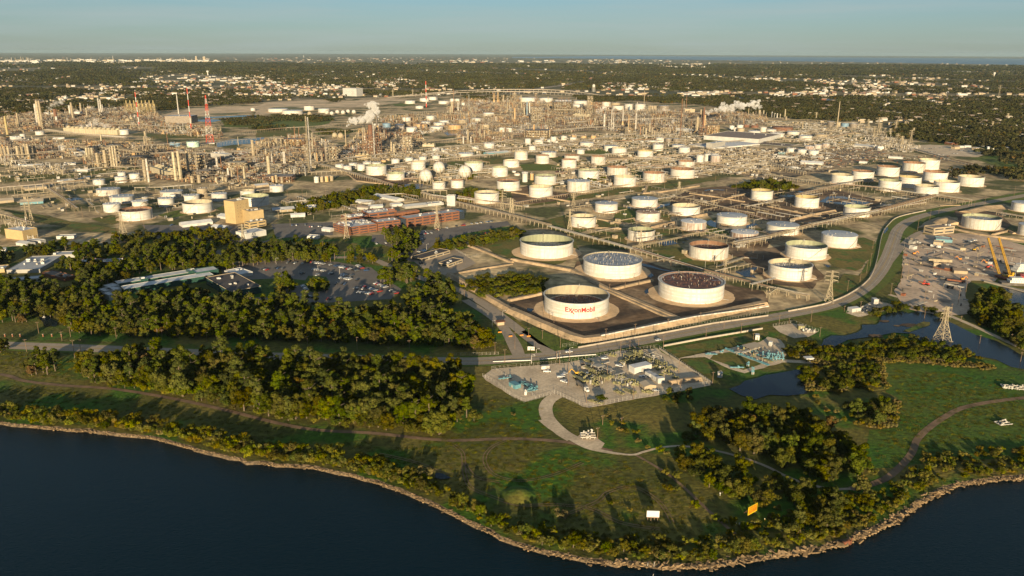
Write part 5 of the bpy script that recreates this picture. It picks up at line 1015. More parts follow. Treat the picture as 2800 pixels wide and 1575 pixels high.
# ---------------------------------------------------------------- buildings
def facade(c,x0,y0,x1,y1):# base line of the face turned to the viewer, left to right
 a,e=g(c,x0,y0).to_2d(),g(c,x1,y1).to_2d();d=e-a;return a,d.length,math.atan2(d.y,d.x)
def building(c,x0,y0,x1,y1,dep,h,wall,roof,label,cat='building',storeys=0,group=None,ytop=None,bay=4.5,par=.6,units=3,band=True,gable=False,doors=0,name='building',ends=True,wall2=None,far=False):
 a,L,rz=facade(c,x0,y0,x1,y1)
 if ytop is not None:h=height_at(Vector((a.x,a.y,0)),src(c,0,ytop)[1])
 if far and ytop is not None:
  cs,sn=math.cos(rz),math.sin(rz);q=[(a.x+cs*u-sn*v,a.y+sn*u+cs*v) for u in (0,L) for v in (0,dep)];ty=src(c,0,ytop)[1];lo,hi=0,120
  for _ in range(30):
   m_=(lo+hi)/2
   if min(proj((x,y,m_))[1] for x,y in q)>ty:lo=m_
   else:hi=m_
  h=max(lo,3.4)
 t=thing(name,label,cat,(a.x,a.y,0),rz,group)
 ce=a+Vector((math.cos(rz),math.sin(rz)))*L/2+Vector((-math.sin(rz),math.cos(rz)))*dep/2;FOOT.append((ce.x,ce.y,(L+dep)/3.2))
 k=max(1,int(L/(dep*1.5)))
 for i in range(k):q=a+Vector((math.cos(rz),math.sin(rz)))*L*(i+.5)/k+Vector((-math.sin(rz),math.cos(rz)))*dep/2;FOOT.append((q.x,q.y,max(dep,L/k)*.6))
 b=MB()
 if gable:
  b.box(L/2,dep/2,0,L,dep,h,0,wall);rh=min(dep,L)*.14
  b.add([(0,0,h),(0,dep,h),(0,dep/2,h+rh),(L,0,h),(L,dep,h),(L,dep/2,h+rh)],[(0,2,1),(3,4,5)],wall);b.obj('wall',parent=t)
  b=MB();e=.4;b.add([(-e,-e,h+.02),(L+e,-e,h+.02),(L+e,dep/2,h+rh+.2),(-e,dep/2,h+rh+.2),(-e,dep+e,h+.02),(L+e,dep+e,h+.02)],[(0,1,2,3),(3,2,5,4)],roof);r_=b.obj('roof',parent=t)
 else:
  b.box(L/2,dep/2,0,L,dep,h,0,wall);b.obj('wall',parent=t)
  b=MB();b.box(L/2,dep/2,h,L-.1,dep-.1,.12,0,roof)
  for q in ((L/2,.15,L,.3),(L/2,dep-.15,L,.3),(.15,dep/2,.3,dep-.6),(L-.15,dep/2,.3,dep-.6)):b.box(q[0],q[1],h+.001,q[2],q[3],par,0,wall2 or wall)
  r_=b.obj('roof',parent=t)
  b=MB()
  for i in range(units):b.box(L*ru(.06,.94),dep*ru(.25,.75),h+.12,ru(1,3.5),ru(1,3),ru(.8,2.2),0,random.choice(('silver','roof_light','white_wall')))
  if units:b.obj('roof_unit',parent=t)
 for s in range(storeys):
  z=h*(s+.42)/storeys;wh=h/storeys*.34;b=MB()
  if band:
   n=max(1,int(L/(bay*2.4)))
   for i in range(n):x=L*(i+.5)/n;b.box(x,-.02,z,L/n*.8,.12,wh,0,'glass')
   if ends:
    n=max(1,int(dep/(bay*2.4)))
    for xx in (-.02,L+.02):
     for i in range(n):b.box(xx,dep*(i+.5)/n,z,.12,dep/n*.75,wh,0,'glass')
  else:
   n=max(1,int(L/bay))
   for i in range(n):b.box(L*(i+.5)/n,-.02,z,bay*.45,.12,wh,0,'glass')
   n=max(1,int(dep/bay))
   for xx in (-.02,L+.02):
    for i in range(n):b.box(xx,dep*(i+.5)/n,z,.12,bay*.45,wh,0,'glass')
  b.obj('window_row',parent=t)
 for i in range(doors):
  b=MB();b.box(L*(i+1)/(doors+1),-.03,0,3.2 if h>4.5 else 1.2,.12,min(h*.7,4),0,'grey_wall');b.obj('door',parent=t)
 return t,L,dep,h
# red brick office: main range, left block, rear wings
t,L,_,h=building('B1',1500,622,2015,545,20,12,'brick','roof_light','long red brick office range with three rows of windows, right section',storeys=3,ytop=538,units=6,name='office_building',cat='office')
b=MB();b.box(L+4.5,9,0,9,17,h-.6,0,'glass')
for i in range(4):b.box(L+4.5,.2,h*i/4+1.4,9.2,.3,.5,0,'black')
b.obj('glass_end',parent=t)
building('B1',1205,655,1432,628,20,12,'brick','roof_light','red brick office block with its middle window bands, left of the glass link',storeys=3,ytop=575,units=5,name='office_building',cat='office')
building('B1',1436,622,1486,618,17,12,'glass','roof_dark','dark glass link between the red brick office blocks',storeys=0,ytop=545,units=0,name='office_link',cat='office link')
building('B1',935,698,1202,662,42,12,'brick','roof_light','red brick office block crowded with roof vents, left section',storeys=3,ytop=624,units=34,name='office_building',cat='office')
building('B1',768,656,925,702,16,12,'brick','roof_light','red brick wing at the left end of the office, facing left',storeys=3,ytop=588,units=10,name='office_building',cat='office')
building('B1',920,560,1110,535,24,10,'brick','roof_light','rear red brick wing with many roof vents behind the left block',storeys=1,ytop=531,units=22,name='office_building',cat='office')
building('B1',1120,532,1395,500,26,11,'brick','roof_light','rear red brick wing behind the small courtyard trees',storeys=1,ytop=489,units=16,name='office_building',cat='office')
building('B1',1318,500,1376,494,8,15,'brick','roof_light','small red brick stair tower rising over the rear wing',storeys=0,ytop=446,units=1,name='stair_tower',cat='tower')
building('B1',1400,520,1620,490,8,8,'brick','roof_brown','low brown roofed brick link behind the long office range',storeys=0,ytop=484,units=0,name='office_building',cat='office')
# beige tower block with its lower part
t,L,dep,h=building('B0',2340,592,2480,560,20,40,'beige_wall','roof_tan','tall windowless beige tower block',ytop=372,units=4,name='tower_block',cat='tower block')
b=MB()
for z in range(5):
 for i in range(4):b.box(L*(.2+.2*i),-.03,h*(.3+.13*z),.7,.1,.7,0,'glass')
b.obj('porthole_row',parent=t)
building('B0',2480,600,2620,580,22,14,'beige_wall','roof_tan','lower beige annex joined to the right of the tower block',ytop=470,units=4,storeys=0,name='annex',cat='building')
building('B1',-60,640,104,612,14,8,'beige_wall','roof_tan','small beige office with two rows of windows right of the tower block',ytop=580,units=3,storeys=2,name='office_building',cat='office')
building('B0',2440,740,2640,700,22,6,'white_wall','roof_light','low white flat roofed shed below the beige tower block',ytop=690,units=3)
building('B0',60,730,235,752,20,18,'beige_wall','white_roof','small square beige tower with a white roof at the left edge',ytop=640,units=3,name='tower_block',cat='tower block')
building('B1',1890,412,1972,414,9,17,'white_wall','white_roof','narrow white windowless tower at the end of the pipe rack',ytop=310,units=1,name='tower_block',cat='tower block')
BL=[# c,x0,y0,x1,y1,dep,ytop,wall,roof,label,storeys,gable,doors,group
 ('B1',168,478,385,462,18,425,'tan_wall','roof_light','long pale shed left of the white cube',0,1,2),('B1',484,470,590,468,16,402,'white_wall','white_roof','white windowless cube beside the switchyard frames',0,0,0),('B1',662,408,775,402,16,366,'grey_wall','roof_light','dark grey two storey block beside the trees',1,0,0),
 ('B1',345,525,488,518,10,500,'white_wall','white_roof','low white shed with rounded roof in front of the long pale shed',0,1,1),('B1',1160,325,1390,372,16,320,'white_wall','roof_light','long white gabled warehouse near the pipe rack',0,1,3),('B1',985,385,1135,395,14,372,'white_wall','roof_light','low grey roofed shed in front of the gabled warehouse',0,1,1),
 ('B1',1345,420,1455,412,12,385,'white_wall','white_roof','cluster of white process housings left of the white tower',0,0,1),('B1',1000,445,1110,450,12,425,'grey_wall','roof_brown','brown gabled shed behind the brick office',0,1,1),('B1',1120,440,1260,432,12,415,'white_wall','roof_light','white gabled shed right of the brown gabled shed',0,1,1),('B1',1480,440,1700,418,14,405,'grey_wall','roof_light','long low white roofed shed left of the white tower',0,1,2),('B1',1700,415,1860,400,14,380,'white_wall','roof_light','white low shed just left of the white tower',0,0,1),
 ('B1',650,660,735,670,10,640,'white_wall','white_roof','small white roofed hut left of the brick office',0,1,1),('B1',505,735,610,740,8,720,'white_wall','white_roof','small pale blue roofed kiosk below the office car park',0,0,1),('B1',0,230,130,215,14,200,'tan_wall','roof_light','sheds behind the white tank left of the small wood',0,1,1),
 ('B1',1640,965,1925,880,16,850,'tan_wall','roof_dark','larger cream walled hut with a dark flat roof beside the office road',1,0,3),('B1',1905,1022,2048,970,14,935,'tan_wall','roof_dark','smaller cream walled hut with a dark flat roof and parked cars',1,0,2),
 ('B0',735,1000,925,1010,20,950,'brick','roof_light','low brick building with white roof among trees on the left',0,0,0),('B0',930,1008,1250,985,16,960,'brick','roof_light','brick building with roof chimneys right of the white roofed one',0,0,0),('B0',515,930,790,918,16,900,'grey_wall','roof_light','low grey building behind the brick ones on the left',0,0,0),
 ('B0',415,1105,640,1160,12,1088,'brick','roof_brown','long salmon brick building with tree shadows, left wall',0,0,0),('B0',640,1160,694,1150,16,1098,'brick','roof_light','salmon brick end block of the long building',0,0,0),('B0',60,1190,410,1160,12,1165,'grey_wall','roof_light','low white roofed annex below the salmon brick building',0,0,0),
 ('B0',70,1080,400,1070,60,1010,'grey_wall','roof_light','large flat roofed laboratory covered with roof plant on the left',0,0,0),('B0',-60,1075,48,1068,18,1015,'beige_wall','roof_light','yellow brick block at the left edge',0,0,0),('B0',0,870,60,865,10,830,'white_wall','roof_light','white cabin at the left edge',0,1,0),('B0',160,800,260,815,12,792,'white_wall','roof_light','pale cabin beside the small beige tower',0,1,0),
 ('B0',2225,1085,2350,1130,18,1045,'white_wall','white_roof','white roofed hall right of the green glass building',0,0,0),('B0',200,400,430,385,22,345,'light_blue','roof_tan','light blue shed with a tan roof on the left',0,1,3),('B0',255,260,465,240,30,220,'tan_wall','roof_tan','wide tan roofed hall above the high pipe bridge',0,1,2),('B0',0,385,140,372,18,350,'tan_wall','roof_tan','tan shed left of the light blue shed',0,1,1),('B0',625,185,740,165,14,150,'white_wall','white_roof','white open shelter left of the small white tanks',0,0,1),
 ('B0',1810,625,2110,590,18,585,'white_wall','white_roof','white roofed low building between trees and the tank farm',0,1,1),('B0',2090,640,2220,655,14,625,'white_wall','white_roof','white cabin row left of the beige tower',0,1,1),('B0',2150,530,2320,555,16,510,'white_wall','white_roof','white sheeted stockpile shed left of the beige tower',0,1,0),('B0',560,740,735,735,10,715,'white_wall','roof_light','white substation hut with poles on the left',0,0,1),('B0',270,775,405,785,8,758,'white_wall','roof_light','white equipment cabin by the small beige tower',0,0,0),
 ('A2',1898,1020,2440,1058,170,982,'white_wall','roof_brown','huge flat roofed warehouse with long white walls',0,0,0),('A3',-260,1050,200,1090,60,1052,'white_wall','roof_brown','right hand part of the long white walled warehouse',0,0,0),
 ('A3',318,1260,535,1275,20,1235,'white_wall','white_roof','long white shed among the stored machinery',0,1,2),('A3',90,1195,275,1212,12,1180,'white_wall','roof_tan','low white shed above the stored machinery',0,0,1),('A3',100,1165,175,1168,14,1145,'light_blue','roof_light','light blue box shed beside the small tanks',0,0,0),('A3',840,1090,1030,1105,22,1070,'white_wall','roof_light','white shed in the vehicle yard',0,1,2),('A3',1085,1125,1145,1125,14,1085,'white_wall','white_roof','white silo house in the vehicle yard',0,0,0),
 ('A3',1820,1075,1915,1070,22,1042,'brick','roof_light','two storey brick block at the edge of the car field',2,0,0),('A3',1625,860,1925,890,60,850,'white_wall','roof_light','white roofed school hall in the woods on the right',1,0,0),('A3',1740,760,2170,785,50,758,'white_wall','white_roof','long white roofed shed behind the elevated road',0,0,0),('A3',1440,660,1500,690,60,655,'tan_wall','roof_tan','left wing of the sandy school complex in the woods',0,0,0),('A3',1500,700,1760,690,70,672,'tan_wall','roof_tan','right wing of the sandy school complex in the woods',0,0,0),('A3',1985,1325,2060,1330,12,1305,'light_blue','roof_light','light blue roofed house by the wooded corner',0,1,0),
 ('A3',190,1320,300,1310,10,1290,'white_wall','white_roof','white cabins by the rear pipe rack',0,0,0),('A3',1190,1205,1330,1215,12,1195,'white_wall','white_roof','white cabin row above the block of tanks',0,0,0),('A3',600,1345,690,1350,10,1330,'tan_wall','roof_light','tan cabin left of the block of tanks',0,0,0),('A3',900,1255,980,1260,10,1243,'white_wall','white_roof','white cabin behind the block of tanks',0,0,0),
 ('A1',862,588,997,592,60,508,'white_wall','white_roof','white office slab with a grid of windows alone in the trees',9,0,0),('A2',1620,930,1760,945,20,905,'white_wall','roof_light','white roofed hall right of the square cooling box',0,0,0),('A2',1340,1050,1500,1045,14,1035,'white_wall','roof_light','white roofed shed above the single white tank',0,0,0),('A2',1445,935,1480,940,20,900,'tan_wall','roof_tan','tan block left of the square cooling box',0,0,0),('A1',2290,1172,2505,1155,16,1140,'light_blue','roof_light','long low light blue shed among the tanks',0,1,0),('A2',1712,755,1810,755,40,712,'tan_wall','roof_tan','square tan block behind the middle units',0,0,0),('A2',1560,760,1640,765,30,735,'tan_wall','roof_tan','low tan block behind the middle units',0,0,0),
 ('A0',140,1295,400,1290,16,1265,'white_wall','white_roof','long white open sided shed on the left',0,0,3),('A0',630,1275,750,1270,14,1252,'white_wall','white_roof','white shed right of the long open sided shed',0,0,1),('A0',700,1335,870,1340,10,1315,'white_wall','white_roof','row of white cabins below the left units',0,0,2),('A0',640,1150,740,1190,22,1100,'white_wall','white_roof','pale boxed process hall beside the bulky tan block',1,0,0),('A0',578,1130,610,1140,14,1080,'white_wall','white_roof','narrow pale stair tower left of the boxed process hall',0,0,0),('A0',100,1020,160,1028,14,985,'white_wall','white_roof','white cube right of the cream stack',0,0,0),('A0',2310,1310,2385,1320,18,1255,'beige_wall','roof_tan','yellow beige boxed plant in the left units',0,0,0),('A0',2090,1200,2235,1215,18,1145,'grey_wall','white_roof','grey box with white top trailing steam',0,0,0),('A0',1640,860,1900,860,60,775,'steel','grey_roof','large grey open trestle hall behind the red and white stack',0,0,0),('A0',2160,665,2420,655,30,640,'tan_wall','roof_tan','row of tan houses right of the lattice tower',0,0,0),('A0',1590,930,1700,945,10,920,'tan_wall','white_roof','tiny pale pump house by the trestle',0,0,0),('A0',0,745,90,740,20,728,'white_wall','white_roof','white house at the far left edge of the works',0,0,0),('A0',145,740,240,742,20,725,'white_wall','roof_tan','white house right of the one at the far left edge',0,0,0),('A0',520,1020,640,1015,14,1000,'white_wall','white_roof','white roofed shed below the steam of the long cooling tower',0,0,0),('A0',780,1370,800,1370,8,1350,'white_wall','white_roof','tiny white hut on the grass verge at left',0,0,0),
 ('A1',1270,600,1310,600,20,585,'brick','roof_brown','tiny brown house by the white office slab',0,0,0),('A1',740,1330,830,1325,8,1315,'tan_wall','roof_light','low cabin at the foot of the guyed masts',0,0,0),('A2',1980,1115,2110,1090,16,1060,'grey_wall','grey_roof','grey substation block before the white walled warehouse',0,0,0)]
for c,x0,y0,x1,y1,dep,yt,wall,roof,lab,st,gb,dr in BL:
 nm='warehouse' if 'warehouse' in lab else 'shed' if 'shed' in lab else 'cabin' if 'cabin' in lab or 'hut' in lab else 'building'
 building(c,x0,y0,x1,y1,dep,5,wall,roof,lab,nm,st,None,yt,gable=bool(gb),doors=dr,name=nm,units=14 if 'laboratory' in lab else 7 if 'chimneys' in lab else 2 if dep>12 else 0,band=st<5,bay=7 if 'slab' in lab else 4.5,far='white walled' not in lab and 'long white walls' not in lab)
# striped roof bays before the warehouse
for i in range(6):
 a=g('A2',2000+70*i,1112-2*i);building('A2',1995+75*i,1116-7*i,2080+75*i,1110-7*i,90,3,'white_wall','white_roof','white roofed parking bay, %s from the left before the warehouse' % ORD[i],'canopy',0,'white roofed parking bays',None,name='canopy',units=0,par=.2)
# contractor's yard buildings
building('B3',1638,700,1840,680,16,11,'tan_wall','roof_brown','three storey beige office with dark window bands beside the contractor yard','office',2,None,632,name='office_building',units=2,bay=6)
for a in [('B3',1660,765,1824,778,16,735,'light_blue','roof_light','light blue workshop in the contractor yard',0,0,1),('B3',1636,795,1730,805,12,770,'tan_wall','roof_tan','low tan cabin in front of the light blue workshop',0,0,2),('B3',1840,1080,1975,1088,12,1045,'tan_wall','roof_brown','tan gabled shed with a brown roof in the yard',0,1,0),('B3',1745,1050,1840,1066,10,1035,'brick','roof_dark','small dark roofed red end cabin in the yard',0,1,0),
          ('B3',1590,970,1660,975,7,940,'tan_wall','roof_tan','left end of the stacked long trailers',0,0,0),('B3',1640,1008,1710,1012,6,990,'tan_wall','roof_tan','cream container in front of the long trailers',0,0,0),('B3',1395,835,1440,845,7,815,'white_wall','roof_tan','white cabin by the yard fence, nearer one',0,0,1),('B3',1390,785,1435,795,10,760,'grey_wall','roof_dark','dark roofed cabin by the yard fence, farther one',0,0,0)]:
 c,x0,y0,x1,y1,dep,yt,wall,roof,lab,st,gb,dr=a;building(c,x0,y0,x1,y1,dep,4,wall,roof,lab,'cabin',st,None,yt,gable=bool(gb),doors=dr,name='cabin',units=0,far=True)
# white and green glass headquarters among the trees
t,L,dep,h=building('B0',1240,1290,2120,1140,14,12,'green_glass','white_roof','long green glass office with a white roof, near range','office',0,None,1238,name='office_building',units=0,par=.4,wall2='white_wall')
b=MB()
for i in range(3):b.box(L/2,-.1,h*(i+.9)/3.2,L,.3,.7,0,'green_glass')
b.obj('floor_band',parent=t)
building('B0',1170,1225,2000,1090,12,12,'green_glass','white_roof','long green glass office with a white roof, rear range','office',0,None,1183,name='office_building',units=0,par=.4,wall2='white_wall')
building('B0',1405,1195,1475,1185,10,15,'green_glass','roof_light','green boxed roof house near the left end of the glass office','roof house',0,None,1140,name='plant_room',units=1)
building('B0',1880,1118,1955,1105,10,15,'green_glass','roof_light','green boxed roof house near the right end of the glass office','roof house',0,None,1060,name='plant_room',units=1)
building('B0',1950,1135,2170,1100,16,10,'green_glass','white_roof','angular white roofed entrance hall at the right end of the glass office','office',0,None,1075,name='office_building',units=0)
building('B0',2045,1185,2290,1330,30,12,'green_glass','roof_dark','dark roofed green glass wing running to the lower right','office',3,None,1120,name='office_building',units=8,wall2='tan_wall')
for q in [(1085,1270,1190,1245),(1040,1310,1130,1290),(1120,1300,1210,1275),(1085,1350,1150,1335)]:
 building('B0',*q,12,5,'white_wall','white_roof','stepped white terrace roof at the left end of the glass office, near x %d of four' % (1+[1085,1040,1120,1085].index(q[0])) if False else 'stepped white roofed pavilion at the left end of the glass office','pavilion',0,'stepped white pavilions',None,name='pavilion',units=0)
# ---------------------------------------------------------------- vehicles
def make_car(kind='car'):
 paint=MB();L,Wd=(4.7,1.85) if kind=='car' else (5.7,2.0)
 def body(x0,x1,z0,z1,tx0=0,tx1=0,ins=.0,m='car_white'):
  w2=Wd/2;vs=[(x0,-w2,z0),(x1,-w2,z0),(x1,w2,z0),(x0,w2,z0),(x0+tx0,-w2+ins,z1),(x1-tx1,-w2+ins,z1),(x1-tx1,w2-ins,z1),(x0+tx0,w2-ins,z1)]
  return vs,[(0,3,2,1),(4,5,6,7),(0,1,5,4),(1,2,6,5),(2,3,7,6),(3,0,4,7)]
 out=[]
 b=MB();b.add(*body(-L/2,L/2,.35,.95,.12,.18,.06));
 if kind=='car':b.add(*body(-L*.34,L*.2,1.38,1.48,.15,.2,.25));out.append(('body',b,None))
 else:
  b.add(*body(-.2,1.4,1.72,1.84,.1,.1,.2));b.add(*body(-L/2,-.3,.95,1.2,0,0,0));out.append(('body',b,None))
 b=MB();b.add(*(body(-L*.44,L*.3,.95,1.38,.5,.75,.2) if kind=='car' else body(-.35,1.75,.95,1.72,.15,.5,.15)),'glass');out.append(('windows',b,None))
 for sx in (-1,1):
  for sy in (-1,1):b=MB();b.bar((sx*L*.31,sy*(Wd/2-.22),.34),(sx*L*.31,sy*(Wd/2+.02),.34),.34,'black',10);out.append(('wheel',b,None))
 return [(n,b.mesh(n)) for n,b,_ in out]
CARM={}
for kind in ('car','pickup'):
 base=make_car(kind)
 for col in ('car_white','car_black','car_silver','car_red','car_blue','car_grey'):
  l=[]
  for n,me in base:
   if n=='body':me=me.copy();me.materials.clear();me.materials.append(M[col])
   l.append((n,me))
  CARM[(kind,col)]=l
def put_car(kind,col,p,rz,label,group=None):
 t=thing('parked_car' if kind=='car' else 'pickup_truck',label,'car' if kind=='car' else 'pickup truck',(p[0],p[1],p[2] if len(p)>2 else .3),rz,group)
 for n,me in CARM[(kind,col)]:
  o=bpy.data.objects.new(n,me);COL.objects.link(o);o.parent=t
 return t
cname={'car_white':'white','car_black':'black','car_silver':'silver','car_red':'red','car_blue':'dark blue','car_grey':'dark grey'}
def rcol():return random.choices(list(cname),(34,14,18,7,10,17))[0]
def car_rows(c,rows,place,fill,sp=2.9,jit=.15,kind=None):
 for x0,y0,x1,y1 in rows:
  a,e=g(c,x0,y0).to_2d(),g(c,x1,y1).to_2d();d=e-a;L=d.length;u=d/L;n=int(L/sp);rz=math.atan2(u.y,u.x)+math.pi/2
  for i in range(n):
   if rnd()>fill:continue
   q=a+u*(sp*(i+.5))+Vector((ru(-jit,jit),ru(-jit,jit)));cc=rcol();k='pickup' if rnd()<.3 else 'car'
   put_car(k,cc,(q.x,q.y,.2),rz+R(ru(-2,2))+(math.pi if rnd()<.3 else 0),'%s %s parked in %s' % (cname[cc],'pickup' if k=='pickup' else 'car',place),'%s cars in %s' % (cname[cc],place))
car_rows('B1',[(280,975,480,985),(540,970,760,1000),(760,1000,1060,1070),(180,1030,330,1040),(560,1040,700,1060),(1000,1000,1100,1060),(430,1080,620,1100),(700,1080,960,1110),(780,1120,1080,1160),(760,1180,900,1190),(1180,1180,1400,1260),(1050,1210,1250,1270),(1000,1270,1200,1290),(340,1165,380,1225),(450,1190,510,1260),(450,1300,620,1330),(640,1330,760,1340),(960,1230,1120,1240),(60,1040,130,1050),(1330,1250,1420,1290)],'the big car park inside the trees',.62)
car_rows('B1',[(1180,790,1400,770),(1300,740,1500,710),(1560,700,1750,680),(1640,670,1900,630),(1900,625,2250,580),(2050,600,2400,560),(1600,870,1700,850),(1560,800,1650,780),(1420,830,1560,820),(1480,760,1700,740)],'the shaded car park below the brick office',.5)
car_rows('B1',[(300,610,520,600),(520,620,740,610),(560,660,700,650),(820,440,980,440),(1000,460,1100,455)],'the lot left of the brick office',.35)
car_rows('B0',[(1750,855,1920,850),(1920,880,2060,885),(1640,600,1760,610)],'the small car park left of the wood',.5)
car_rows('B1',[(1900,1100,2060,1080),(1800,1080,1900,1070),(1620,985,1700,970)],'the forecourt of the dark roofed huts',.4)
car_rows('B3',[(1940,770,2080,760),(1960,755,2080,750),(1850,760,1990,790)],'the lot beside the light blue workshop',.5)
car_rows('A3',[(1400,1100,2000,1140),(1420,1130,1900,1165),(1500,1095,2150,1125),(1480,1150,1800,1180),(600,1200,1100,1170),(650,1180,1150,1150),(700,1220,1000,1200),(1700,1110,2180,1150)],'the far vehicle fields, upper right',.17,3.4)
# vehicles standing by themselves
R0=math.atan2((g('C2',1700,842*0+470)-g('C2',600,600)).y,(g('C2',1700,470)-g('C2',600,600)).x)
for k,cc,c,x,y,rz,lab in [('pickup','car_white','E0',1805,318,R0,'white pickup driving on the main road above the pump station'),('car','car_white','C2',1445,480,R0+math.pi,'white car driving on the main road below the levee'),('pickup','car_white','E0',1385,695,0,'white pickup parked before the small grey box in the station yard'),('pickup','car_white','E0',1650,795,.2,'white pickup, front one of the three near the yellow excavator'),('pickup','car_white','E0',1715,745,.9,'white pickup, rear one of the three near the yellow excavator'),('pickup','car_white','E0',1715,890,-.6,'white pickup, lowest of the three near the yellow excavator'),('car','car_silver','E0',2160,735,1.4,'silver car between the pale valve skids'),('pickup','car_white','E1',380,585,-.5,'white pickup left of the tall yellow skids'),('pickup','car_white','E1',830,800,-.5,'white pickup in the shade of the white station shed'),('pickup','car_white','E1',90,440,.2,'white pickup at the station gate by the road'),('car','car_silver','E1',1080,1060,-.4,'silver car by the lower station fence')]:
 p=g(c,x,y);put_car(k,cc,(p.x,p.y,.45 if 'road' in lab and 'gate' not in lab else .3),rz,lab)
def truck(p,rz,lab):
 t=thing('tanker_truck',lab,'tanker truck',(p.x,p.y,.25),rz)
 b=MB();b.bar((-7,0,2.2),(4.0,0,2.2),1.25,'dark_steel',14);b.obj('tank',parent=t,smooth=True)
 b=MB();b.box(-1.5,0,.9,12,1.0,.3,0,'black');b.obj('chassis',parent=t)
 b=MB();b.box(5.6,0,.6,2.2,2.4,2.6,0,'sign_white');b.box(7.3,0,.6,1.6,2.1,1.4,0,'sign_white');b.box(6.72,0,2.0,.1,2.0,.9,0,'glass');b.obj('cab',parent=t)
 for x in (-6,-4.8,4.4,7.2):
  for s in (-1,1):b=MB();b.bar((x,s*.8,.5),(x,s*1.2,.5),.5,'black',10);b.obj('wheel',parent=t)
a,e=g('E0',1960,930),g('E0',2170,1090);truck((a+e)/2,math.atan2((e-a).y,(e-a).x),'dark tanker truck with a white cab in the pump station yard')
def trailer(c,x0,y0,x1,y1,w_,h,m_,lab):
 a,e=g(c,x0,y0),g(c,x1,y1);d=e-a;t=thing('trailer',lab,'trailer',((a.x+e.x)/2,(a.y+e.y)/2,.27),math.atan2(d.y,d.x),'trailers and long loads');L=d.length
 b=MB();b.box(0,0,1.1,L,w_,h,0,m_);b.obj('box',parent=t)
 b=MB()
 for x in (-.4,-.3,.35):
  for s in (-1,1):b.bar((L*x,s*w_*.35,.5),(L*x,s*w_*.5,.5),.5,'black',8)
 b.obj('wheels',parent=t)
for a in [('E0',1268,660,1425,650,2.5,2.5,'silver','grey box trailer behind a white pickup in the station yard'),('E0',1900,800,2100,920,2.4,1.2,'valve_yellow','long pale green trough beside the tanker truck'),('E3',660,850,1100,870,3,3.0,'tan_paint','very long cream trailer in the middle of the contractor yard'),('E3',790,575,880,580,2.6,2.6,'white_wall','white box trailer in the contractor yard'),('E3',680,550,760,560,2.6,2.4,'white_wall','pair of white containers in the contractor yard'),('E3',1265,625,1370,635,3,3,'tan_wall','cream container beside the yellow machines'),('E3',1010,1225,1370,1275,3,1.6,'rust_metal','long dark red barge cover in the yard'),('E3',870,1190,1000,1205,3,1.4,'dark_steel','dark flat trailer left of the red cover'),('E3',960,1270,1240,1300,3,1.3,'dark_steel','row of dark tanks below the red cover'),('E3',1000,1360,1140,1380,3,1.5,'dark_steel','dark low trailer near the wooded corner')]:trailer(*a)
def digger(c,x,y,m_,lab,rz=.3,s=1.0):
 p=g(c,x,y);t=thing('excavator',lab,'excavator',(p.x,p.y,.3),rz)
 b=MB();b.box(0,0,1.1*s,3.2*s,2.6*s,1.4*s,0,m_);b.box(.6*s,.7*s,2.5*s,1.2*s,1.0*s,1.2*s,0,'glass');b.obj('body',parent=t)
 b=MB();b.bar((1*s,0,2*s),(4*s,0,4.5*s),.3*s,m_);b.bar((4*s,0,4.5*s),(6*s,0,1.6*s),.25*s,m_);b.box(6*s,0,.6*s,1*s,1.1*s,1*s,0,'dark_steel');b.obj('boom',parent=t)
 for q in (-1,1):b=MB();b.box(0,q*1.1*s,0,3.8*s,.6*s,.9*s,0,'black');b.obj('track',parent=t)
digger('E0',1960,745,'yellow_paint','yellow excavator standing behind the pale trough',math.pi)
for a in [('E3',1270,810,'orange_machine','orange telescopic machine right of the long cream trailer',2.6),('E3',355,700,'orange_machine','orange machine at the left fence of the yard',0),('E3',1540,625,'yellow_paint','yellow machine beside the cream container',0),('E3',1800,880,'orange_machine','orange machine near the crane boom',2.8),('E3',540,1300,'red_paint','bright red machine in the lower yard, left one',1),('E3',620,1310,'red_paint','bright red machine in the lower yard, right one',2),('E3',1810,970,'red_paint','red cabin machine left of the crane',0),('E3',1310,1205,'orange_machine','orange machine before the wooded corner',0),('A3',705,1060,'yellow_paint','small far yellow crane in the vehicle yard',.6),('B1',2400,690,'yellow_paint','yellow crane truck beside red frames at the top of the bund',.5)]:digger(*a,s=.95)
for i,(c,x,y) in enumerate([('B1',2300,700),('B1',2350,705),('B1',2330,692)]):
 p=g(c,x,y);t=frame(Vector((p.x,p.y,0)),9,3,2.6,'red_paint','red steel frame lying by the yellow crane truck, %s of three' % ORD[i],'red steel frames',fill=False)
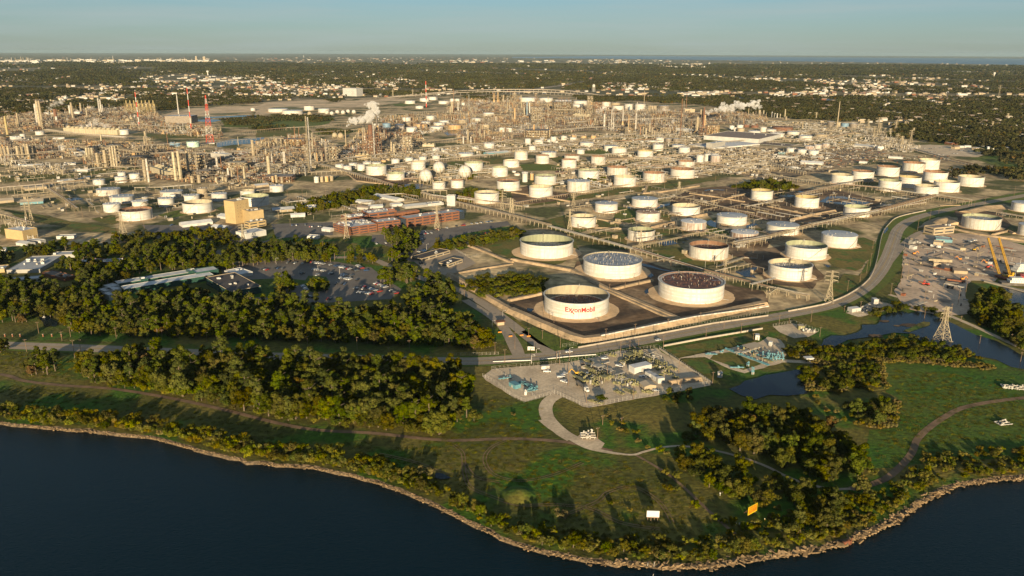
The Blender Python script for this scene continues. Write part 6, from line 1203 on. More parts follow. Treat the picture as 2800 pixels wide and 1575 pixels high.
# ---------------------------------------------------------------- crane and workboats
p=g('B3',2370,1125);t=thing('crane','tall yellow crane with two lattice booms by the dock','crane',(p.x,p.y,0));h=height_at(p,src('B3',0,735)[1])
x0=(g('B3',2320,1110)-p).x
b=MB();b.box(0,0,1.6,10,4,2,0,'yellow_paint');b.box(5,0,3.6,2,2,2.6,0,'yellow_paint');b.obj('body',parent=t)
b=MB();b.box(0,0,0,11,5,1.6,0,'black');b.obj('tracks',parent=t)
for sx in (0,1):
 b=MB();base=Vector((-9+sx*11,0,4));L=h+1;tilt=math.atan2(-20,h)
 bb=MB();lattice(bb,None,L,1.0,.7,.15,'yellow_paint',22)
 Rm=Matrix.Rotation(tilt,3,'Y')
 bb.v=[tuple(Rm @ Vector(v)+base) for v in bb.v];bb.obj('boom',parent=t)
def boat(c,x,y,L,w_,rz,decks,lab,hull='dark_steel',sup='sign_white',z=.6):
 p=g(c,x,y);t=thing('workboat',lab,'workboat',(p.x,p.y,z),rz,None)
 b=MB();n=8;vs=[]
 prof=[(-.5,.85),(-.3,1),(.2,1),(.38,.8),(.48,.4),(.5,.1)]
 for zz,k in ((-1.2,.85),(2.2,1)):
  for px_,ww in prof:vs.append((px_*L,-ww*w_/2*k,zz))
  for px_,ww in reversed(prof):vs.append((px_*L,ww*w_/2*k,zz))
 m_=len(prof)*2;b.add(vs,[(i,(i+1) % m_,m_+(i+1) % m_,m_+i) for i in range(m_)]+[tuple(range(m_,2*m_))],hull);b.obj('hull',parent=t)
 for i in range(decks):
  b=MB();sx,sy=L*(.55-.12*i),w_*(.75-.12*i);b.box(L*.08,0,2.2+2.6*i,sx,sy,2.3,0,sup);b.box(L*.08,0,2.2+2.6*i+2.3,sx+.8,sy+.8,.2,0,sup)
  k=int(sx/2.2)
  for q in range(k):b.box(L*.08-sx/2+sx*(q+.5)/k,-sy/2-.02,2.2+2.6*i+1,1.0,.1,.7,0,'glass')
  b.obj('deckhouse',parent=t)
 b=MB();b.bar((0,0,2.2+2.6*decks),(0,0,7+2.6*decks),.15,'sign_white');b.box(0,0,5+2.6*decks,.2,2.4,.15,0,'sign_white');b.obj('mast',parent=t)
boat('B3',2480,1075,32,11,R(12),3,'white pushboat with stacked decks moored beyond the crane')
boat('B3',2430,1190,26,10,R(-8),2,'pale workboat with a two deck house below the crane')
boat('B3',2530,1150,22,8,R(60),1,'red trimmed workboat at the right edge of the dock',sup='red_paint')
p0=g('B3',2500,1120);b=MB();b.box(0,0,0,60,14,1.6,0,'rust_metal');tag(b.obj('barge',loc=(p0.x+5,p0.y,.6),rz=R(8)),'rusty flat barge moored between the two white boats','barge')
a,e=g('B3',2150,1160),g('B3',2560,1270);d=e-a;b=MB();b.box(d.length/2,0,0,d.length,4,1.4,0,'concrete');tag(b.obj('quay',loc=(a.x,a.y,0),rz=math.atan2(d.y,d.x)),'pale narrow quay below the crane and workboats','quay')
# ---------------------------------------------------------------- poles
def pole(c,x,yt,yb,label,group,arms=1,m_='wood',lamp=False):
 b0,h,_=vert(c,x,yt,yb,4);h=min(h,26);t=thing('utility_pole' if not lamp else 'street_lamp',label,'utility pole' if not lamp else 'street lamp',(b0.x,b0.y,.1),R(20),group)
 b=MB();b.bar((0,0,0),(0,0,h),.21 if not lamp else .16,m_,6,.13);b.obj('pole',parent=t)
 b=MB()
 if lamp:b.bar((0,0,h-.1),(2.2,0,h+.2),.08,m_);b.box(2.3,0,h+.05,.9,.4,.2,0,'sign_white');b.obj('lamp_head',parent=t)
 else:
  for i in range(arms):b.box(0,0,h-.8-i,2.4,.14,.16,0,'wood');b.bar((-1,0,h-.7-i),(-1,0,h-.4-i),.09,'silver');b.bar((1,0,h-.7-i),(1,0,h-.4-i),.09,'silver')
  b.obj('crossarm',parent=t)
 return t
PL=[('C2',928,355,470),('C2',1075,480,605),('C2',1165,478,580),('C2',1250,455,572),('C2',1498,420,550),('C2',1920,345,450),('C2',2268,305,405),('C2',2435,100,205),('C2',1862,195,310),('C2',1545,258,338),('C2',1218,308,412),('C2',478,410,552),('C2',470,572,715),('C2',555,690,925),('C2',735,1000,1095),('C2',1650,650,800),('C2',1985,785,918),('C2',1668,870,970),('C2',1201,930,1058),('C2',897,1215,1312),('C2',847,1335,1449),('C2',1085,1235,1310),('C2',440,580,670),('C2',28,390,560),('C2',300,370,460),('C2',165,350,440),('C2',2098,290,360),('C2',2390,400,470),('C2',943,700,840),('C2',570,560,680),('C2',2360,145,230),('C2',372,200,260),('C2',312,190,250),('C2',415,240,320),
      ('C1',1003,440,572),('C1',1520,470,600),('C1',1902,620,718),('C1',2030,475,560),('C1',2368,490,612),('C1',1315,540,600),('C1',1732,545,610),('C1',515,430,570),('C1',2465,560,700),('C0',265,460,585),('C0',742,470,650),('C0',802,465,590),('C0',385,290,405),('C0',615,385,478),('C0',700,335,440),('C0',1155,345,470),('C0',2052,390,492),('C0',1608,365,440),('C0',178,100,220),('C0',2425,470,560),
      ('C3',110,220,310),('C3',207,250,312),('C3',425,175,292),('C3',913,85,182),('C3',512,340,440),('C3',1548,130,260),('C3',2095,420,510),('C3',2410,410,480),('C3',2500,590,690),('C3',1808,110,225),('C3',1910,230,290),('C3',755,130,190),('C3',1305,0,90),('B3',2435,215,320),('B3',1600,450,560),('B3',1480,525,655),('B3',1685,430,520),('B3',1380,920,1130),('B3',1310,1010,1190),('B3',975,945,1080),('B3',1010,880,1010),('B3',1035,745,840),('B3',785,1145,1260),('B3',910,1055,1165),('B3',2145,300,395),('B3',2040,360,430),('B3',1880,1250,1390),('B3',1545,1250,1390),('B3',1215,1175,1290),('B3',1955,1150,1290),
      ('B2',445,240,398),('B2',955,180,325),('B2',1510,65,240),('B2',2015,40,170),('B2',230,510,590),('B2',140,480,610),('B2',1180,500,590),('B2',1500,560,660),('B2',1605,600,680),('B2',1690,640,720),('B2',800,700,800),('B2',965,1180,1260),('B2',1120,1150,1230),('B2',1258,1110,1200),('B2',1570,950,1060),('B2',2100,1050,1180),('B2',2385,790,900),('B2',2215,160,300),('B1',690,215,330),('B1',465,250,370),('B1',318,265,395),('B1',1222,155,265),('B1',1570,120,240),('B1',2205,50,170),('B1',1670,1110,1200),('B1',2065,1240,1340),('B1',880,860,950),('B1',665,760,870),('B1',250,830,910),('B1',340,540,610),('B0',1305,450,600),('B0',1165,600,680),('B0',1435,560,680),('B0',755,440,520),('B0',820,420,530),('B0',660,380,490),('B0',1370,80,130)]
areas={'B0':'around the left tank farm','B1':'near the brick office and its car parks','B2':'within the tank farm','B3':'along the bend of the road on the right','C0':'along the wooded road on the left','C1':'along the road before the central wood','C2':'round the pump station and the levee','C3':'along the lagoon and the lower road'}
PL.sort(key=lambda q:(q[0],q[1]))
k_={}
for c,x,yt,yb in PL:
 k_[c]=k_.get(c,0)+1;pole(c,x,yt,yb,'wooden utility pole, %s from the left %s' % (ORD[k_[c]-1],areas[c]),'utility poles '+areas[c])
LP=[('E0',1087,385,520),('E0',1580,335,440),('E0',1820,225,340),('B1',428,1050,1110),('B1',830,1020,1090),('B1',615,1000,1050),('B1',1410,1000,1070),('B1',1030,850,920),('B1',1450,730,790),('B1',200,930,990),('B1',1690,790,850),('C2',190,620,705),('C1',2445,180,250),('C1',2340,280,340),('C2',240,560,600)]
for i,(c,x,yt,yb) in enumerate(sorted(LP,key=lambda q:src(*q[:3])[0])):pole(c,x,yt,yb,'grey lamp post over paving, %s from the left of the picture' % ORD[i],'street lamps',lamp=True,m_='silver')
# ---------------------------------------------------------------- billboards and signs
def board(c,xl,xr,yt,yb,H,tilt_end,mt,lab,leg=3,name='billboard'):
 a=g(c,xl,yb+0);return a
p=ground(*src('D0',2245,790));t=thing('billboard','blank white billboard on posts near the shore','billboard',(p.x,p.y,0),R(-3))
Wb=97*.3494*depth(p)/FPX;Hb=Wb*.56
b=MB();b.box(0,0,2.6,Wb,.35,Hb,0,'sign_white');o=b.obj('panel',parent=t)
b=MB();b.box(0,-.25,2.3,Wb,.2,.3,0,'brown_paint');
for i in range(4):b.box((-.4+.266*i)*Wb,.3,0,.3,.3,2.6+Hb*.9,0,'wood')
b.obj('posts',parent=t)
b=MB();b.add(*((lambda vf:([(v.x-.24*Wb,-.19,2.9+v.y) for v in vf[0]],vf[1]))(text_mesh('PETROLEUM PIPELINE',Wb*.055,.004))),'steel');b.obj('small_lettering',parent=t)
p=ground(*src('D1',447,745));t=thing('warning_sign','yellow warning billboard with red lettering turned to the left','sign',(p.x,p.y,0),R(38))
Wb=7.4;Hb=4.6
b=MB();b.box(0,0,1.6,Wb,.3,Hb,0,'sign_yellow');b.obj('panel',parent=t)
b=MB()
for i in range(3):b.box((-.4+.4*i)*Wb,.3,0,.3,.3,1.6+Hb*.9,0,'brown_paint');b.bar(((-.4+.4*i)*Wb,.3,1.6+Hb*.7),((-.4+.4*i)*Wb,3.6,0),.12,'brown_paint')
b.obj('posts',parent=t)
b=MB()
for s,z,sz in (('WARNING',4.95,1.3),('DO NOT ANCHOR',4.05,.9),('OR DREDGE',3.2,.9),('PIPELINE CROSSING',2.4,.8)):
 v_,f_=text_mesh(s,sz,.045);mx=max(v.x for v in v_);k=Wb*.9/mx;b.add([((v.x-mx/2)*k,-.18,z+v.y) for v in v_],f_,'warn_red')
b.obj('lettering',parent=t)
p=g('E0',1075,275);t=thing('entrance_sign','small white company sign with red writing at the junction','sign',(p.x,p.y,.3),R(-4))
b=MB();b.box(0,0,.5,5.4,.3,2.6,0,'sign_white');b.obj('panel',parent=t)
b=MB();v_,f_=text_mesh('ExxonMobil',1.0,.02);mx=max(v.x for v in v_);b.add([((v.x-mx/2)*4.6/mx,-.17,1.6+v.y) for v in v_],f_,'logo_red');b.obj('lettering',parent=t)
b=MB();b.box(0,0,-.2,5.8,.8,.68,0,'concrete');b.obj('plinth',parent=t)
# ---------------------------------------------------------------- pump station
for c,x0,y0,x1,y1,dep,h,wall,roof,lab in [('E1',668,735,1000,660,7,5,'white_wall','white_roof','larger white shed with a white roof in the pump station'),('E1',870,760,960,810,4,3.4,'white_wall','roof_light','grey roofed white cabin, upper one of the row'),('E1',965,800,1070,872,4,3.4,'white_wall','roof_light','grey roofed white cabin, middle one of the row'),('E1',1080,880,1125,920,5,4,'white_wall','roof_light','small square white cabin, lowest one of the row'),('E1',770,975,860,1060,9,3.4,'tan_wall','roof_tan','olive tan gabled pump shelter at the lower station fence'),('E1',1135,825,1200,840,3,4,'valve_yellow','valve_yellow','pale yellow boxed filter beside the white cabins'),('E0',645,960,770,1030,5,3,'light_blue','light_blue','light blue pump house in the fenced corner'),('E4',795,225,880,232,5,4,'white_wall','white_roof','small white cabin by the bund corner of the metering plot'),('E4',1070,350,1130,362,3,3.6,'white_wall','white_roof','small white kiosk at the gravel bend'),('E4',1850,690,2015,680,5,3,'white_wall','white_roof','white box unit at the end of the gravel track'),('C3',300,370,360,372,5,3.5,'valve_yellow','roof_tan','pale yellow cabin in the small fenced plot by the road'),('C3',830,200,920,190,6,3.5,'white_wall','white_roof','white low cabin in the white pipework plot'),('C3',1045,130,1090,130,6,6,'white_wall','white_roof','white tall cabin in the white pipework plot')]:
 building(c,x0,y0,x1,y1,dep,h,wall,roof,lab,'cabin',0,None,None,gable='gabled' in lab,doors=1,name='cabin',units=0,par=.1)
def skid(c,x,y,L,W_,h,mt,lab,group,rz=None,n=9,name='valve_skid'):
 p=g(c,x,y);t=thing(name,lab,'valve skid',(p.x,p.y,.24),R(ru(-60,-20)) if rz is None else rz,group);rr=random.Random(int(x*7+y))
 b=MB()
 for i in range(3):y_=-W_/2+W_*i/2;b.bar((-L/2,y_,h*.4),(L/2,y_,h*.4),.28,mt,8)
 b.bar((-L/2,-W_/2,h*.4),(-L/2,W_/2,h*.4),.3,mt,8);b.obj('header_pipes',parent=t)
 b=MB()
 for i in range(n):
  q=(rr.uniform(-.5,.5)*L,rr.choice((-.5,0,.5))*W_);hh=h*rr.uniform(.6,1.2)
  b.bar((q[0],q[1],0),(q[0],q[1],hh),.22,mt,8);b.bar((q[0]-.5,q[1],hh),(q[0]+.5,q[1],hh),.35,mt,8);b.box(q[0],q[1],hh*.45,.7,.7,.6,0,mt)
 b.obj('valves',parent=t)
 b=MB()
 for i in range(4):b.box(L*(-.4+.27*i),0,0,.3,W_*1.05,h*.36,0,'concrete')
 b.obj('supports',parent=t);return t
SK=[('E1',700,500,16,9,3.2,26),('E1',540,520,14,6,4,20),('E1',740,400,8,5,7,18),('E1',1100,520,18,6,3,20),('E1',1180,620,16,5,3,16),('E1',1430,640,7,4,2.4,8),('E1',1310,720,10,5,2.2,8),('E1',440,800,7,4,2.8,9),('E1',590,890,9,5,2.8,12),('E1',690,950,6,4,2.6,8),('E1',100,800,14,7,3.6,26),('E0',2330,720,12,4,3,10),('E0',2200,880,12,5,3.4,14),('E0',2100,770,10,5,2.5,12),('E0',2330,940,6,4,2.6,8),('E0',2330,1280,13,3,2,8),('E1',380,1100,10,3,2,6),('E1',580,1080,12,4,2,8),('E1',900,1090,7,3,1.6,6),('E1',960,1090,6,4,1.6,8),('E0',2180,490,9,3,1.6,4),('E1',250,385,7,3,2,5),('E1',1480,830,8,3,2.2,6),('E1',330,920,6,4,2,5)]
for i,(c,x,y,L,W_,h,n) in enumerate(sorted(SK,key=lambda q:src(*q[:3])[0])):skid(c,x,y,L*.85,W_*.85,h*.72,'valve_yellow','pale yellow green valve skid, %s from the left on the station gravel' % ORD[i],'valve skids',n=n+2)
for c,x,y,L,W_,h,rz,n,lab in [('E0',1010,960,16,3,2,-.75,8,'light blue pipe rows behind the white tank in the fenced corner'),('E0',1070,1050,9,4,1.6,.5,10,'light blue manifold beside the white tank in the fenced corner'),('E0',580,830,10,1,2.2,.3,2,'light blue arched pipe in the fenced corner'),('E4',620,590,42,2.5,1.6,-.98,8,'pair of long light blue meter pipes, lower left pair'),('E4',850,520,36,6,1.6,-.98,10,'light blue meter pipes under the pale canopy'),('E4',1160,600,16,8,3.4,-.2,30,'cluster of light blue launch barrels at the right end'),('E4',420,810,10,1,1.5,0,2,'light blue bent pipe on the grass plot'),('C2',1975,618,9,1,1.5,0,2,'light blue bent pipe at the upper gravel fork'),('E4',640,770,2,1,3.5,0,3,'light blue standpipe on the grass plot'),('E4',740,940,2,1,5,0,3,'light blue standpipe by the pond'),('E4',100,500,2,1,2.4,0,3,'light blue standpipe at the left end of the metering plot'),('C3',400,390,10,6,2,0,12,'grey valves in the small fenced plot by the road'),('C3',980,170,26,10,1.8,.5,26,'white pipework in the fenced plot by the curve'),('C3',2440,950,16,6,2,-.3,14,'grey pipework at the right edge of the meadow'),('C3',2330,1300,9,5,1.2,.2,8,'white rubble and pipes in the lower right meadow'),('D0',1740,130,9,6,3,0,14,'small pale wellhead at the end of the curved gravel path')]:
 skid(c,x,y,L,W_,h,'light_blue' if 'light blue' in lab else 'silver',lab,None,rz,n,name='pipework')
a,L,rz=facade('E4',690,500,950,440);t=thing('canopy','pale open canopy over the light blue meter pipes','canopy',(a.x,a.y,.24),rz)
b=MB();b.add([(-.5,-.5,3.6),(L+.5,-.5,3.6),(L+.5,9,3.9),(-.5,9,3.9)],[(0,1,2,3)],'roof_tan');b.box(L/2,4.2,3.3,L,8.6,.2,0,'tan_wall');b.obj('roof',parent=t)
for i in range(4):
 for q in (0,8.4):b=MB();b.box(L*i/3,q,0,.3,.3,3.3,0,'tan_wall');b.obj('post',parent=t)
build_tank('E0',940,997,1050,1140,'w','small white tank in a low square bund in the fenced corner','small white tanks by the station');build_tank('E1',2270,2368,670,800,'w','small white tank with an outside stair beside the pond','small white tanks by the station')
p=g('E0',1105,810);t=None
# fences: posts and a top rail, see-through
def fence(c,pts,h,lab,step=3.0,m_='silver'):
 P=[g(c,x,y).to_2d() for x,y in pts];o=P[0].copy();P=[q-o for q in P];t=thing('fence',lab,'fence',(o.x,o.y,.2),0,'wire fences');b=MB();b2=MB()
 for i in range(len(P)-1):
  a,e=P[i],P[i+1];L=(e-a).length;n=max(1,int(L/step))
  for k in range(n+1):q=a.lerp(e,k/n);b.bar((q.x,q.y,0),(q.x,q.y,h),.07,m_,4)
  for z in (h*.97,h*.5,.15):b2.bar((a.x,a.y,z),(e.x,e.y,z),.035,m_,4)
 b.obj('posts',parent=t);b2.obj('rails',parent=t)
for a in [('C2',[(-290,835),(-150,910),(0,1035),(120,1090),(420,1010)],2.6,'wire fence round the lower left corner of the station'),('C2',[(420,1000),(700,1130),(760,1140),(1300,1040),(1960,910)],2.6,'wire fence along the lower side of the station'),('C2',[(-200,765),(0,740),(300,720),(520,700),(830,645)],2.6,'wire fence along the road side of the station'),('C2',[(840,640),(1200,580),(1440,545),(1960,900)],2.6,'wire fence along the upper right side of the station'),('C2',[(500,540),(900,490),(1500,385),(2536,210)],2.6,'wire fence at the foot of the levee above the road'),('C2',[(-200,760),(-170,770),(0,880),(180,1010),(240,1060)],2.4,'inner wire fence beside the light blue pump house'),('C3',[(50,340),(250,300),(500,390)],2.4,'wire fence round the small fenced plot by the road'),('C3',[(775,205),(890,245),(1250,160),(1270,130),(1070,80)],2.4,'wire fence round the white pipework plot'),('B3',[(1330,1000),(1340,860),(1360,740)],2.4,'wire fence at the left side of the contractor yard'),('E4',[(1200,360),(1400,440),(1700,560)],2.2,'wire fence above the reeds beside the metering plot'),('B1',[(1940,830),(2120,930),(2200,900)],2.2,'wire fence by the dark roofed huts'),('C1',[(1900,625),(2200,622),(2400,615)],2.2,'wire fence at the end of the central wood')]:fence(*a)
# white gate posts, brick piers, markers, little things
for i,x in enumerate((52,127,203,430,517,612)):
 p=g('C0',x,437);b=MB();b.box(0,0,0,.9,.9,2.2,0,'brick');b.box(0,0,2.2,1.1,1.1,.2,0,'concrete');tag(b.obj('brick_pier',loc=(p.x,p.y,0)),'salmon brick fence pier, %s from the left by the wooded road' % ORD[i],'pier','brick fence piers')
for i,(x,y) in enumerate([(320,825),(347,825),(368,835),(470,820),(547,790),(197,588)]):
 p=g('D1',x,y);b=MB();b.bar((0,0,0),(0,0,1.8),.12,'sign_white' if i % 2 else 'sign_yellow',6);b.box(0,0,1.4,.7,.1,.4,0,'sign_white');tag(b.obj('marker_post',loc=(p.x,p.y,0)),'%s pipeline marker post on the bank, %s from the left' % ('white' if i % 2 else 'yellow',ORD[[1,2,3,4,5,0][i]]),'marker post','pipeline markers')
# fountain in the park pond
p=g('C0',438,250);b=MB();b.lathe([(.25,0),(.5,2),(.6,3.5),(.3,5),(.05,5.6)],8,m='sign_white');b.lathe([(1.6,0),(1.2,.3),(.3,.4)],12,m='sign_white');tag(b.obj('fountain',loc=(p.x,p.y,.5)),'white jet of a fountain in the dark park pond','fountain')
# barrier lights (orange) at the gate road
for i,(x,y) in enumerate([(95,430),(-120,400),(-15,440),(165,440)]):
 p=g('C2',x,y);b=MB();b.box(0,0,0,3.0,.5,.9,0,'orange_machine');tag(b.obj('barrier',loc=(p.x,p.y,.3),rz=.3),'orange road barrier on the gate road, %s of four' % ORD[[2,0,1,3][i]],'barrier','orange barriers')
p=g('C1',2420,320);t=thing('gatehouse','small gatehouse with a pinkish roof on the gate road','gatehouse',(p.x,p.y,.3),.3);b=MB();b.box(0,0,0,6,4,3,0,'tan_wall');b.obj('wall',parent=t);b=MB();b.box(0,0,3.001,8,6,.3,0,'brick');b.obj('roof',parent=t)
# rusty boiler on the rocks
p=g('D1',1185,960);t=thing('rusty_boiler','rusty cylindrical wreck lying on the shore rocks','wreck',(p.x,p.y,-1.2),.3)
b=MB();b.bar((-1.7,0,1.3),(1.5,.4,1.1),1.0,'rust_metal',16);b.obj('drum',parent=t);b=MB();b.box(2.3,.4,0,1.2,1.5,2.2,.4,'rust_metal');b.bar((2.8,0,1.5),(3.2,0,3.6),.2,'rust_metal');b.obj('broken_end',parent=t)
for i,(x,y,h) in enumerate([(2205,1125,2.6),(2255,1130,3.4),(2268,1105,1.6),(2250,1190,1.0)]):
 p=ground(*src('D0',x,y));b=MB();b.bar((0,0,0),(.2,0,h),.14,'silver',6);tag(b.obj('mooring_stake',loc=(p.x,p.y,-1.7)),'thin pale stake standing in the river, %s from the left' % ORD[[0,2,3,1][i]],'stake','stakes in the river')
# ---------------------------------------------------------------- scattering helpers
CELL={}
for x,y,r in FOOT:
 for i in range(int((x-r)//40),int((x+r)//40)+1):
  for j in range(int((y-r)//40),int((y+r)//40)+1):CELL.setdefault((i,j),[]).append((x,y,r))
def clear(x,y,m=0.0):
 for a,b_,r in CELL.get((int(x//40),int(y//40)),()):
  if (x-a)**2+(y-b_)**2<(r+m)**2:return False
 return True
def bbox(pl):xs=[p[0] for p in pl];ys=[p[1] for p in pl];return min(xs),max(xs),min(ys),max(ys)
def sample(pl,spacing,rr,jit=.45):
 x0,x1,y0,y1=bbox(pl);out=[];y=y0;row=0
 while y<y1:
  x=x0+(row % 2)*spacing/2
  while x<x1:
   p=(x+rr.uniform(-jit,jit)*spacing,y+rr.uniform(-jit,jit)*spacing)
   if inside(p,pl):out.append(p)
   x+=spacing
  y+=spacing*.87;row+=1
 return out
def near_line(p,P,d):
 p=Vector(p)
 for i in range(len(P)-1):
  a,e=P[i],P[i+1];v=e-a;L2=v.length_squared
  t=0 if L2<1e-9 else max(0,min(1,(p-a).dot(v)/L2))
  if (a+v*t-p).length<d:return True
 return False
# ---------------------------------------------------------------- small equipment of the works: a mass nobody could count
def clutter(name,regions,spacing,kinds,hmax0,label,seed,pal=None,block=False):
 rr=random.Random(seed);b=MB();pal=pal or ('tan_paint','steel','cream_steel','silver','rust_steel','steel','tan_wall','rust_steel','tan_paint','dark_steel','grey_wall','orange_paint')
 ru_=rr.uniform
 for c,pts in regions:
  pl=poly(c,pts)
  for x,y in sample(pl,spacing,rr):
   if not clear(x,y,1.5):continue
   # the works are laid out in blocks with lanes between them, each block with its own height and paint
   lu,lv=x*GU.x+y*GU.y,x*GV.x+y*GV.y;iu,iv=math.floor(lu/95),math.floor(lv/68)
   if block and (lu-iu*95<13 or lv-iv*68<12):continue
   hs=random.Random(iu*7919+iv*104729+seed);dn,hf,pk=hs.random(),hs.choice((.45,.7,.9,1.2,1.7)),hs.sample(pal,3)
   if block and rr.random()>.35+dn*.65:continue
   hmax=hmax0*(hf if block else 1)
   k=rr.choices('bvhpcft',kinds)[0];m_=rr.choice(pk if block and rr.random()<.75 else pal);rot=GA+(math.pi/2 if rr.random()<.5 else 0);cs,sn=math.cos(rot),math.sin(rot)
   if k=='b':q_=min(1,hmax0/5);b.box(x,y,0,ru_(2,7)*q_,ru_(2,6)*q_,ru_(1.5,5)*q_,rot,m_)
   elif k=='v':h=ru_(min(4,hmax*.5),hmax);r=ru_(.6,1.6)*min(1,hmax0/5);b.bar((x,y,0),(x,y,h),r,m_,8)
   elif k=='h':L=ru_(3,9)*min(1,hmax0/5);r=ru_(.8,1.6)*min(1,hmax0/6);z=ru_(1.2,min(6,hmax0));b.bar((x-cs*L/2,y-sn*L/2,z),(x+cs*L/2,y+sn*L/2,z),r,m_,8)
   elif k=='p':
    L=ru_(12,45)*min(1,hmax0/5);z=ru_(1,min(7,hmax0*1.4))
    for q in range(rr.randint(2,4)):
     o=q*1.0;b.bar((x-cs*L/2-sn*o,y-sn*L/2+cs*o,z),(x+cs*L/2-sn*o,y+sn*L/2+cs*o,z),ru_(.2,.4),m_,4)
    for q in range(int(L/8)+1):s=-L/2+q*8;b.bar((x+cs*s,y+sn*s,0),(x+cs*s,y+sn*s,z),.2,'tan_paint',4)
   elif k=='c':h=ru_(hmax*.6,hmax*1.7);b.bar((x,y,0),(x,y,h),ru_(.3,.9),m_,6)
   elif k=='f':
    s=ru_(4,9);h=ru_(5,hmax*1.1);C4=[(x+(a*cs-e*sn)*s/2,y+(a*sn+e*cs)*s/2) for a,e in ((-1,-1),(1,-1),(1,1),(-1,1))]
    for q in C4:b.bar((*q,0),(*q,h),.22,m_,4)
    z=0
    while z<h-2:
     z+=4
     for q in range(4):b.bar((*C4[q],min(z,h)),(*C4[(q+1) % 4],min(z,h)),.18,m_,4,None,False)
     if rr.random()<.6:b.box(x,y,z,s*.8,s*.8,.2,rot,m_)
     if rr.random()<.6:b.bar((x,y,z-3.5),(x,y,z-.3),ru_(.6,1.4),rr.choice(pal),8)
   else:
    b.bar((x,y,0),(x,y,ru_(3,8)*min(1,hmax0/5)),.18,m_,4)
 o=b.obj(name);o['kind']='stuff';o['label']=label;o['category']='equipment';return o
U=[('V',[(0,300),(120,285),(330,270),(420,300),(560,330),(560,350),(430,340),(180,310)]),('A0',[(0,760),(340,660),(620,700),(1150,760),(1240,800),(1150,900),(620,890),(0,990)]),('A0',[(0,1000),(450,1010),(620,1090),(850,1060),(1400,1060),(1800,1110),(2100,1150),(2536,1100),(2536,1449),(1900,1449),(1400,1400),(1300,1270),(900,1290),(700,1210),(0,1220)]),('A1',[(0,1050),(250,1000),(520,980),(700,1020),(860,1120),(1050,930),(1260,880),(1600,960),(1700,1060),(1500,1130),(1260,1190),(560,1260),(0,1330)]),('B0',[(1700,0),(2536,0),(2536,240),(2150,260),(2080,200),(1800,170)]),('B1',[(-60,0),(600,0),(560,90),(340,170),(0,190)])]
clutter('process_equipment',U,8.4,(14,20,10,20,4,22,8),9,'tangle of vessels, pipes and frames filling the left process units',11,block=True)
U2=[('A1',[(1880,650),(2536,600),(2536,760),(1900,780)]),('A2',[(0,600),(450,640),(760,640),(900,680),(1350,740),(1800,760),(2400,740),(2536,800),(2536,880),(1950,870),(1850,960),(1300,980),(900,930),(400,900),(0,860)]),('A2',[(0,860),(400,900),(640,940),(420,985),(120,1000),(0,1040)]),('A1',[(2000,880),(2536,850),(2536,1040),(2200,1080),(1980,1060)]),('A1',[(1160,800),(1900,770),(2536,780),(2400,900),(1700,960),(1300,880)])]
clutter('process_equipment',U2,10,(12,20,8,20,5,24,8),10.5,'tangle of vessels, pipes and frames filling the middle process units',12,block=True)
U3=[('A2',[(0,1060),(600,1000),(1200,960),(1850,980),(1900,1080),(1000,1140),(0,1160)]),('A2',[(900,1180),(1640,1140),(2000,1110),(2536,1110),(2536,1440),(2100,1340),(1700,1300)]),('A1',[(600,1240),(1700,1120),(2536,1040),(2536,1180),(1800,1230),(1300,1240)]),('B2',[(420,0),(2536,-120),(2536,90),(1900,120),(1000,220),(500,260)]),('A3',[(0,850),(900,860),(1250,1000),(1250,1130),(600,1130),(0,1010)]),('A1',[(1000,1320),(1500,1300),(2336,1300),(2536,1380),(2000,1440),(1500,1449)]),('A3',[(0,1130),(600,1130),(600,1320),(0,1340)])]
clutter('low_equipment',U3,15,(16,5,8,34,1,4,24),6,'low pipework, pumps and small sheds between the tanks',13,('tan_paint','steel','cream_steel','silver','concrete','tan_wall','grey_wall','white_wall'))
U4=[('B2',[(0,440),(560,430),(600,700),(1200,860),(1900,1090),(2500,1260),(2536,900),(2536,300),(1500,230),(800,320)]),('B3',[(0,100),(1450,300),(1640,360),(1100,500),(400,650),(0,760)]),('B0',[(900,230),(1900,220),(2300,350),(2300,560),(1000,560),(860,450),(500,300),(480,170),(900,140)]),('A0',[(0,1250),(900,1300),(1350,1290),(1300,1449),(0,1449)]),('B0',[(0,0),(900,0),(900,200),(500,280),(900,560),(300,400),(0,400)]),('B1',[(0,280),(900,330),(1300,300),(1880,420),(1300,470),(760,560),(300,560),(0,540)])]
clutter('low_equipment',U4,26,(14,4,6,22,1,2,30),5,'scattered valves, pipe runs and poles among the tanks',14,('tan_paint','steel','cream_steel','silver','concrete','tan_wall','grey_wall'))
U5=[('B3',[(1360,860),(1420,740),(1900,700),(2300,800),(2500,900),(2350,1100),(1960,1120),(1960,1350),(2000,1450),(1450,1430),(1290,1260)]),('B3',[(2100,950),(2500,900),(2536,1010),(2250,1080)]),('A3',[(0,1180),(320,1170),(1300,1180),(1850,1180),(1900,1220),(1500,1230),(500,1340),(0,1360)]),('A3',[(600,1060),(1250,1130),(1400,1200),(700,1230)])]
clutter('stored_materials',U5,18,(20,1,12,16,0,1,8),3,'stored pipes, steel, drums and junk spread over the open yards',15,('rust_metal','dark_steel','silver','steel','tan_wall','dark_steel','grey_wall','white_wall','dark_steel','grey_wall','steel','tan_paint','dark_steel','rust_steel'))
U6=[('B0',[(0,1),(300,100),(700,110),(600,30),(0,-60)]),('A3',[(1030,1000),(1250,1010),(1500,1100),(1400,1160),(1100,1100)]),('B1',[(400,380),(620,370),(640,430),(420,440)]),('B0',[(0,560),(280,600),(400,740),(240,760)])]
clutter('switchyard',U6,7,(4,2,0,4,14,10,60),7,'thin posts and frames of the electrical switchyards',16,('silver','steel','cream_steel'))

